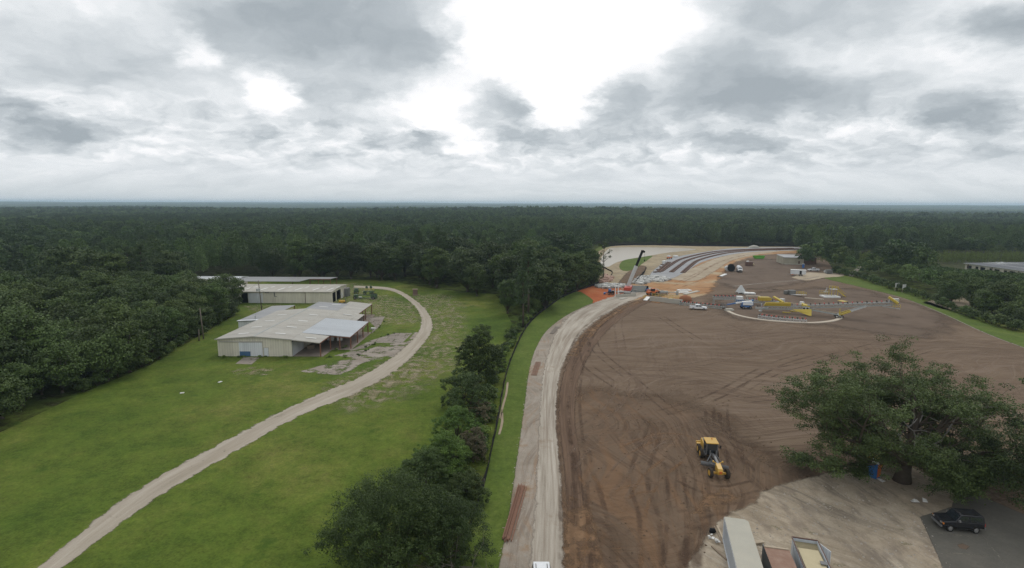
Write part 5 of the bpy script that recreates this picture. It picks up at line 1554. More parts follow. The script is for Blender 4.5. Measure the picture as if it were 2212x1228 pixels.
# flat canopy behind the rear shed and the pale shed beyond
Cc = thing('open_canopy', 'flat grey canopy roof on posts behind the rear shed', 'canopy', (-118.5, 219, 0.5))
MB().slab([(0, 0, 4.15), (30, 0, 4.15), (30.4, 10.6, 3.75), (39.4, 10.6, 3.75), (40.4, 17.5, 3.6), (0, 17.5, 3.6)], 0.14).build('roof', 'roof_grey', Cc)
for x, y in ((30.2, 10.9), (34, 10.9), (39.2, 10.9), (39.8, 17.2), (34, 17.2), (28, 17.2), (20, 17.2)):
    MB().box(x - 0.1, x + 0.1, y - 0.1, y + 0.1, 0, 3.55).build('post', 'rust_steel', Cc)
MB().beam((30.3, 10.5, 3.5), (39.4, 10.5, 3.5), 0.12, 0.25).build('eave_beam', 'rust_steel', Cc)
Dd = thing('shed', 'pale shed with a white roof edge at far left behind the trees', 'shed', (-152, 234, 0))
MB().box(0, 30, 0, 9, 0, 3.2).build('wall', 'wall_cream', Dd)
MB().slab([(-0.4, -0.4, 3.35), (30.4, -0.4, 3.35), (30.4, 4.5, 3.9), (-0.4, 4.5, 3.9)], 0.15).slab([(-0.4, 4.504, 3.9), (30.4, 4.504, 3.9), (30.4, 9.4, 3.35), (-0.4, 9.4, 3.35)], 0.15).build('roof', 'white_sheet', Dd)

# dark-roofed warehouse at the right edge
Wh = thing('warehouse', 'big warehouse with a dark flat-pitched roof and white roof letters at the right edge', 'warehouse', (238, 150, 0))
w = MB()
w.box(0, 0.3, 0, 128, 5.9, 6.8); w.box(0, 0.3, 0, 128, 0, 4.2)
for k in range(33):
    y = 128 - k * 4.0
    w.box(0, 0.3, y - (2.2 if k % 2 else 1.0), y, 4.2, 5.9)
w.box(0.3, 150, 127.7, 128, 0, 6.8)
w.build('wall', 'wall_cream', Wh)
for k in range(33):
    y = 128 - k * 4.0
    lo = y - 4.0
    MB().box(0.16, 0.26, max(lo, 0), y - (2.2 if k % 2 else 1.0), 4.2, 5.9).build('window', 'glass', Wh)
for k in range(9):
    MB().box(-0.14, -0.004, 126 - k * 14, 126.25 - k * 14, 0, 6.7).build('downpipe', 'brown_paint', Wh)
MB().slab([(-0.5, -1, 6.95), (75, -1, 8.2), (75, 128.5, 8.2), (-0.5, 128.5, 6.95)], 0.2).slab([(75.004, -1, 8.2), (150, -1, 6.95), (150, 128.5, 6.95), (75.004, 128.5, 8.2)], 0.2).build('roof', 'roof_dark', Wh)
MB().box(-0.62, -0.51, -1, 128.5, 6.62, 6.93).build('gutter', 'steel_pale', Wh)
for x in (9.0, 22, 36, 50):
    MB().slab([(x, -1, 6.96 + (x + 0.5) * 0.01656), (x + 0.35, -1, 6.97 + (x + 0.5) * 0.01656), (x + 0.35, 128.4, 6.97 + (x + 0.5) * 0.01656), (x, 128.4, 6.96 + (x + 0.5) * 0.01656)], 0.005).build('roof_seam', 'steel_pale', Wh)
cu = bpy.data.curves.new('roof_lettering', 'FONT')
cu.body = 'AWYT'; cu.size = 1.0; cu.extrude = 0.002; cu.space_character = 1.05
to = bpy.data.objects.new('roof_lettering', cu); COL.objects.link(to)
cu.materials.append(MATS['letter_white'])
to.parent = Wh
p0 = G(2151, 570, 7.2)
to.location = (p0.x - 238, p0.y - 150 - 4, 7.25)
to.scale = (3.1, 15.0, 1.0)
to.rotation_euler = (0, -math.atan(0.01667), 0.0)
bpy.context.view_layer.update()
lm = bpy.data.meshes.new_from_object(to.evaluated_get(bpy.context.evaluated_depsgraph_get()))
lo = link_mesh('lettering', lm, Wh)
lo.location, lo.rotation_euler, lo.scale = to.location.copy(), to.rotation_euler.copy(), to.scale.copy()
bpy.data.objects.remove(to)

# small cream shed in the grove
g = G(1690, 571)
K = thing('shed', 'small cream shed with a dark lean-to half hidden by trees', 'shed', (g.x, g.y, 0), rad(-12))
MB().box(0, 12, 0, 0.2, 0, 4.2).box(0, 0.2, 0.21, 14, 0, 4.7).box(12.01, 12.2, 0, 14, 0, 4.2).build('wall', 'wall_tan', K)
MB().slab([(-0.3, -0.4, 4.3), (12.4, -0.4, 4.3), (12.4, 14.3, 4.9), (-0.3, 14.3, 4.9)], 0.15).build('roof', 'roof_grey', K)
MB().box(12.21, 20, 2.2, 2.4, 0, 4.2).build('lean_to_wall', 'brown_paint', K)
MB().slab([(12.3, 1.8, 4.4), (20.2, 1.8, 4.3), (20.2, 12, 4.5), (12.3, 12, 4.6)], 0.12).build('lean_to_roof', 'roof_grey', K)
MB().box(9.0, 10, -0.06, -0.004, 0, 2.1).build('door', 'brown_paint', K)
MB().box(1, 11, -1.6, -0.3, 0, 0.45).build('plinth', 'precast', K)


# ------------------------------------------------------------------ vehicles
def wheel(root, x, y, r, w, tyre='rubber', rim='chrome', name='wheel', steer=0.0):
    o = MB().cyl((0, 0, 0), (0, 1, 0), r, w, 20).build(name, tyre, root, False, 0.03, (x, y, r))
    s = 1 if y > 0 else -1
    MB().cyl((0, s * w * 0.5, 0), (0, 1, 0), r * 0.58, 0.05, 16, None).cyl((0, s * (w * 0.5 + 0.03), 0), (0, 1, 0), r * 0.22, 0.04, 10).build('rim', rim, o)
    if steer: o.rotation_euler = (0, 0, steer)
    return o


def car_windows(root, polys, hw, name='side_window'):
    for poly in polys:
        for s in (-1, 1):
            MB().slab([(x, s * (hw(z) + 0.012), z) for x, z in (poly if s > 0 else poly[::-1])], 0.02).build(name, 'glass', root)


def pickup(name, label, loc, rz, paint_='white_paint'):
    r = thing(name, label, 'pickup truck', loc, rz)
    hw = lambda z: 0.96 if z < 1.15 else 0.96 - (z - 1.15) * 0.30
    MB().hull([(-2.85, 0.52), (2.78, 0.45), (2.88, 0.75), (2.78, 1.02), (1.35, 1.14), (-0.62, 1.14), (-0.62, 1.20), (-2.85, 1.20)], hw).build('body', paint_, r, False, 0.06)
    MB().hull([(1.28, 1.14), (0.55, 1.80), (0.30, 1.86), (-0.85, 1.86), (-1.02, 1.76), (-1.10, 1.14)], hw).build('cab', paint_, r, False, 0.06)
    MB().box(-2.78, -1.18, -0.80, 0.80, 1.205, 1.215).build('bed_floor', 'machine_grey', r)
    MB().box(-2.84, -1.14, -0.95, -0.82, 1.2, 1.32).box(-2.84, -1.14, 0.82, 0.95, 1.2, 1.32).box(-2.84, -2.74, -0.82, 0.82, 1.2, 1.32).build('bed_rail', paint_, r)
    car_windows(r, [[(1.05, 1.2), (0.55, 1.70), (0.12, 1.72), (0.12, 1.2)], [(0.02, 1.2), (0.02, 1.72), (-0.8, 1.72), (-0.92, 1.2)]], hw)
    MB().slab([(1.30, -0.82, 1.17), (1.30, 0.82, 1.17), (0.62, 0.74, 1.77), (0.62, -0.74, 1.77)], 0.02).build('windscreen', 'glass', r)
    MB().slab([(-1.12, 0.78, 1.25), (-1.12, -0.78, 1.25), (-1.05, -0.7, 1.74), (-1.05, 0.7, 1.74)], 0.02).build('rear_window', 'glass', r)
    for s in (-1, 1):
        MB().box(2.80, 2.90, s * 0.75 - 0.14, s * 0.75 + 0.14, 0.78, 0.96).build('headlight', 'headlamp', r)
        MB().box(-2.88, -2.84, s * 0.85 - 0.08, s * 0.85 + 0.08, 0.8, 1.12).build('tail_light', 'lamp_red', r)
        MB().box(0.72, 0.9, s * 1.06 - 0.1, s * 1.06 + 0.1, 1.22, 1.4).build('mirror', 'rubber', r)
    MB().box(2.84, 2.96, -0.92, 0.92, 0.42, 0.62).build('bumper', 'chrome', r); MB().box(-3.0, -2.87, -0.9, 0.9, 0.48, 0.64).build('bumper', 'chrome', r)
    for x in (1.85, -1.75):
        for s in (-1, 1): wheel(r, x, s * 0.86, 0.39, 0.26)
    return r


pickup('pickup_truck', 'white pickup truck on the brown dirt in front of the grey conveyor sections', G(1508, 669), rad(-14))
pickup('pickup_truck', 'white pickup truck parked before the dark grove beside the blue toilet', G(1757, 586), rad(176))


def suv(name, label, loc, rz, body_paint, big=True):
    r = thing(name, label, 'suv', loc, rz)
    hw = lambda z: 0.95 if z < 1.1 else 0.95 - (z - 1.1) * 0.22
    MB().hull([(-2.25, 0.55), (2.25, 0.50), (2.34, 0.78), (2.22, 1.04), (0.95, 1.14), (-2.28, 1.14)], hw).build('body', body_paint, r, False, 0.06)
    MB().hull([(0.90, 1.14), (0.35, 1.76), (0.15, 1.82), (-2.05, 1.82), (-2.18, 1.74), (-2.28, 1.14)], hw).build('cabin', body_paint, r, False, 0.05)
    car_windows(r, [[(0.68, 1.2), (0.28, 1.68), (-0.45, 1.70), (-0.45, 1.2)], [(-0.62, 1.22), (-0.62, 1.68), (-1.92, 1.66), (-2.05, 1.22)]], hw)
    MB().slab([(0.93, -0.82, 1.17), (0.93, 0.82, 1.17), (0.40, 0.74, 1.73), (0.40, -0.74, 1.73)], 0.02).build('windscreen', 'glass', r)
    MB().slab([(-2.30, 0.78, 1.22), (-2.30, -0.78, 1.22), (-2.22, -0.72, 1.70), (-2.22, 0.72, 1.70)], 0.02).build('rear_window', 'glass', r)
    for s in (-1, 1):
        MB().box(2.24, 2.36, s * 0.68 - 0.15, s * 0.68 + 0.15, 0.78, 0.96).build('headlight', 'chrome' if big else 'headlamp', r)
        MB().box(2.14, 2.30, s * 0.88 - 0.08, s * 0.88 + 0.09, 0.78, 0.95).build('marker_lamp', 'lamp_amber', r)
        MB().box(-2.32, -2.27, s * 0.85 - 0.08, s * 0.85 + 0.08, 0.8, 1.1).build('tail_light', 'lamp_red', r)
        MB().box(0.50, 0.68, s * 1.06 - 0.11, s * 1.06 + 0.11, 1.2, 1.36).build('mirror', 'chrome' if big else body_paint, r)
        MB().beam((-1.7, s * 0.55, 1.86), (0.0, s * 0.55, 1.86), 0.05, 0.05).build('roof_rail', 'rubber', r)
    MB().box(2.30, 2.44, -0.9, 0.9, 0.45, 0.62).build('bumper', 'machine_grey', r); MB().box(-2.46, -2.30, -0.9, 0.9, 0.48, 0.64).build('bumper', 'machine_grey', r)
    MB().box(-0.9, 0.6, -1.0, -0.9, 0.40, 0.48).box(-0.9, 0.6, 0.9, 1.0, 0.40, 0.48).build('running_board', 'rubber', r)
    for x in (1.45, -1.35):
        for s in (-1, 1): wheel(r, x, s * 0.86, 0.40, 0.27)
    return r


suv('suv', 'dark grey boxy two-door off-road car parked on the asphalt drive', G(2068, 1141), rad(172), 'black_paint').scale = (0.95, 1.0, 1.14)
g = G(1169, 1212, 1.8)
suv('suv', 'white car cut by the bottom edge on the pale gravel road', (g.x, g.y - 2.2, 0), rad(-90), 'white_paint', False)

# ------------------------------------------------------------------ motor grader
g0, g1 = G(1527, 988), G(1553, 1040)
gd = Vector((g1.x - g0.x, g1.y - g0.y))
grd = thing('motor_grader', 'yellow motor grader with six wheels standing on the brown dirt', 'grader', (g0.x + 0.2, g0.y, 0), math.atan2(gd.y, gd.x))
Y = 'yellow_paint'
MB().hull([(-2.6, 0.75), (1.0, 0.75), (1.0, 1.55), (-2.4, 1.95), (-2.6, 1.7)], lambda z: 0.62).build('engine_hood', Y, grd, False, 0.06)
MB().box(-2.2, -0.9, -0.45, 0.45, 1.92, 2.02).tube([(-1.2, 0.25, 1.9), (-1.2, 0.25, 2.6)], 0.08, 8).build('exhaust_grille', 'machine_grey', grd)
MB().box(-2.9, -2.5, -1.15, 1.15, 0.7, 0.95).build('rear_bumper', Y, grd)
MB().beam((-2.7, -0.9, 0.9), (-3.3, -0.9, 0.8), 0.12).beam((-2.7, 0.9, 0.9), (-3.3, 0.9, 0.8), 0.12).box(-3.5, -3.3, -1.1, 1.1, 0.7, 0.95).build('ripper', Y, grd)
cabp = [(0.15, 1.15), (1.75, 1.15), (1.95, 1.9), (1.80, 2.95), (0.15, 2.95)]
MB().hull([(0.17, 1.15), (1.72, 1.15), (1.90, 1.9), (1.76, 2.92), (0.17, 2.92)], lambda z: 0.72).build('cab_glass', 'glass', grd)
fr = MB()
for s in (-1, 1):
    for a, b in zip(cabp, cabp[1:] + cabp[:1]):
        fr.beam((a[0], s * 0.75, a[1]), (b[0], s * 0.75, b[1]), 0.09)
    fr.beam((1.0, s * 0.75, 1.15), (1.0, s * 0.75, 2.95), 0.08)
fr.build('cab_frame', 'machine_grey', grd)
MB().box(0.0, 2.05, -0.88, 0.88, 2.97, 3.12).build('cab_roof', Y, grd, False, 0.06)
MB().cyl((0.6, 0.2, 3.2), (0, 0, 1), 0.09, 0.16, 10).build('beacon', 'lamp_amber', grd)
MB().beam((1.6, 0, 1.35), (3.6, 0, 1.75), 0.34, 0.36).beam((3.6, 0, 1.75), (5.4, 0, 1.5), 0.30, 0.34).build('main_beam', 'machine_grey', grd)
MB().hull([(5.2, 0.75), (6.75, 0.75), (6.85, 1.2), (6.6, 1.55), (5.3, 1.75)], lambda z: 0.34).build('nose', Y, grd, False, 0.05)
MB().box(6.86, 6.92, -0.16, 0.16, 1.0, 1.32).build('warning_triangle', 'orange_paint', grd)
MB().beam((6.0, -1.0, 0.68), (6.0, 1.0, 0.68), 0.26, 0.24).build('front_axle', Y, grd)
MB().beam((1.9, -0.25, 1.0), (6.2, 0, 0.95), 0.16).beam((1.9, 0.25, 1.0), (6.2, 0, 0.95), 0.16).cyl((3.4, 0, 0.82), (0, 0, 1), 0.72, 0.12, 24).build('drawbar', 'machine_grey', grd)
bl = MB()
for k in range(8):
    a0, a1 = -0.6 + k * 0.15, -0.6 + (k + 1) * 0.15
    bl.slab([(3.35 + 0.35 * math.cos(a0 * 1.6) - 0.6, -1.75, 0.42 + 0.55 * a0 + 0.1), (3.35 + 0.35 * math.cos(a0 * 1.6) + 0.6, 1.75, 0.42 + 0.55 * a0 + 0.1), (3.35 + 0.35 * math.cos(a1 * 1.6) + 0.6, 1.75, 0.42 + 0.55 * a1 + 0.1), (3.35 + 0.35 * math.cos(a1 * 1.6) - 0.6, -1.75, 0.42 + 0.55 * a1 + 0.1)], 0.03)
bl.build('blade', 'machine_grey', grd)
for s in (-1, 1):
    MB().beam((2.6, s * 0.3, 1.75), (3.3, s * 0.95, 0.95), 0.12).cyl((2.55, s * 0.42, 1.95), (0, 0, 1), 0.08, 0.6, 8).build('lift_cylinder', 'machine_grey', grd)
    MB().beam((5.3, s * 0.15, 1.72), (5.15, s * 0.62, 1.9), 0.07).box(5.05, 5.25, s * 0.62 - 0.09, s * 0.62 + 0.09, 1.83, 2.0).build('headlight', Y, grd)
    MB().beam((1.9, s * 0.8, 2.6), (2.05, s * 1.05, 2.6), 0.05).box(1.98, 2.06, s * 1.1 - 0.1, s * 1.1 + 0.1, 2.4, 2.8).build('mirror', 'rubber', grd)
    MB().box(-1.9, 0.7, s * 0.78 - 0.1, s * 0.78 + 0.1, 0.5, 0.85).build('tandem_case', 'machine_grey', grd)
    for x in (-1.4, 0.2):
        wheel(grd, x, s * 1.08, 0.66, 0.40, 'rubber_dusty', Y)
    wheel(grd, 6.0, s * 1.10, 0.66, 0.38, 'rubber_dusty', Y, steer=rad(8))


# ------------------------------------------------------------------ containers at the bottom
def along(pa, pb, z):
    a, b = G(*pa, z), G(*pb, z)
    return a, math.atan2(b.y - a.y, b.x - a.x)


a, rz = along((1565, 1118), (1592, 1228), 2.75)
ct = thing('container', 'tall white corrugated container with a beige roof at the bottom edge', 'container', (a.x, a.y, 0), rz)
def corr(mb, x0, x1, y, z0, z1, depth, pitch, out):
    n = int((x1 - x0) / pitch)
    for k in range(n):
        x = x0 + k * pitch
        mb.box(x, x + pitch * 0.5, *sorted((y, y + out * depth)), z0, z1)
    return mb
MB().box(0, 9.0, 0.05, 2.4, 0.12, 2.70).build('body', 'container_side', ct)
corr(MB(), 0.15, 8.9, 0.05, 0.25, 2.62, 0.05, 0.34, -1).build('ribs', 'container_side', ct)
MB().slab([(-0.03, -0.02, 2.76), (8.99, -0.02, 2.76), (9.0, 2.42, 2.76), (0.35, 2.42, 2.76), (-0.03, 2.1, 2.76)][::-1], 0.055).build('roof', 'container_roof', ct)
MB().beam((0, 0, 2.66), (9.0, 0, 2.66), 0.09, 0.10).beam((0, 0, 0.1), (9.0, 0, 0.1), 0.1, 0.14).beam((0.02, 0, 0.1), (0.02, 0, 2.7), 0.12).build('edge_rail', 'white_sheet', ct)
a, rz = along((1650, 1180), (1668, 1228), 2.3)
cr = thing('container', 'rusty brown container between the white one and the open-topped one', 'container', (a.x, a.y, 0), rz)
MB().box(0, 7.0, 0.05, 2.3, 0.1, 2.22).build('body', 'container_grey', cr)
corr(MB(), 0.1, 6.9, 0.05, 0.2, 2.15, 0.05, 0.4, -1).build('ribs', 'container_grey', cr)
MB().slab([(-0.03, 0.0, 2.30), (7.0, 0.0, 2.30), (7.0, 2.36, 2.30), (-0.03, 2.36, 2.30)], 0.06).build('roof', 'container_rust', cr)
MB().beam((0.1, 0.02, 2.35), (0.1, 2.3, 2.35), 0.18, 0.1).build('roof_beam', 'wood_pale', cr)
MB().box(-0.5, -0.04, 0.0, 0.1, 0.0, 2.2).build('open_door', 'container_grey', cr)
a, rz = along((1711, 1161), (1738, 1228), 2.5)
co = thing('container', 'open-topped white container filled with tan cover, one door swung out', 'container', (a.x, a.y, 0), rz)
MB().box(0, 7, 0, 0.07, 0.1, 2.5).box(0, 7, 2.33, 2.4, 0.1, 2.5).box(0, 0.07, 0.08, 2.32, 0.1, 2.46).build('wall', 'container_side', co)
corr(MB(), 0.7, 6.9, 0.0, 0.2, 2.35, 0.05, 0.5, -1).build('ribs', 'container_side', co)
MB().slab([(0.08, 0.08, 2.18), (1.0, 0.08, 2.05), (7, 0.08, 2.2), (7, 2.32, 2.2), (1.0, 2.32, 2.05), (0.08, 2.32, 2.18)], 0.05).slab([(1.3, 0.25, 2.25), (7, 0.2, 2.45), (7, 2.2, 2.45), (1.3, 2.15, 2.25)], 0.05).build('tan_cover', 'tarp_tan', co)
MB().beam((0, -0.02, 2.54), (7, -0.02, 2.54), 0.09, 0.09).beam((0, 2.42, 2.54), (7, 2.42, 2.54), 0.08, 0.08).beam((-0.04, -0.02, 2.52), (-0.04, 2.42, 2.52), 0.1, 0.12).build('top_rail', 'brown_paint', co)
MB().slab([(0.1, 2.45, 2.45), (1.2, 3.35, 2.3), (1.2, 3.35, 0.3), (0.1, 2.45, 0.3)], 0.06).build('open_door', 'white_sheet', co)
MB().box(3.4, 3.9, 1.7, 2.35, 2.47, 2.52).build('hatch', 'machine_grey', co)
g = G(2110, 1226, 2.0)
sh = thing('shed', 'brown pitched hut roof with a dark red end, cut by the bottom edge', 'shed', (g.x, g.y - 1.0, 0), rad(-6))
MB().box(0.1, 3.3, -1.9, 0.8, 0, 1.75).build('wall', 'red_paint', sh)
MB().slab([(0, 0.95, 1.75), (0, -0.6, 2.35), (3.5, -0.6, 2.35), (3.5, 0.95, 1.75)][::-1], 0.07).slab([(0, -0.604, 2.35), (0, -2.1, 1.75), (3.5, -2.1, 1.75), (3.5, -0.604, 2.35)][::-1], 0.07).build('roof', 'wood', sh)


def timber(name, label, cat, a, b, w, h, mat, z=0.0, group=None):
    a, b = G(*a), G(*b)
    c = (a + b) / 2
    r = thing(name, label, cat, (c.x, c.y, 0), math.atan2(b.y - a.y, b.x - a.x), group)
    L = (b - a).length
    MB().box(-L / 2, L / 2, -w / 2, w / 2, z, z + h).build('beam', mat, r)
    return r


def lone(name, label, cat, mb, mat, loc=(0, 0, 0), rz=0.0, group=None, bevel=0.0, smooth=False):
    o = mb.build(name, mat, None, smooth, bevel, loc)
    o.rotation_euler = (0, 0, rz)
    return tag(o, label, cat, group)


def plank(label, a, b, w, h, mat, cat='plank', name='plank', group=None, z=0.0):
    a, b = G(*a), G(*b); c = (a + b) / 2; L = (b - a).length
    mb = MB().box(-L / 2, L / 2, -w / 2, w / 2, z, z + h)
    return lone(name, label, cat, mb, mat, (c.x, c.y, 0.03), math.atan2(b.y - a.y, b.x - a.x), group)


plank('pale timber leaning along the left side of the white container', (1549, 1138), (1562, 1168), 0.18, 0.15, 'wood_pale')
plank('thin brown plank beside the white container', (1543, 1138), (1560, 1176), 0.12, 0.08, 'wood')
plank('grey pole lying in the weeds left of the white container', (1537, 1182), (1570, 1212), 0.16, 0.14, 'wood')
bm_ = MB(); r_ = random.Random(4)
bm_.tube([(-0.35, 0, 0.1), (-0.15, 0.05, 0.3), (0.15, -0.05, 0.28), (0.4, 0, 0.08)], [0.12, 0.3, 0.27, 0.1], 9)
lone('rubbish_bag', 'black rubbish bag on the bare ground left of the white container', 'bag', bm_, 'cloth_black', (G(1539, 1152).x, G(1539, 1152).y, 0.02), 0.3, smooth=True)
for k, (px, py, s) in enumerate(((1534, 1163, 0.5), (1545, 1169, 0.8), (1552, 1174, 0.6))):
    mb = MB()
    for j in range(4):
        x, y = r_.uniform(-0.4, 0.4) * s, r_.uniform(-0.3, 0.3) * s
        mb.slab([(x - .25 * s, y - .2 * s, .08 + .1 * j), (x + .25 * s, y - .15 * s, .05 + .12 * j), (x + .2 * s, y + .2 * s, .12 + .1 * j), (x - .2 * s, y + .2 * s, .05 + .1 * j)], 0.03)
    g = G(px, py); lone('litter', 'pale crumpled litter between the rubbish bag and the white container', 'litter', mb, 'litter_white', (g.x, g.y, 0.03), k, 'litter by the white container')
mb = MB().slab([(-0.6, -0.3, 0.25), (0.7, -0.2, 0.3), (0.6, 0.3, 0.2), (-0.5, 0.25, 0.35)], 0.05).beam((-0.7, -0.4, 0.1), (0.7, 0.1, 0.15), 0.15).beam((-0.6, 0.2, 0.1), (0.6, -0.4, 0.1), 0.14)
g = G(1637, 1175); lone('scrap_pile', 'small heap of scrap boards between the white and rusty containers', 'scrap', mb, 'wood_pale', (g.x, g.y, 0.03))

# ------------------------------------------------------------------ rails stacked by the road
def rail_profile(L):
    mb = MB()
    mb.box(-L / 2, L / 2, -0.075, 0.075, 0.0, 0.03); mb.box(-L / 2, L / 2, -0.012, 0.012, 0.03, 0.13); mb.box(-L / 2, L / 2, -0.037, 0.037, 0.13, 0.175)
    return mb
ra, rb = G(1094, 1170), G(1128, 1052)
L = (rb - ra).length; rz = math.atan2(rb.y - ra.y, rb.x - ra.x); c = (ra + rb) / 2
me_r = rail_profile(L)
first = None
for k in range(10):
    lvl, i = (0, k) if k < 6 else (1, k - 6)
    off = (i - 2.5) * 0.22 + (0.3 if lvl else 0) + (0.06 * math.sin(k * 2.3))
    lab = 'rusty rail in the long stack beside the gravel road, bottom left' 
    if first is None:
        first = lone('steel_rail', lab, 'rail', me_r, 'rust_rail', (0, 0, 0), rz, 'long rails beside the road'); o = first
    else:
        o = first.copy(); COL.objects.link(o)
    o.location = (c.x - math.sin(rz) * off + math.cos(rz) * 0.25 * math.sin(k * 1.7), c.y + math.cos(rz) * off + math.sin(rz) * 0.25 * math.sin(k * 1.7), 0.05 + lvl * 0.18)
    o.rotation_euler = (0, 0, rz + 0.006 * math.sin(k * 3.1))
for t in (-0.3, 0.32):
    x, y = c.x + math.cos(rz) * L * t, c.y + math.sin(rz) * L * t
    lone('wood_bearer', 'wooden bearer under the long stack of rusty rails', 'bearer', MB().box(-0.08, 0.08, -0.9, 0.9, 0, 0.035), 'wood', (x, y, 0.028), rz, 'bearers under the rails')
ra, rb = G(1153, 812), G(1163, 783)
L = (rb - ra).length; rz = math.atan2(rb.y - ra.y, rb.x - ra.x); c = (ra + rb) / 2
first = None
for k in range(5):
    off = (k - 2) * 0.26
    if first is None:
        first = lone('steel_rail', 'rusty rail in the short stack halfway up the gravel road', 'rail', rail_profile(L), 'rust_rail', (0, 0, 0), rz, 'short rails beside the road'); o = first
    else:
        o = first.copy(); COL.objects.link(o)
    o.location = (c.x - math.sin(rz) * off, c.y + math.cos(rz) * off, 0.03)
plank('weathered grey panel lying at the road edge above the short rails', (1192, 722), (1204, 707), 1.2, 0.12, 'pole_wood', 'panel', 'panel')


# ------------------------------------------------------------------ silt fences
def silt(label, pix, h=0.8, step=2.2, jitter=0.18):
    pts = catmull([Vector((*G(*p).xy, 0)) for p in pix], step)
    rr = random.Random(len(pix))
    root = thing('silt_fence', label, 'fence', tuple(pts[0]))
    o = pts[0]
    vs, fs = [], []
    for i, p in enumerate(pts):
        d = (pts[min(i + 1, len(pts) - 1)] - pts[max(i - 1, 0)]).normalized(); nl = Vector((-d.y, d.x, 0))
        b = p - o; hh = h * (1 + jitter * rr.uniform(-1, 1)); t = b + nl * rr.uniform(-0.2, 0.2) + Vector((0, 0, hh))
        vs += [tuple(b + nl * 0.02), tuple(t + nl * 0.02), tuple(t - nl * 0.02), tuple(b - nl * 0.02)]
    for i in range(len(pts) - 1):
        k = 4 * i
        for j in range(4): fs.append((k + j, k + (j + 1) % 4, k + 4 + (j + 1) % 4, k + 4 + j))
    mb = MB(); mb.add(vs, fs); mb.build('fabric', 'cloth_black', root)
    for i in range(0, len(pts), 2)[:98]:
        p = pts[i] - o
        MB().box(p.x - 0.03, p.x + 0.03, p.y - 0.03, p.y + 0.03, 0, h * 1.2).build('stake', 'wood', root)
    return root


silt('long black silt fence winding along the left edge of the sod strip', SILT, 0.85)
silt('black silt fence beside the spillway below the pond', [(1372, 613), (1381, 603), (1392, 590), (1395, 581)], 1.4, 2.5)
silt('short black silt fence at the near corner of the pond', [(1300, 577), (1314, 584), (1323, 590), (1318, 600)], 0.7, 2.5)
silt('thin black silt fence along the far shore of the pond', [(1300, 536), (1330, 531.5), (1400, 530), (1500, 532), (1600, 533), (1720, 533.4)], 1.3, 6, 0.1)
strip('sand_ridge', [(1080, 905), (1087, 875), (1094, 850), (1097, 822)], 0.5, 0.036, 'sand', feather=0.2)
strip('sand_ridge', [(1078, 940), (1085, 912), (1084, 885)], 0.5, 0.036, 'sand', feather=0.2)


# ------------------------------------------------------------------ stones and rock beds
def rocks(name, label, poly, n, s0, s1):
    rr = np.random.default_rng(n)
    P = GP(poly)
    xs = [p[0] for p in P]; ys = [p[1] for p in P]
    mb = MB(); c = 0
    while c < n:
        x, y = rr.uniform(min(xs), max(xs)), rr.uniform(min(ys), max(ys))
        if not inside(np.array([x]), np.array([y]), P)[0]: continue
        c += 1
        s = rr.uniform(s0, s1)
        vs = [(x + sx * s * rr.uniform(.5, 1), y + sy * s * rr.uniform(.5, 1), 0.02 + (0.75 if sz > 0 else 0) * s * rr.uniform(.6, 1.2)) for sz in (-1, 1) for sx, sy in ((-1, -1), (1, -1), (1, 1), (-1, 1))]
        mb.add(vs, [(0, 3, 2, 1), (4, 5, 6, 7), (0, 1, 5, 4), (1, 2, 6, 5), (2, 3, 7, 6), (3, 0, 4, 7)])
    return tag(mb.build(name, 'riprap'), label, 'rocks', None, 'stuff')


rocks('riprap_rocks', 'bed of pale grey broken rock right of the crane boom', [(1367, 613), (1383, 598), (1411, 598), (1450, 604), (1430, 610), (1407, 608), (1387, 616)], 620, 0.5, 1.3)
rocks('riprap_rocks', 'bed of pale grey broken rock left of the crane', [(1285, 619), (1307, 615), (1350, 617), (1347, 622), (1307, 624), (1291, 622)], 420, 0.5, 1.2)
rocks('rubble', 'pinkish rubble at the foot of the reedy thicket', [(1294, 612), (1306, 596), (1322, 597), (1322, 608), (1308, 612)], 120, 0.5, 1.3)
COL.objects[-1].data.materials[0] = plain('pink_stone', (0.40, 0.26, 0.20), 0.9)
mb = MB().tube([(-6, 0, -0.2), (-3, 0.2, 0.7), (0, 0, 1.2), (3, -0.2, 0.8), (6, 0, -0.2)], [0.5, 1.5, 1.9, 1.6, 0.5], 12)
g = G(1628, 536); lone('gravel_heap', 'pale gravel heap at the far edge of the tracks', 'gravel heap', mb, 'precast', (g.x, g.y, -0.6), 0, smooth=True)

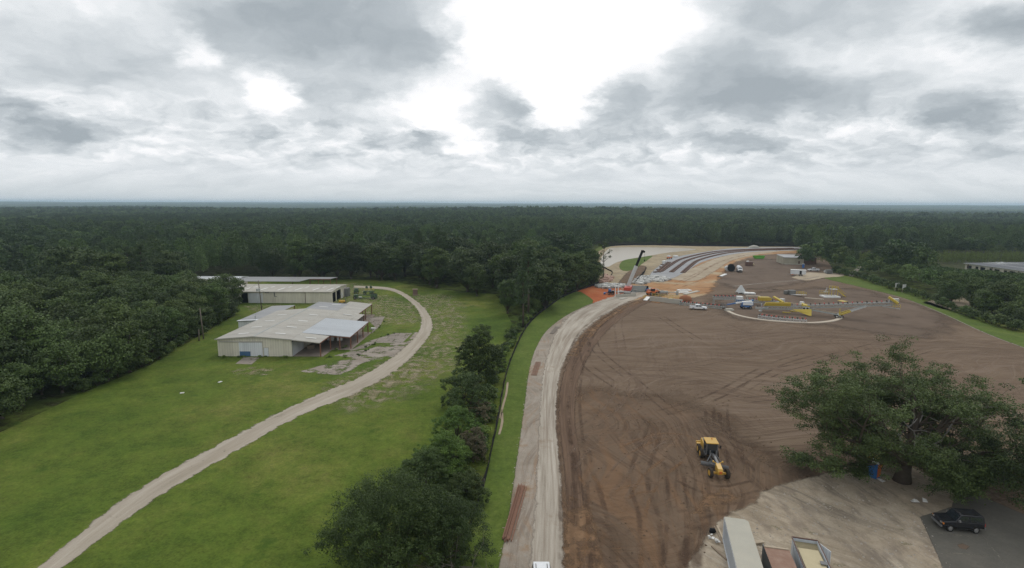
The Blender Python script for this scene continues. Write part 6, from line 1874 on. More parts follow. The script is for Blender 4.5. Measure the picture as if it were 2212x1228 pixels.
# ------------------------------------------------------------------ new railway tracks on the ballast
def track(label, line, offset, end_cut=None):
    Q = catmull([Vector((*G(*p).xy, 0)) for p in line], 3.0)
    C_ = []
    for i, p in enumerate(Q):
        d = (Q[min(i + 1, len(Q) - 1)] - Q[max(i - 1, 0)]).normalized()
        C_.append(p + Vector((-d.y, d.x, 0)) * offset)
    o = C_[0].copy()
    root = thing('railway_track', label, 'railway track', (o.x, o.y, 0.035))
    sl = MB(); s = 0.0; acc_ = 0.0
    for i in range(len(C_) - 1):
        a, b = C_[i] - o, C_[i + 1] - o
        L = (b - a).length; d = (b - a) / L; nl = Vector((-d.y, d.x, 0))
        t = -acc_
        while t < L:
            if t >= 0:
                p = a + d * t
                sl.beam(p - nl * 1.3 + Vector((0, 0, 0.1)), p + nl * 1.3 + Vector((0, 0, 0.1)), 0.30, 0.2)
            t += 0.75
        acc_ = (L + acc_) % 0.75
    sl.build('sleepers', 'tie_wood', root)['kind'] = 'stuff'
    for sgn in (-1, 1):
        rl = MB()
        pts = []
        for i, p in enumerate(C_):
            d = (C_[min(i + 1, len(C_) - 1)] - C_[max(i - 1, 0)]).normalized()
            pts.append(p - o + Vector((-d.y, d.x, 0)) * sgn * 0.75 + Vector((0, 0, 0.3)))
        for p, q in zip(pts, pts[1:]): rl.beam(p, q, 0.14, 0.2)
        rl.build('rail', 'rust_rail', root)
    return root


TA = [(1437, 588), (1458, 573), (1479, 561), (1519, 550.5), (1558, 544.2), (1618, 540), (1718, 537.4)]
track('new railway track nearest the pond, curving away to the right', TA, 2.5)
track('middle of the three new railway tracks on the ballast bed', TA, -3.2)
track('new railway track nearest the clay bank', TA, -9.2)
track('short stub of railway track at the left end of the ballast bed', [(1424, 589), (1434, 579), (1447, 567)], 0.5)
for k, (px, py) in enumerate(((1416, 589), (1421, 584), (1427, 578), (1431, 573))):
    g = G(px, py)
    mb = MB()
    for j in range(4): mb.box(-1.3, 1.3, -0.7 + j * 0.36, -0.4 + j * 0.36, 0, 0.25).box(-1.25, 1.2, -0.6 + j * 0.36, -0.35 + j * 0.36, 0.26, 0.5)
    lone('sleeper_stack', 'dark stack of railway sleepers at the left edge of the ballast bed', 'sleeper stack', mb, 'tie_wood', (g.x, g.y, 0.035), rad(40 + 20 * k), 'sleeper stacks')
g = G(1446, 560)
tg = thing('utility_vehicle', 'small orange and white work machine at the head of the tracks', 'work machine', (g.x, g.y, 0.04), rad(30))
MB().box(-1.6, 1.6, -0.9, 0.9, 0.6, 1.4).build('body', 'orange_paint', tg, False, 0.08)
MB().box(-1.5, 0.0, -0.85, 0.85, 1.42, 2.5).build('cab', 'white_paint', tg, False, 0.08)
for x in (-1.0, 1.0):
    for s in (-1, 1): wheel(tg, x, s * 0.95, 0.5, 0.3)
g = G(1459, 556); lone('pallet_stack', 'white wrapped pallet beside the railway tracks', 'pallet', MB().box(-1.6, 1.6, -0.9, 0.9, 0.15, 1.2).box(-1.5, -1.3, -.8, .8, 0, .15).box(1.3, 1.5, -.8, .8, 0, .15), 'board_white', (g.x, g.y, 0.035), 0.3, bevel=0.05)
g = G(1435, 568); lone('pallet_stack', 'grey and white wrapped pallet left of the stub track', 'pallet', MB().box(-1.4, 1.4, -0.9, 0.9, 0.15, 1.3).box(-1.2, -1.0, -.8, .8, 0, .15).box(1.0, 1.2, -.8, .8, 0, .15), 'board_white', (g.x, g.y, 0.035), 0.8, bevel=0.05)
# ------------------------------------------------------------------ mobile crane and the works round it
g = G(1357, 633)
cranet = thing('mobile_crane', 'red and white mobile crane with its long boom raised beside the rock beds', 'crane', (g.x, g.y, 0.02), rad(72))
MB().box(-5.2, 5.2, -1.3, 1.3, 0.75, 1.45).build('carrier', 'steel_pale', cranet, False, 0.08)
MB().box(3.9, 5.6, -1.3, 1.3, 1.0, 2.6).build('carrier_cab', 'machine_grey', cranet, False, 0.1)
MB().box(-3.4, 1.8, -1.45, 1.35, 1.5, 2.95).build('upper_works', 'red_paint', cranet, False, 0.12)
MB().box(-4.4, -3.41, -1.4, 1.4, 1.5, 2.8).build('counterweight', 'red_paint', cranet, False, 0.1)
MB().box(1.9, 3.2, 0.4, 1.4, 1.5, 3.2).build('operator_cab', 'glass', cranet, False, 0.08)
bt0 = Vector((-0.6, 0.2, 2.8)); bt1 = bt0 + Matrix.Rotation(-rad(72), 3, 'Z') @ Vector((6.0, 2.0, 14.6))
bd = bt1 - bt0
MB().beam(bt0, bt0 + bd * 0.58, 0.95, 1.15).build('boom_base', 'steel_pale', cranet)
MB().beam(bt0 + bd * 0.55, bt0 + bd * 0.98, 0.66, 0.8).build('boom_extension', 'cloth_black', cranet)
MB().box(bt1.x - .6, bt1.x + .6, bt1.y - .6, bt1.y + .5, bt1.z - .5, bt1.z + .4).cyl(bt1 + Vector((0, -0.7, -0.2)), (1, 0, 0), 0.45, 0.6, 14).build('boom_head', 'cloth_black', cranet)
MB().beam((0.9, 0.2, 2.6), bt0 + bd * 0.32 + Vector((0, 0, -0.5)), 0.3, 0.3).build('lift_cylinder', 'chrome', cranet)
MB().tube([bt1 + Vector((0, -1.0, -0.4)), bt1 + Vector((0, -1.0, -3.5))], 0.04, 5).box(bt1.x - .2, bt1.x + .2, bt1.y - 1.2, bt1.y - .8, bt1.z - 4.2, bt1.z - 3.5).build('hook_line', 'cloth_black', cranet)
for x in (-4.2, 3.0):
    for s in (-1, 1):
        MB().beam((x, s * 1.2, 1.0), (x, s * 3.4, 1.0), 0.25).tube([(x, s * 3.3, 1.0), (x, s * 3.3, 0.1)], 0.1, 8).box(x - .4, x + .4, s * 3.3 - .4, s * 3.3 + .4, 0, 0.1).build('outrigger', 'steel_pale', cranet)
for x in (-3.0, -1.7, 1.6, 4.4):
    for s in (-1, 1): wheel(cranet, x, s * 1.15, 0.62, 0.42)
for (a, b) in (((1329, 641), 0), ((1335, 640), 1)):
    g = G(*a)
    lone('steel_mast', 'tall white steel mast standing left of the crane', 'mast', MB().beam((0, 0, 0), (0, 0, 4.2), 0.28).box(-0.5, 0.5, -0.5, 0.5, 0, 0.12).beam((-0.6, 0, 4.1), (0.6, 0, 4.1), 0.2), 'board_white', (g.x, g.y, 0.03), 0.2, 'masts left of the crane')


def skip(name, label, px, py, rz, mat, L=6, Wd=2.4, h=1.5):
    g = G(px, py)
    r = thing(name, label, 'skip', (g.x, g.y, 0.03), rz)
    mb = MB()
    p = [(-L / 2 + 0.9, 0.1), (L / 2 - 0.9, 0.1), (L / 2, h), (L / 2 - 0.12, h), (L / 2 - 0.95, 0.22), (-L / 2 + 0.95, 0.22), (-L / 2 + 0.12, h), (-L / 2, h)]
    mb.prism(p, -Wd / 2, Wd / 2)
    side = [(-L / 2 + 0.9, 0.1), (L / 2 - 0.9, 0.1), (L / 2, h), (-L / 2, h)]
    mb.prism(side, -Wd / 2 - 0.06, -Wd / 2 - 0.002); mb.prism(side, Wd / 2 + 0.002, Wd / 2 + 0.06)
    mb.build('shell', mat, r)
    rim = MB(); rim.beam((-L / 2, -Wd / 2 - 0.03, h + 0.04), (L / 2, -Wd / 2 - 0.03, h + 0.04), 0.14, 0.08).beam((-L / 2, Wd / 2 + 0.03, h + 0.04), (L / 2, Wd / 2 + 0.03, h + 0.04), 0.14, 0.08)
    for k in range(5):
        x = -L / 2 + 0.9 + k * (L - 1.8) / 4
        rim.beam((x, -Wd / 2 - 0.10, 0.15), (x, -Wd / 2 - 0.10, h), 0.1, 0.06)
    rim.build('rim', mat, r)
    return r


skip('steel_hopper', 'grey steel hopper trough right behind the crane', 1377, 630, rad(4), 'steel_grey', 7, 2.6, 2.2)
skip('dumpster', 'bright green open dumpster on the far brown yard', 1639, 559, rad(0), 'lime_paint', 7.5, 2.6, 1.9)
g = G(1619, 575)
dmp = thing('dumpster', 'dark brown closed dumpster on the far yard', 'dumpster', (g.x, g.y, 0.02), rad(-5))
MB().box(-2.4, 1.6, -1.2, 1.2, 0.15, 2.5).build('box', 'brown_paint', dmp, False, 0.06)
MB().box(-1.8, -0.6, -0.6, 0.6, 2.5, 3.1).build('lid', 'board_white', dmp, False, 0.05)
MB().box(-2.2, -1.9, -1.1, 1.1, 0, 0.15).box(1.1, 1.4, -1.1, 1.1, 0, 0.15).build('skid', 'rubber', dmp)
lone('sand_bag', 'pale bulk bag beside the brown dumpster', 'bag', MB().tube([(0, 0, 0), (0, 0, 0.5), (0, 0, 1.0), (0, 0, 1.3)], [0.75, 0.85, 0.75, 0.3], 10), 'tarp_tan', (G(1626, 574).x, G(1626, 574).y, 0.02), smooth=True)


def small_machine(name, label, cat, px, py, rz, body, cab, L=2.6, z=0.0):
    g = G(px, py)
    r = thing(name, label, cat, (g.x, g.y, 0.03), rz)
    MB().box(-L / 2, L / 2, -0.75, 0.75, 0.45, 1.35).box(-L / 2, -L * 0.1, -0.7, 0.7, 1.35, 1.75).build('body', body, r, False, 0.07)
    MB().box(0.0, L * 0.42, -0.7, 0.7, 1.36, 2.3).build('cab', cab, r, False, 0.06)
    MB().beam((L * 0.3, 0.5, 1.1), (L * 0.95, 0.5, 0.5), 0.15).beam((L * 0.3, -0.5, 1.1), (L * 0.95, -0.5, 0.5), 0.15).box(L * 0.9, L * 1.15, -0.9, 0.9, 0.1, 0.75).build('front_arm', cab, r)
    for x in (-L * 0.3, L * 0.3):
        for s in (-1, 1): wheel(r, x, s * 0.85, 0.45, 0.3)
    return r


small_machine('skid_loader', 'small dark blue loader on the red clay left of the crane', 'loader', 1320, 637, rad(160), 'black_paint', 'blue_paint')
small_machine('generator', 'blue site machine with a dark top just right of the grey hopper', 'machine', 1394, 630, rad(10), 'blue_paint', 'cloth_black')
# orange telehandler
g = G(1409, 637)
th = thing('telehandler', 'orange telehandler beside the yellow railing', 'telehandler', (g.x, g.y, 0.03), rad(25))
MB().box(-2.4, 2.2, -1.0, 1.0, 0.7, 1.5).build('chassis', 'orange_paint', th, False, 0.08)
MB().box(-0.9, 0.6, -1.05, -0.05, 1.5, 2.6).build('cab', 'glass', th, False, 0.06)
MB().box(-1.0, 0.7, -1.1, 0.0, 2.61, 2.72).build('cab_roof', 'orange_paint', th)
MB().beam((-2.3, 0.55, 2.0), (2.9, 0.55, 1.6), 0.42, 0.45).beam((2.9, 0.55, 1.6), (3.6, 0.55, 0.8), 0.3, 0.35).build('boom', 'orange_paint', th)
MB().box(3.6, 3.7, -0.1, 1.2, 0.4, 1.3).box(3.7, 4.7, 0.0, 0.12, 0.4, 0.48).box(3.7, 4.7, 0.95, 1.07, 0.4, 0.48).build('fork', 'machine_grey', th)
for x in (-1.6, 1.5):
    for s in (-1, 1): wheel(th, x, s * 1.05, 0.65, 0.42)
# precast blocks by the crane
for k, (px, py, w) in enumerate(((1338, 642, 2.6), (1348, 641, 2.4), (1358, 640.5, 2.6), (1367, 640, 2.2))):
    g = G(px, py)
    lone('precast_block', 'open grey concrete block in the row in front of the crane', 'concrete block', MB().box(-w / 2, w / 2, -0.6, -0.45, 0, 1.0).box(-w / 2, w / 2, 0.45, 0.6, 0, 1.0).box(-w / 2, -w / 2 + 0.15, -0.44, 0.44, 0, 1.0).box(w / 2 - 0.15, w / 2, -0.44, 0.44, 0, 1.0), 'precast', (g.x, g.y, 0.03), rad(3 * k), 'concrete blocks in front of the crane')
plank('pale concrete slab lying in front of the concrete blocks', (1338, 647), (1352, 645), 1.8, 0.25, 'precast', 'slab', 'concrete_slab')
plank('grey steel mats stacked left of the crane', (1336, 633), (1346, 631), 2.2, 0.5, 'steel_grey', 'mats', 'steel_mat')
# loading wall with railings
pa, pb = G(1404, 650), G(1472, 657.5)
c = (pa + pb) / 2; L = (pb - pa).length; rz = math.atan2(pb.y - pa.y, pb.x - pa.x)
lw = thing('loading_trough', 'long pale concrete trough wall with a yellow railing along it', 'trough', (c.x, c.y, 0.02), rz)
MB().box(-L / 2, L / 2, -0.5, -0.25, 0, 1.7).box(-L / 2, L / 2, 1.2, 1.45, 0, 1.5).box(-L / 2, -L / 2 + 0.25, -0.24, 1.19, 0, 1.6).box(-L / 2 + 0.26, L / 2, -0.24, 1.19, 0.9, 1.05).build('wall', 'precast', lw)
def railing(mb, x0, x1, y, z0, h=1.05, n=6):
    for k in range(n + 1):
        x = x0 + (x1 - x0) * k / n
        mb.beam((x, y, z0), (x, y, z0 + h), 0.09)
    for q in (0.5, 1.0): mb.beam((x0, y, z0 + h * q), (x1, y, z0 + h * q), 0.09)
    return mb
railing(MB(), -L / 2 + 0.4, L / 2 - 1.5, 1.33, 1.5, 1.2, 9).build('railing', 'yellow_bright', lw)
g = G(1397, 648)
rp = thing('access_ramp', 'white ramp slab with a yellow railing at the left end of the trough', 'ramp', (g.x, g.y, 0.03), rad(60))
MB().slab([(-2.2, -0.8, 0.15), (2.2, -0.8, 0.9), (2.2, 0.8, 0.9), (-2.2, 0.8, 0.15)], 0.15).build('deck', 'board_white', rp)
railing(MB(), -1.8, 2.0, 0.9, 0.5, 1.2, 3).build('railing', 'yellow_bright', rp)
g = G(1447, 653)
lone('plastic_drum', 'bright yellow drum against the concrete trough wall', 'drum', MB().cyl((0, 0, 0.8), (1, 0.2, 0), 0.8, 1.5, 18).cyl((-0.8, -0.16, 0.8), (1, 0.2, 0), 0.86, 0.1, 18).cyl((0.8, 0.16, 0.8), (1, 0.2, 0), 0.86, 0.1, 18), 'yellow_bright', (g.x, g.y, 0.02), 0.1)
for k, (px, py, w, d, mat, lab) in enumerate(((1478, 628.5, 5.5, 3.2, 'board_white', 'pale concrete frame lying on the orange clay, upper of two'), (1473, 633, 5.8, 2.4, 'board_white', 'pale concrete frame lying on the orange clay, lower of two'))):
    g = G(px, py)
    lone('precast_slab', lab, 'precast slab', MB().box(-w / 2, w / 2, -d / 2, -d / 2 + 0.6, 0, 0.4).box(-w / 2, w / 2, d / 2 - 0.6, d / 2, 0, 0.4).box(-w / 2, -w / 2 + 0.6, -d / 2 + 0.61, d / 2 - 0.61, 0, 0.4).box(w / 2 - 0.6, w / 2, -d / 2 + 0.61, d / 2 - 0.61, 0, 0.4), mat, (g.x, g.y, 0.03), rad(12), bevel=0.04)
plank('grey slab pieces on the dirt right of the concrete frames', (1478, 637), (1508, 630), 1.6, 0.3, 'precast', 'slab', 'concrete_slab')
g = G(1436, 637)
pg = thing('conveyor_tail', 'blue-grey steel frame part on the clay behind the yellow railing', 'steel frame', (g.x, g.y, 0.03), rad(-4))
MB().box(-2, 1.2, -0.6, 0.6, 0.8, 1.5).box(-1.8, -1.6, -0.5, 0.5, 0, 0.79).box(0.8, 1.0, -0.5, 0.5, 0, 0.79).build('box', 'steel_grey', pg, False, 0.04)
MB().beam((1.2, 0, 1.1), (5.0, 0, 0.9), 0.2).box(4.6, 5.4, -0.5, 0.5, 0.1, 1.6).beam((-3.2, 0, 0.1), (-3.2, 0, 2.6), 0.12).build('arm', 'steel_grey', pg)
mb = MB().tube([(-2.4, 0, -0.3), (-1.2, 0.2, 0.8), (0, 0, 1.2), (1.4, 0, 0.8), (2.6, 0, -0.3)], [0.4, 1.5, 1.7, 1.5, 0.4], 12)
g = G(1480, 650); lone('clay_heap', 'red-orange clay heap at the right end of the trough', 'clay heap', mb, plain('heap_clay', (0.30, 0.125, 0.06), 0.95), (g.x, g.y, -0.5), 0, smooth=True)


# ------------------------------------------------------------------ conveyors
def truss(mb, a, b, w, h, bay=1.8):
    """four-chord lattice between two points"""
    a, b = Vector(a), Vector(b)
    d = (b - a).normalized(); s = d.cross(Vector((0, 0, 1))).normalized(); u = s.cross(d).normalized()
    L = (b - a).length; n = max(2, int(L / bay))
    for sy in (-1, 1):
        for sz in (0, 1):
            mb.beam(a + s * sy * w / 2 + u * sz * h, b + s * sy * w / 2 + u * sz * h, 0.16, 0.16)
        for k in range(n + 1):
            p = a + d * (L * k / n) + s * sy * w / 2
            mb.beam(p, p + u * h, 0.09)
            if k < n:
                q = a + d * (L * (k + 1) / n) + s * sy * w / 2
                mb.beam(p + u * (h if k % 2 else 0), q + u * (0 if k % 2 else h), 0.08)
    for k in range(n + 1):
        p = a + d * (L * k / n)
        mb.beam(p - s * w / 2, p + s * w / 2, 0.09); mb.beam(p - s * w / 2 + u * h, p + s * w / 2 + u * h, 0.09)
    return mb


def idlers(root, a, b, w, h, n, m1='lamp_red', m2='rubber'):
    a, b = Vector(a), Vector(b)
    d = (b - a).normalized(); s = d.cross(Vector((0, 0, 1))).normalized(); u = s.cross(d).normalized()
    for k in range(n):
        p = a + (b - a) * ((k + 0.5) / n) + u * (h + 0.28)
        MB().cyl(p, s, 0.13, w * 0.5, 8).cyl(p + s * w * 0.4 + u * 0.14, s + u * 0.6, 0.12, w * 0.36, 8).cyl(p - s * w * 0.4 + u * 0.14, s - u * 0.6, 0.12, w * 0.36, 8).build('idler', m1 if k % 2 else m2, root)


def lying_conveyor(label, pa, pb, z=0.0, h=0.8, w=1.1, legs=(), group=None, mat='steel_grey', n=10):
    A_, B_ = G(*pa), G(*pb); c = (A_ + B_) / 2; L = (B_ - A_).length
    r = thing('conveyor_section', label, 'conveyor', (c.x, c.y, 0.02), math.atan2(B_.y - A_.y, B_.x - A_.x), group)
    truss(MB(), (-L / 2, 0, z), (L / 2, 0, z), w, h).build('frame', mat, r)
    idlers(r, (-L / 2, 0, z), (L / 2, 0, z), w, h, n)
    for f in legs:
        x = -L / 2 + L * f
        MB().beam((x, -w / 2, 0), (x, -w / 2, z), 0.16).beam((x, w / 2, 0), (x, w / 2, z), 0.16).beam((x - .5, -w / 2, 0.05), (x + .5, -w / 2, 0.05), 0.2, 0.1).beam((x - .5, w / 2, 0.05), (x + .5, w / 2, 0.05), 0.2, 0.1).build('leg', mat, r)
    return r


lying_conveyor('grey conveyor section lying on the dirt right of the trough, behind the white pickup', (1468, 658.5), (1520, 663), n=12)
lying_conveyor('grey conveyor section lying behind the front of the white pickup', (1521, 663.5), (1559, 667.5), n=9)
lying_conveyor('grey conveyor raised on a leg, left half of the rear conveyor line', (1540, 657), (1588, 657.5), 1.9, 0.8, 1.1, (0.02, 0.98), n=12)
g = G(1598, 655)
dv = thing('conveyor_drive', 'blue and white drive unit in the middle of the rear conveyor line', 'drive unit', (g.x, g.y, 0.02), rad(-2))
MB().box(-1.4, 1.4, -0.9, 0.9, 0.1, 1.3).build('base', 'blue_paint', dv, False, 0.05)
MB().box(-1.3, 0.9, -0.8, 0.8, 1.31, 2.6).build('housing', 'board_white', dv, False, 0.1)
railing(MB(), -2.2, 2.2, -1.1, 0.1, 1.0, 5).build('guard', 'steel_pale', dv)
lying_conveyor('grey conveyor with yellow side guards, right half of the rear conveyor line', (1609, 658), (1678, 661.5), 0.9, 0.9, 1.2, (0.05, 0.95), n=10)
A_, B_ = G(1641, 660), G(1662, 661)
c = (A_ + B_) / 2
yh = thing('yellow_hopper', 'yellow feed hopper and tilted yellow guard at the right end of the rear conveyor', 'hopper', (c.x, c.y, 0.02), rad(-3))
MB().hull([(-2.3, 1.9), (1.5, 1.9), (2.3, 2.6), (1.5, 3.2), (-2.3, 3.2)], lambda z: 0.9).build('hopper', 'yellow_bright', yh)
for k in range(5):
    MB().box(-2.1 + k * 0.8, -2.0 + k * 0.8, -0.97, -0.905, 1.9, 3.2).build('rib', 'yellow_paint', yh)
g = G(1681, 660)
yt = thing('head_guard', 'tilted bright yellow belt guard with a white motor on the rear conveyor', 'belt guard', (g.x, g.y, 0.02), rad(-55))
MB().slab([(-1.9, -0.6, 3.2), (1.9, -0.6, 1.6), (1.9, 0.6, 1.6), (-1.9, 0.6, 3.2)], 0.6).build('guard', 'yellow_bright', yt, False, 0.1)
MB().box(-0.4, 1.2, 0.9, 2.3, 1.2, 2.4).build('motor', 'steel_pale', yt, False, 0.08)
MB().box(-1.2, 1.4, -0.5, 2.2, 0, 1.1).build('base', 'steel_grey', yt)

# the radial stacker
P0 = G(1647, 673); T0 = G(1811, 686)
v = Vector((T0.x - P0.x, T0.y - P0.y)); R0 = v.length
stk = thing('stacker_conveyor', 'long grey stacker conveyor with yellow hoppers, propped on wheeled struts and rising to the right', 'conveyor', (P0.x, P0.y, 0.02), math.atan2(v.y, v.x))
slope = 0.128
zat = lambda x: 1.35 + max(0, x - 6) * slope
truss(MB(), (0, 0, 0.9), (13.5, 0, zat(13.5) - 0.35), 1.3, 0.95).build('lower_frame', 'steel_grey', stk)
truss(MB(), (13.6, 0, zat(13.6)), (38, 0, zat(38)), 1.25, 0.95).build('boom_frame', 'steel_grey', stk)
idlers(stk, (2, 0, 1.2), (13, 0, zat(13)), 1.2, 0.95, 7)
idlers(stk, (14, 0, zat(14)), (36.5, 0, zat(36.5)), 1.2, 0.95, 17)
MB().slab([(0.2, 0, 2.25), (13.5, 0, zat(13.5) + 1.0), (13.5, 0.85, zat(13.5) + 1.0), (0.2, 0.85, 2.25)], 0.03).slab([(13.6, -0.5, zat(13.6) + 1.1), (37, -0.5, zat(37) + 1.1), (37, 0.5, zat(37) + 1.1), (13.6, 0.5, zat(13.6) + 1.1)], 0.03).build('belt', 'machine_grey', stk)
h1 = MB()
h1.slab([(0.3, -0.75, 2.1), (8.6, -0.75, 2.6), (8.6, -1.0, 3.7), (1.0, -1.0, 3.2)], 0.06).slab([(0.3, 0.75, 2.1), (8.6, 0.75, 2.6), (8.6, 1.0, 3.7), (1.0, 1.0, 3.2)], 0.06).slab([(0.25, -0.75, 2.0), (0.25, 0.75, 2.0), (0.95, 1.0, 3.2), (0.95, -1.0, 3.2)], 0.06)
for k in range(9): h1.beam((1.0 + k * 0.9, -1.05, 2.3 + k * 0.05), (1.0 + k * 0.9, -1.12, 3.2 + k * 0.06), 0.1)
h1.build('feed_hopper', 'yellow_bright', stk)
MB().box(-0.6, -0.35, -0.7, 0.7, 0, 2.6).box(-1.2, -0.2, -0.9, 0.9, 0, 0.25).build('pivot_plate', 'steel_grey', stk)
MB().slab([(11.9, -0.7, 3.5), (14.4, -0.7, 3.2), (14.4, 0.9, 3.2), (11.9, 0.9, 3.9)], 0.5).build('transfer_hood', 'yellow_bright', stk)
MB().box(12.2, 14.2, -0.95, -0.72, 1.6, 2.8).build('gear_panel', 'steel_pale', stk)
for x in (12.6, 13.6): MB().cyl((x, -1.0, 2.3), (0, 1, 0), 0.34, 0.08, 14).build('sheave', 'rubber', stk)
ch = MB(); ch.slab([(9.0, -1.2, 1.7), (14.8, -1.2, 2.2), (14.8, -2.9, 0.25), (14.2, -2.9, 0.2)], 0.06)
for k in range(5): ch.beam((10.4 + k * 1.0, -1.35, 1.7), (12.2 + k * 0.6, -2.2, 1.1), 0.09)
ch.build('chute_wing', 'yellow_bright', stk)
# wheeled struts under the boom
W0 = R0
axl = MB().box(W0 - 0.35, W0 + 0.35, -2.2, 2.2, 0.7, 1.05); axl.build('axle', 'steel_grey', stk)
for s in (-1, 1):
    for dx in (-0.35, 0.35):
        wheel(stk, W0 + dx * 2, s * 1.9, 0.55, 0.35)
    MB().beam((W0, s * 1.4, 1.0), (W0 - 10.5, s * 0.7, zat(W0 - 10.5) + 0.1), 0.34, 0.34).build('strut', 'wood_pale' if s > 0 else 'steel_grey', stk)
    MB().beam((W0 + 0.1, s * 1.3, 1.0), (W0 + 7.4, s * 0.7, zat(W0 + 7.4)), 0.36, 0.36).build('telescopic_strut', 'steel_pale', stk)
    MB().beam((W0 + 0.15, s * 1.3, 1.05), (W0 + 3.2, s * 1.02, 1.05 + 0.43 * (zat(W0 + 7.4) - 1.05)), 0.46, 0.46).build('strut_sleeve', 'yellow_bright', stk)
MB().beam((W0, -1.9, 1.0), (W0, -1.9, 3.2), 0.28).build('axle_mast', 'yellow_bright', stk)
MB().slab([(36.0, -0.9, zat(36) + 3.0), (38.6, -1.5, zat(36) + 1.2), (38.9, -0.3, zat(36) + 1.2), (36.3, 0.3, zat(36) + 3.0)], 0.7).build('head_guard', 'yellow_bright', stk, False, 0.08)
MB().box(36.4, 39.0, 0.4, 1.4, zat(36) + 1.0, zat(36) + 2.2).build('drive_motor', 'steel_pale', stk, False, 0.08)
MB().cyl((38.3, 0, zat(38) + 0.8), (0, 1, 0), 0.45, 1.2, 16).build('head_pulley', 'rubber', stk)
MB().slab([(34.5, -1.2, zat(35) - 0.2), (39.2, -1.2, zat(38) - 1.0), (39.2, -0.7, zat(38) - 1.0), (34.5, -0.7, zat(35) - 0.2)], 0.12).build('walkway', 'steel_grey', stk)
railing(MB(), 37.2, 39.2, -1.25, zat(37) - 0.6, 1.1, 3).build('railing', 'yellow_bright', stk)
lying_conveyor('grey roller conveyor section lying inside the concrete arc', (1638, 687), (1684, 693), n=9, mat='steel_pale')
lying_conveyor('grey roller conveyor section at the bottom of the concrete arc', (1686, 693), (1742, 697.5), n=10, mat='steel_pale')
lying_conveyor('short flat grey section left of the stacker pivot', (1632, 667), (1659, 668.5), h=0.5, n=3, mat='steel_pale')
# concrete arc the stacker runs on
Q = catmull([Vector((*G(*p).xy, 0)) for p in [(1572, 673), (1590, 681), (1620, 688), (1665, 694), (1720, 697.5), (1765, 698), (1800, 694), (1817, 688)]], 1.5)
o0 = Q[0].copy()
arc = thing('concrete_arc', 'pale curved concrete runway beam round the stacker', 'runway beam', (o0.x, o0.y, 0.0))
mb = MB(); nQ = len(Q); vs = []
for i, p in enumerate(Q):
    d = (Q[min(i + 1, nQ - 1)] - Q[max(i - 1, 0)]).normalized(); nl = Vector((-d.y, d.x, 0)); b = p - o0
    vs += [b + nl * 0.65, b + nl * 0.65 + Vector((0, 0, .22)), b - nl * 0.65 + Vector((0, 0, .22)), b - nl * 0.65]
fs = [(4 * i + j, 4 * i + j + 1, 4 * i + 5 + j, 4 * i + 4 + j) for i in range(nQ - 1) for j in range(3)] + [(0, 1, 2, 3), (4 * nQ - 1, 4 * nQ - 2, 4 * nQ - 3, 4 * nQ - 4)]
mb.add(vs, fs); mb.build('beam', 'stone_kerb', arc)
g = G(1575, 671.5); lone('concrete_slab', 'pale block at the left end of the concrete arc', 'slab', MB().box(-1.4, 1.4, -0.8, 0.8, 0, 0.5).box(-1.2, 1.2, -.6, .6, .501, .7), 'precast', (g.x, g.y, 0.02), 0.1)
for (pa, pb, lab) in (((1690, 676), (1707, 677), 'short yellow steel bar on the dirt below the stacker hopper'), ((1707, 673), (1722, 675), 'thin yellow steel bar beside the yellow chute')):
    plank(lab, pa, pb, 0.4, 0.3, 'yellow_bright', 'steel bar', 'steel_bar')
plank('long pale beam lying on the dirt behind the stacker', (1738, 645), (1779, 648.5), 0.7, 0.35, 'stone_kerb', 'beam', 'long_beam')
plank('long pale beam lying between the rear conveyor and the stacker', (1690, 654), (1733, 659.5), 0.5, 0.3, 'wood_pale', 'beam', 'long_beam')
plank('long pale beam lying behind the rear conveyor line', (1611, 641), (1642, 641.5), 0.8, 0.35, 'stone_kerb', 'beam', 'long_beam')
g = G(1732, 657.5); lone('crate', 'small white crate at the right end of a long beam', 'crate', MB().box(-0.6, 0.6, -0.5, 0.5, 0.1, 0.9).box(-.6, -.4, -.5, .5, 0, .1).box(.4, .6, -.5, .5, 0, .1), 'board_white', (g.x, g.y, 0.02), 0.1)

# blue boom lift
g = G(1611, 667)
bl_ = thing('boom_lift', 'blue and white boom lift with its boom lowered to the left', 'boom lift', (g.x, g.y, 0.02), rad(-6))
MB().box(-1.6, 1.6, -1.1, 1.1, 0.6, 1.15).build('chassis', 'blue_paint', bl_, False, 0.06)
MB().box(-1.6, 2.2, -1.05, 1.05, 1.2, 2.3).build('turntable', 'blue_paint', bl_, False, 0.12)
MB().box(-1.4, 2.0, -1.12, -1.055, 1.4, 2.2).box(-1.3, 2.1, -0.9, 0.9, 2.31, 2.5).build('cover', 'board_white', bl_, False, 0.02)
MB().beam((1.8, 0.5, 2.75), (2.6, 0.5, 3.0), 0.5, 0.6).build('boom_pivot', 'blue_paint', bl_)
MB().beam((1.9, 0, 2.75), (-3.6, 0, 1.9), 0.5, 0.5).build('boom', 'board_white', bl_)
MB().beam((-3.5, 0, 1.92), (-6.6, 0, 1.25), 0.38, 0.4).build('fly_boom', 'blue_paint', bl_)
bk = MB().box(-8.4, -7.0, -0.9, 0.9, 0.3, 0.4)
for y in (-0.9, 0.9): railing(bk, -8.4, -7.0, y, 0.4, 1.05, 2)
bk.beam((-7.0, -0.9, 0.4), (-7.0, -0.9, 2.3), 0.1).beam((-6.6, 0, 1.2), (-7.0, 0, 0.9), 0.2).build('basket', 'machine_grey', bl_)
MB().tube([(0.4, 0.6, 2.4), (0.4, 0.6, 5.0)], 0.07, 6).build('mast', 'steel_pale', bl_)
for x in (-1.2, 1.2):
    for s in (-1, 1): wheel(bl_, x, s * 1.15, 0.52, 0.36, 'rubber', 'machine_grey')
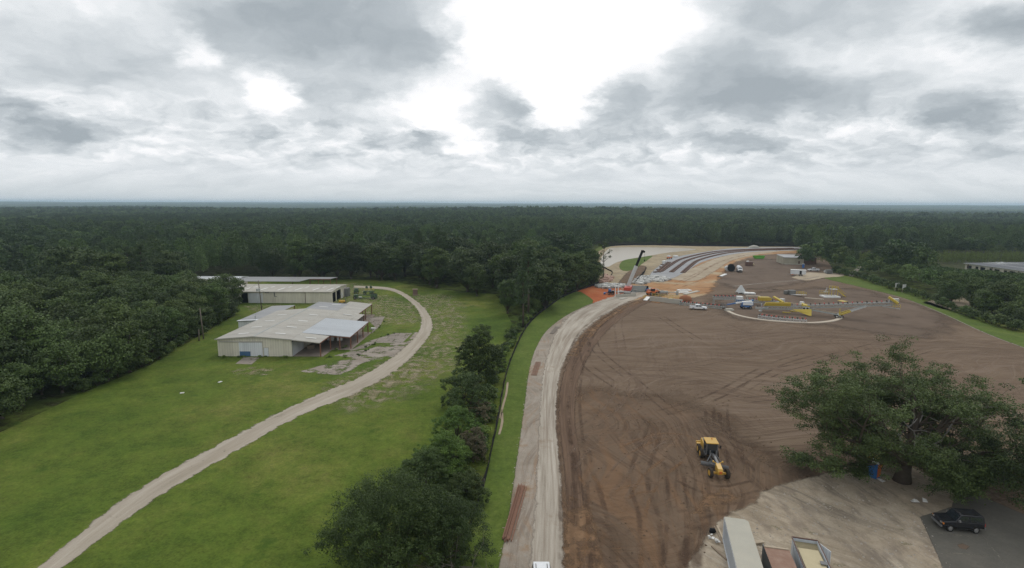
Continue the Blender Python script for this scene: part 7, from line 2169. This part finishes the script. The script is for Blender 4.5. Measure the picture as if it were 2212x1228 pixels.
# small things on the pad
g = G(1600, 634)
af = thing('steel_hopper', 'pale grey pyramid-shaped steel hopper standing on the dirt', 'hopper', (g.x, g.y, 0.02), rad(8))
MB().add([(-1.7, -1.2, 0.5), (1.7, -1.2, 0.5), (1.7, 1.2, 0.5), (-1.7, 1.2, 0.5), (-0.3, -0.25, 3.3), (0.3, -0.25, 3.3), (0.3, 0.25, 3.3), (-0.3, 0.25, 3.3)], [(0, 3, 2, 1), (4, 5, 6, 7), (0, 1, 5, 4), (1, 2, 6, 5), (2, 3, 7, 6), (3, 0, 4, 7)]).build('cone', 'steel_pale', af)
MB().beam((-1.9, -1.2, 0.45), (1.9, -1.2, 0.45), 0.2).beam((-1.6, -1.1, 0), (-1.6, -1.1, 0.5), 0.15).beam((1.6, -1.1, 0), (1.6, -1.1, 0.5), 0.15).beam((1.6, 1.1, 0), (1.6, 1.1, 0.5), 0.15).beam((-1.6, 1.1, 0), (-1.6, 1.1, 0.5), 0.15).beam((-0.4, -1.25, 0.45), (0.1, -2.2, 0.1), 0.15).build('base_frame', 'steel_pale', af)
g = G(1619, 636); lone('pallet_stack', 'low white and grey flat stack beside the pyramid hopper', 'pallet', MB().box(-2.3, -0.1, -1.2, 1.2, 0.12, 0.75).box(0.0, 2.1, -1.2, 1.2, 0.12, 0.65).box(-2.2, -2.0, -1.1, 1.1, 0, 0.12).box(1.8, 2.0, -1.1, 1.1, 0, 0.12), 'board_white', (g.x, g.y, 0.02), rad(-4), bevel=0.03)
for k, (px, py, lab) in enumerate(((1699, 636, 'smaller dark grey machine box of the pair on the dirt'), (1710, 637, 'larger dark grey machine box of the pair on the dirt'))):
    g = G(px, py); s = 0.85 + 0.25 * k
    lone('machine_box', lab, 'box', MB().box(-1.1 * s, 1.1 * s, -0.8, 0.8, 0.15, 1.6 * s).box(-1.0 * s, -0.7 * s, -0.7, 0.7, 0, 0.15).box(0.7 * s, 1.0 * s, -0.7, 0.7, 0, 0.15).box(-1.15 * s, 1.15 * s, -0.85, 0.85, 1.601 * s, 1.7 * s), 'container_grey', (g.x, g.y, 0.02), 0.0, bevel=0.04)
g = G(1725, 640)
st = thing('access_ramp', 'white ramp with yellow handrails lying behind the stacker', 'ramp', (g.x, g.y, 0.02), rad(115))
MB().slab([(-3, -0.7, 1.0), (3, -0.7, 0.15), (3, 0.7, 0.15), (-3, 0.7, 1.0)], 0.14).build('deck', 'board_white', st)
for y in (-0.75, 0.75): railing(MB(), -2.8, 0.5, y, 0.8, 1.1, 3).build('railing', 'yellow_bright', st)
g = G(1795, 642)
pf = thing('stair_platform', 'yellow-railed steel platform with stairs and an open white base', 'platform', (g.x, g.y, 0.02), rad(-4))
MB().box(-3.6, 2.6, -2.2, -1.5, 0, 0.5).box(-3.6, 2.6, 1.3, 2.0, 0, 0.5).box(-3.6, -2.9, -1.49, 1.29, 0, 0.5).box(1.9, 2.6, -1.49, 1.29, 0, 0.5).build('base', 'board_white', pf)
fr = MB()
for x in (0.2, 2.6):
    for y in (0.2, 2.2): fr.beam((x, y, 0.5), (x, y, 4.2), 0.16)
railing(fr, 0.2, 2.6, 0.2, 3.1, 1.1, 2); railing(fr, 0.2, 2.6, 2.2, 3.1, 1.1, 2)
railing(fr, -3.6, 0.1, 2.25, 0.55, 1.6, 5)
fr.build('railing', 'yellow_bright', pf)
MB().box(0.1, 2.7, 0.1, 2.3, 2.95, 3.08).build('deck', 'steel_pale', pf)
sr = MB()
for k in range(9): sr.box(2.75 + k * 0.36, 3.05 + k * 0.36, 0.6, 1.8, 2.7 - k * 0.31, 2.76 - k * 0.31)
for y in (0.55, 1.85): sr.beam((2.7, y, 2.9), (6.1, y, 0.1), 0.12, 0.25); sr.beam((2.7, y, 3.9), (6.1, y, 1.1), 0.1)
sr.build('stairs', 'yellow_bright', pf)
plank('flat yellow panel on the dirt beside the stair platform', (1813, 650), (1827, 652.5), 2.4, 0.12, 'yellow_bright', 'sheet', 'yellow_sheet')
g = G(1784, 632); lone('steel_bracket', 'small white steel bracket left of the stair platform', 'bracket', MB().box(-0.9, 0.9, -0.4, 0.4, 0, 0.3).beam((0.3, 0, 0.3), (0.3, 0, 2.0), 0.25).beam((-0.5, 0, 0.3), (0.3, 0, 1.4), 0.2), 'steel_pale', (g.x, g.y, 0.02), 0.2)

# ------------------------------------------------------------------ far yard
g = G(1597, 588)
tk = thing('tank_truck', 'white truck with a round tank facing the viewer on the far yard', 'truck', (g.x, g.y, 0.02), rad(-105))
MB().box(-3.8, 2.8, -1.0, 1.0, 0.6, 0.95).build('chassis', 'machine_grey', tk)
MB().hull([(0.9, 0.9), (3.2, 0.9), (3.25, 1.75), (2.2, 1.95), (1.75, 2.75), (0.9, 2.8)], lambda z: 1.12).build('cab', 'white_paint', tk, False, 0.1)
MB().slab([(2.24, -0.95, 1.98), (2.24, 0.95, 1.98), (1.83, 0.9, 2.66), (1.83, -0.9, 2.66)], 0.02).build('windscreen', 'glass', tk)
MB().box(3.25, 3.3, -0.6, 0.6, 1.0, 1.55).build('grille', 'machine_grey', tk)
MB().cyl((-1.6, 0, 2.15), (1, 0, 0), 1.2, 4.4, 20).cyl((-1.6, 0, 3.35), (0, 0, 1), 0.3, 0.2, 12).build('tank', 'white_paint', tk, True)
for s in (-1, 1):
    MB().box(3.24, 3.32, s * 0.85 - 0.16, s * 0.85 + 0.16, 1.05, 1.35).build('headlight', 'headlamp', tk)
    for x in (2.2, -1.4, -2.7): wheel(tk, x, s * 0.98, 0.5, 0.32)
g = G(1579, 586)
lone('storage_tank', 'black ribbed tank lying beside the white truck', 'tank', MB().cyl((0, 0, 1.9), (0.35, 1, 0), 1.9, 4.5, 20).cyl((-0.7, -1.9, 1.9), (0.35, 1, 0), 2.0, 0.2, 20).cyl((0.0, 0, 1.9), (0.35, 1, 0), 2.0, 0.2, 20).cyl((0.7, 1.9, 1.9), (0.35, 1, 0), 2.0, 0.2, 20), 'cloth_black', (g.x, g.y, 0.02), smooth=False)
g = G(1571, 585.5)
lone('storage_tank', 'pale round tank just left of the black tank', 'tank', MB().cyl((0, 0, 1.4), (0.2, 1, 0), 1.4, 3.2, 20).cyl((-.1, -1.6, 1.4), (0.2, 1, 0), 1.48, 0.15, 20), 'steel_pale', (g.x, g.y, 0.02), smooth=False)
plank('white sheet piece lying on the far yard', (1557, 598), (1568, 593.5), 1.4, 0.4, 'board_white', 'sheet', 'steel_sheet')
plank('dark flat piece left of the white sheet', (1550, 599), (1556, 598.3), 1.0, 0.2, 'cloth_black', 'sheet', 'steel_sheet')
g = G(1724, 596)
trl = thing('job_trailer', 'white job-site trailer with an open dark doorway', 'trailer', (g.x, g.y, 0.02), rad(-20))
MB().box(-3.6, 3.4, -1.2, 1.2, 0.8, 3.0).build('body', 'white_sheet', trl, False, 0.05)
MB().box(-3.7, 3.5, -1.35, 1.3, 3.01, 3.12).build('roof', 'board_white', trl)
MB().box(0.4, 1.4, -1.24, -1.204, 0.85, 2.7).build('door', 'interior_shade', trl)  # open doorway as a near-black slab, its shade painted
MB().beam((-3.6, 0, 0.8), (-5.0, 0, 0.6), 0.15).tube([(-4.9, 0, 0.6), (-4.9, 0, 0)], 0.06, 6).build('tow_bar', 'machine_grey', trl)
for s in (-1, 1):
    for x in (0.6, 1.7): wheel(trl, x, s * 1.0, 0.38, 0.25)
g = G(1716, 594); lone('traffic_barrel', 'small orange barrel at the end of the white job trailer', 'barrel', MB().cyl((0, 0, 0.5), (0, 0, 1), 0.4, 1.0, 12, 0.32).cyl((0, 0, 0.05), (0, 0, 1), 0.55, 0.1, 12), 'orange_paint', (g.x - 1, g.y, 0.02))
g = G(1790, 592)
fb_ = thing('generator', 'small dark boxed unit in a pale frame beside the grove', 'machine box', (g.x, g.y, 0.02), rad(0))
MB().box(-1.4, 1.4, -0.8, 0.8, 0.2, 2.0).build('box', 'machine_grey', fb_, False, 0.05)
f = MB()
for x in (-1.6, 1.6):
    for y in (-0.9, 0.9): f.beam((x, y, 0), (x, y, 2.2), 0.12)
f.beam((-1.6, -0.9, 2.2), (1.6, -0.9, 2.2), 0.12).beam((-1.6, 0.9, 2.2), (1.6, 0.9, 2.2), 0.12); f.build('frame', 'steel_grey', fb_)
g = G(1783, 588.5); lone('concrete_slab', 'small white block on the grass beside the dark boxed unit', 'block', MB().box(-0.7, 0.7, -0.5, 0.5, 0, 0.7).box(-.5, .5, -.3, .3, .701, .9), 'board_white', (g.x, g.y, 0.02), bevel=0.05)


def toilet(label, px, py, rz):
    g = G(px, py)
    r = thing('portable_toilet', label, 'portable toilet', (g.x, g.y, 0.03), rz)
    MB().box(-0.58, 0.58, -0.58, 0.58, 0.12, 2.15).box(-0.62, 0.62, -0.62, 0.62, 0, 0.119).build('cabin', 'blue_plastic', r, False, 0.03)
    MB().box(0.584, 0.62, -0.46, 0.46, 0.2, 2.0).build('door', 'orange_paint', r)
    MB().prism([(-0.66, 2.155), (0.66, 2.155), (0.55, 2.32), (0, 2.42), (-0.55, 2.32)], -0.64, 0.64).build('roof', 'board_white', r)
    MB().tube([(-0.4, 0.4, 2.2), (-0.4, 0.4, 2.7)], 0.05, 8).build('vent_pipe', 'board_white', r)
    return r


toilet('blue portable toilet with an orange-red door under the big oak', 1887, 1030, rad(-58))
toilet('blue and red portable toilet at the edge of the dark grove', 1735, 579, rad(-30))
g = G(1905, 1003)
bh = thing('backhoe_loader', 'yellow loader half hidden behind the trunk of the big oak', 'loader', (g.x, g.y, 0.02), rad(-160))
MB().hull([(-0.4, 0.8), (2.2, 0.8), (2.25, 1.5), (0.4, 1.7), (-0.4, 1.7)], lambda z: 0.5).build('hood', 'yellow_paint', bh, False, 0.06)
MB().box(-1.9, -0.45, -0.75, 0.75, 0.9, 2.5).build('cab', 'glass', bh, False, 0.05)
MB().box(-2.0, -0.3, -0.85, 0.85, 2.51, 2.65).build('cab_roof', 'board_white', bh, False, 0.04)
MB().beam((-0.3, 0.65, 1.3), (2.8, 0.65, 0.8), 0.18, 0.25).beam((-0.3, -0.65, 1.3), (2.8, -0.65, 0.8), 0.18, 0.25).build('loader_arm', 'yellow_paint', bh)
MB().slab([(2.8, -1.1, 0.2), (3.6, -1.1, 0.15), (3.6, 1.1, 0.15), (2.8, 1.1, 0.2)], 0.06).slab([(2.78, -1.1, 0.2), (2.78, 1.1, 0.2), (2.9, 1.1, 1.0), (2.9, -1.1, 1.0)], 0.06).build('bucket', 'machine_grey', bh)
MB().beam((-2.0, 0, 1.0), (-3.2, 0, 2.6), 0.25).beam((-3.2, 0, 2.6), (-3.6, 0, 1.0), 0.2).box(-3.9, -3.4, -0.4, 0.4, 0.4, 1.0).build('digging_arm', 'yellow_paint', bh)
for s in (-1, 1):
    wheel(bh, -1.4, s * 0.9, 0.72, 0.42, 'rubber', 'yellow_paint'); wheel(bh, 1.6, s * 0.85, 0.45, 0.3, 'rubber', 'yellow_paint')
for k, (px, py) in enumerate(((1976, 1086), (1998, 1084), (1902, 1040))):
    g = G(px, py); lone('litter', 'pale scrap of litter on the ground under the right side of the big oak' if k < 2 else 'small pale scrap in front of the blue toilet', 'litter', MB().slab([(-.5, -.25, .2), (.5, -.2, .1), (.4, .25, .25), (-.4, .25, .08)], 0.03).slab([(-.2, -.1, .3), (.3, 0, .26), (.1, .25, .35), (-.2, .2, .28)], .03), 'litter_white', (g.x, g.y, 0.03), k, 'litter under the big oak' if k < 2 else None)
g = G(2152 - 0, 1180) ; sheet('oil_stain', [(2070, 1179), (2080, 1176), (2092, 1181), (2085, 1187), (2074, 1185)], 0.042, 'dirt_dark', 0.15)

# sign boards on the verge
for k, (px, py, w, lab) in enumerate(((1937, 629, 2.3, 'larger white sign board with grey print, left of the two on the grass verge'), (1951.5, 632.5, 1.8, 'smaller plain white sign board, right of the two on the grass verge'))):
    g = G(px, py)
    r = thing('sign_board', lab, 'sign', (g.x, g.y, 0.02), rad(14))
    for x in (-w / 2 + 0.15, w / 2 - 0.15): MB().box(x - 0.07, x + 0.07, -0.05, 0.05, 0, 3.4).build('post', 'wood_pale', r)
    MB().box(-w / 2, w / 2, -0.12, -0.055, 1.5, 3.5).build('board', 'board_white', r)
    if k == 0:
        pb_ = MB()
        for j in range(4): pb_.box(-w * 0.27 + 0.04 * j, w * 0.30 - 0.06 * j, -0.128, -0.122, 2.85 - 0.27 * j, 3.02 - 0.27 * j)
        pb_.build('print', 'print_grey', r)

# ------------------------------------------------------------------ poles and lines
def upole(label, px, py, h, lean=0.0):
    g = G(px, py)
    r = thing('utility_pole', label, 'utility pole', (g.x, g.y, 0))
    MB().tube([(0, 0, -0.1), (lean * h * 0.5, 0, h * 0.5), (lean * h, 0, h)], [0.19, 0.16, 0.12], 10).build('pole', 'pole_wood', r, True)
    return r, g
pl, g1_ = upole('wooden utility pole with three grey transformers in front of the rear shed', 566, 672, 10.6, -0.055)
MB().beam((-0.55 - 1.0, 0.0, 9.9), (-0.55 + 1.0, 0.0, 9.9), 0.1, 0.12).build('crossarm', 'pole_wood', pl)
for x in (-0.85, -0.1, -0.5): MB().cyl((x - 0.15, -0.45 if x != -0.5 else 0.45, 7.4), (0, 0, 1), 0.3, 0.95, 14).build('transformer', 'steel_pale', pl)
for x in (-1.4, -0.55, 0.3): MB().cyl((x, 0, 10.1), (0, 0, 1), 0.06, 0.25, 8).build('insulator', 'machine_grey', pl)
pl2, g2_ = upole('bare grey utility pole at the edge of the left wood', 440, 733, 8.6, -0.04)
pl3, _ = upole('short leaning post on the grass beside the bare utility pole', 430, 737, 3.2, 0.06)
def cable(label, a, b, sag, group='power lines'):
    a, b = Vector(a), Vector(b)
    pts = [a.lerp(b, t / 12) - Vector((0, 0, sag * 4 * (t / 12) * (1 - t / 12))) for t in range(13)]
    o = MB().tube([p - pts[0] for p in pts], 0.022, 4).build('power_line', 'wire')
    o.location = pts[0]
    return tag(o, label, 'power line')
tp1 = Vector((g1_.x - 0.55, g1_.y, 10.2)); tp2 = Vector((g2_.x - 0.33, g2_.y, 8.3))
cable('thin cable hanging between the two utility poles', tp1, tp2, 1.6)
cable('thin cable from the transformer pole to the rear shed wall', tp1 - Vector((0, 0, 2.6)), (-88.3, 194.8, 3.9), 0.5)
cable('thin cable from the transformer pole to the long shed roof', tp1 - Vector((0, 0, 3.2)), (-74.2, 150.7, 4.5), 0.9)

# ------------------------------------------------------------------ green machinery on the grass by the rear shed
g = G(790, 646)
fm = thing('farm_machine', 'dark green farm machine frame with two end boxes right of the rear shed', 'farm machine', (g.x, g.y, 0.0), rad(-4))
MB().beam((-4.2, 0.9, 1.3), (4.2, 0.9, 1.3), 0.4, 0.3).beam((-4.0, -0.9, 0.5), (3.4, -0.9, 0.5), 0.25).build('frame', 'green_paint', fm)
MB().box(2.3, 4.5, -1.0, 0.7, 0.35, 2.0).build('hopper', 'green_paint', fm, False, 0.08)
MB().box(2.45, 4.35, -0.85, 0.55, 2.001, 2.06).build('hopper_opening', 'interior_shade', fm)  # hopper top is closed; the shaded hollow is only painted on
MB().box(-4.6, -3.2, -0.8, 0.7, 0.3, 1.7).build('gearbox', 'green_paint', fm, False, 0.12)
MB().box(-2.6, -1.4, -0.6, 0.0, 0.2, 0.9).build('battery_box', 'steel_pale', fm)
for x in (-3.9, 3.4): wheel(fm, x, -1.15, 0.55, 0.3, 'rubber', 'machine_grey')
g = G(797, 636)
fm2 = thing('farm_machine', 'green and yellow folding farm implement behind the long green frame', 'farm machine', (g.x, g.y, 0.0), rad(6))
MB().beam((-1.8, 0, 1.0), (2.4, 0, 1.2), 0.3).box(-2.2, -1.0, -0.7, 0.7, 0.3, 1.4).box(0.3, 1.8, -0.6, 0.6, 0.3, 1.0).build('frame', 'green_paint', fm2)
MB().beam((-1.3, 0, 2.1), (2.0, 0, 2.3), 0.16, 0.2).beam((-1.3, 0, 1.3), (-1.3, 0, 2.1), 0.14).beam((2.0, 0, 1.2), (2.0, 0, 2.3), 0.14).build('bar', 'yellow_bright', fm2)
for x in (-0.8, 0.9): MB().cyl((x, 0, 2.9), (0.3, 1, 0), 0.55, 0.3, 14).build('disc', 'green_paint', fm2)
for x in (-1.6, 1.8): wheel(fm2, x, -0.8, 0.45, 0.25)
g = G(770, 634)
fm3 = thing('farm_machine', 'small dark green machine next to the gable wall of the rear shed', 'farm machine', (g.x, g.y, 0.0), rad(0))
MB().box(-0.9, 0.9, -0.7, 0.7, 0.4, 1.5).cyl((0, 0, 1.7), (1, 0, 0), 0.5, 1.5, 14).build('body', 'green_paint', fm3, False, 0.06)
for x in (-0.6, 0.6): wheel(fm3, x, -0.75, 0.4, 0.2)
g = G(730, 656)
fk = thing('forklift', 'small yellow machine in front of the dark doorways of the rear shed', 'machine', (g.x + 1.5, g.y + 0.5, 0.0), rad(10))
MB().box(-1.2, 1.0, -0.6, 0.6, 0.3, 1.1).build('body', 'yellow_paint', fk, False, 0.08)
MB().beam((1.15, -0.4, 0.1), (1.15, -0.4, 2.1), 0.1).beam((1.15, 0.4, 0.1), (1.15, 0.4, 2.1), 0.1).box(1.2, 2.2, -0.4, -0.28, 0.15, 0.2).box(1.2, 2.2, 0.28, 0.4, 0.15, 0.2).build('mast', 'machine_grey', fk)
for x in (-0.8, 0.7):
    for s in (-1, 1): wheel(fk, x, s * 0.55, 0.3, 0.2)
g = G(897, 638)
br = thing('wooden_kiosk', 'small weathered brown box standing on the grass by the track bend', 'box', (g.x, g.y, 0.0), rad(5))
MB().box(-0.9, 0.9, -0.7, 0.7, 0.25, 2.4).build('box', 'rust_brown_box', br, False, 0.04)
MB().box(-1.05, 1.05, -0.85, 0.85, 2.41, 2.5).build('lid', 'wood', br)
MB().box(-0.8, -0.6, -0.6, 0.6, 0, 0.24).box(0.6, 0.8, -0.6, 0.6, 0, 0.24).box(-1.0, 1.8, -1.2, -0.75, 0.0, 0.3).build('skid', 'wood', br)
# bits under the canopy and on the pads
def sa(x, y): return G(*ZA(x, y))
for k, (zx, zy, w, d, h, mat, lab, nm) in enumerate((
        (1030, 790, 2.0, 1.4, 0.9, 'wood', 'stack of brown boards on the floor under the long shed canopy', 'board_stack'),
        (1205, 720, 2.2, 0.4, 1.7, 'board_white', 'white panel leaning under the zinc canopy', 'panel'),
        (1285, 720, 1.4, 0.3, 1.6, 'board_white', 'bluish white door leaf propped under the zinc canopy, right of the white panel', 'panel'),
        (1580, 622, 1.4, 1.0, 0.5, 'litter_white', 'white rubbish heap at the corner of the concrete pad', 'rubbish_heap'),
        (1390, 640, 1.2, 0.8, 0.5, 'wood', 'small brown crate on the slab under the zinc canopy', 'crate'))):
    g = sa(zx, zy)
    mb = MB(); rr = random.Random(k)
    nlay = max(2, int(h / 0.22))
    if nm == 'panel': mb.slab([(-w / 2, -0.2, 0), (w / 2, -0.2, 0), (w / 2, 0.3, h), (-w / 2, 0.3, h)], 0.06).beam((-w / 2, -.22, 0.03), (w / 2, -.22, .03), .05)
    else:
        for j in range(nlay): mb.box(-w / 2 + rr.uniform(0, .2), w / 2 - rr.uniform(0, .3), -d / 2 + rr.uniform(0, .2), d / 2 - rr.uniform(0, .2), j * h / nlay, (j + 0.85) * h / nlay)
    lone(nm, lab, nm.replace('_', ' '), mb, mat, (g.x, g.y, 0.02), rr.uniform(-.4, .4))
for (a, b, lab) in (((389, 850.5), (398, 849.5), 'white board lying alone on the grass, nearer the bottom'), ((472, 827.5), (479, 825), 'white board lying alone on the grass, nearer the long shed')):
    plank(lab, a, b, 0.45, 0.10, 'litter_white', 'board', 'board')
g = G(500, 771.5); 
# far landmarks
d = ray(1362, 440).normalized()
x, y = d.x / d.y * 6500, 6500
wt = thing('water_tower', 'tiny white water tower on the far horizon', 'water tower', (x, y, float(height(x, y))))
MB().tube([(0, 0, 0), (0, 0, 36), (0, 0, 40), (0, 0, 46), (0, 0, 50)], [2.5, 2.5, 8, 9, 3], 14).build('tank', 'board_white', wt, True)
MB().tube([(0, 0, 50.2), (0, 0, 54)], 0.3, 5).build('aerial', 'machine_grey', wt)
for k, px in enumerate((1115, 1188, 1232, 748, 745, 862)):
    d = ray(px, 460).normalized(); yy_ = 1700 + 170 * k; x = d.x / d.y * yy_
    r = thing('lattice_mast', 'pale thin mast rising from the far forest', 'mast', (x, yy_, float(height(x, yy_))), 0, 'masts in the far forest')
    MB().beam((0, 0, 0), (0, 0, 33), 0.7).build('pole', 'steel_pale', r)
    MB().beam((-2.5, 0, 31), (2.5, 0, 31), 0.5).build('crossarm', 'steel_pale', r)
for k, (px, yd, lab) in enumerate(((80, 900, 'white house roof far off in the forest at left edge'), (545, 1650, 'white farm building on the pale clearing in the far forest'))):
    d = ray(px, 470).normalized(); x = d.x / d.y * yd
    r = thing('house', lab, 'house', (x, yd, float(height(x, yd))), 0.3)
    MB().box(-6, 6, -4, 4, 0, 14 if k == 0 else 9).build('wall', 'board_white', r)
    MB().prism([(-6.5, 14.01 if k == 0 else 9.01), (6.5, 14.01 if k == 0 else 9.01), (0, 17 if k == 0 else 11.5)], -4.4, 4.4).build('roof', 'steel_pale', r)

# drop tree kinds that found no place
for kd, o in KINDS.items():
    if kd not in used:
        for c_ in list(o.children): bpy.data.objects.remove(c_)
        bpy.data.objects.remove(o)
for i, o in enumerate(SHR):
    if i not in sused:
        for c_ in list(o.children): bpy.data.objects.remove(c_)
        bpy.data.objects.remove(o)

# ------------------------------------------------------------------ haze over the whole plain
m, nt = newmat('haze_air')
pv = N(nt, 'ShaderNodeVolumePrincipled', {'Color': (0.66, 0.84, 1.0, 1.0), 'Density': 1.15e-4, 'Anisotropy': 0.2})
N(nt, 'ShaderNodeOutputMaterial', {'Volume': pv.outputs[0]})
hz_ = MB().box(-15000, 15000, -600, 16500, -40, 75).build('haze', 'haze_air')
hz_['kind'] = 'stuff'
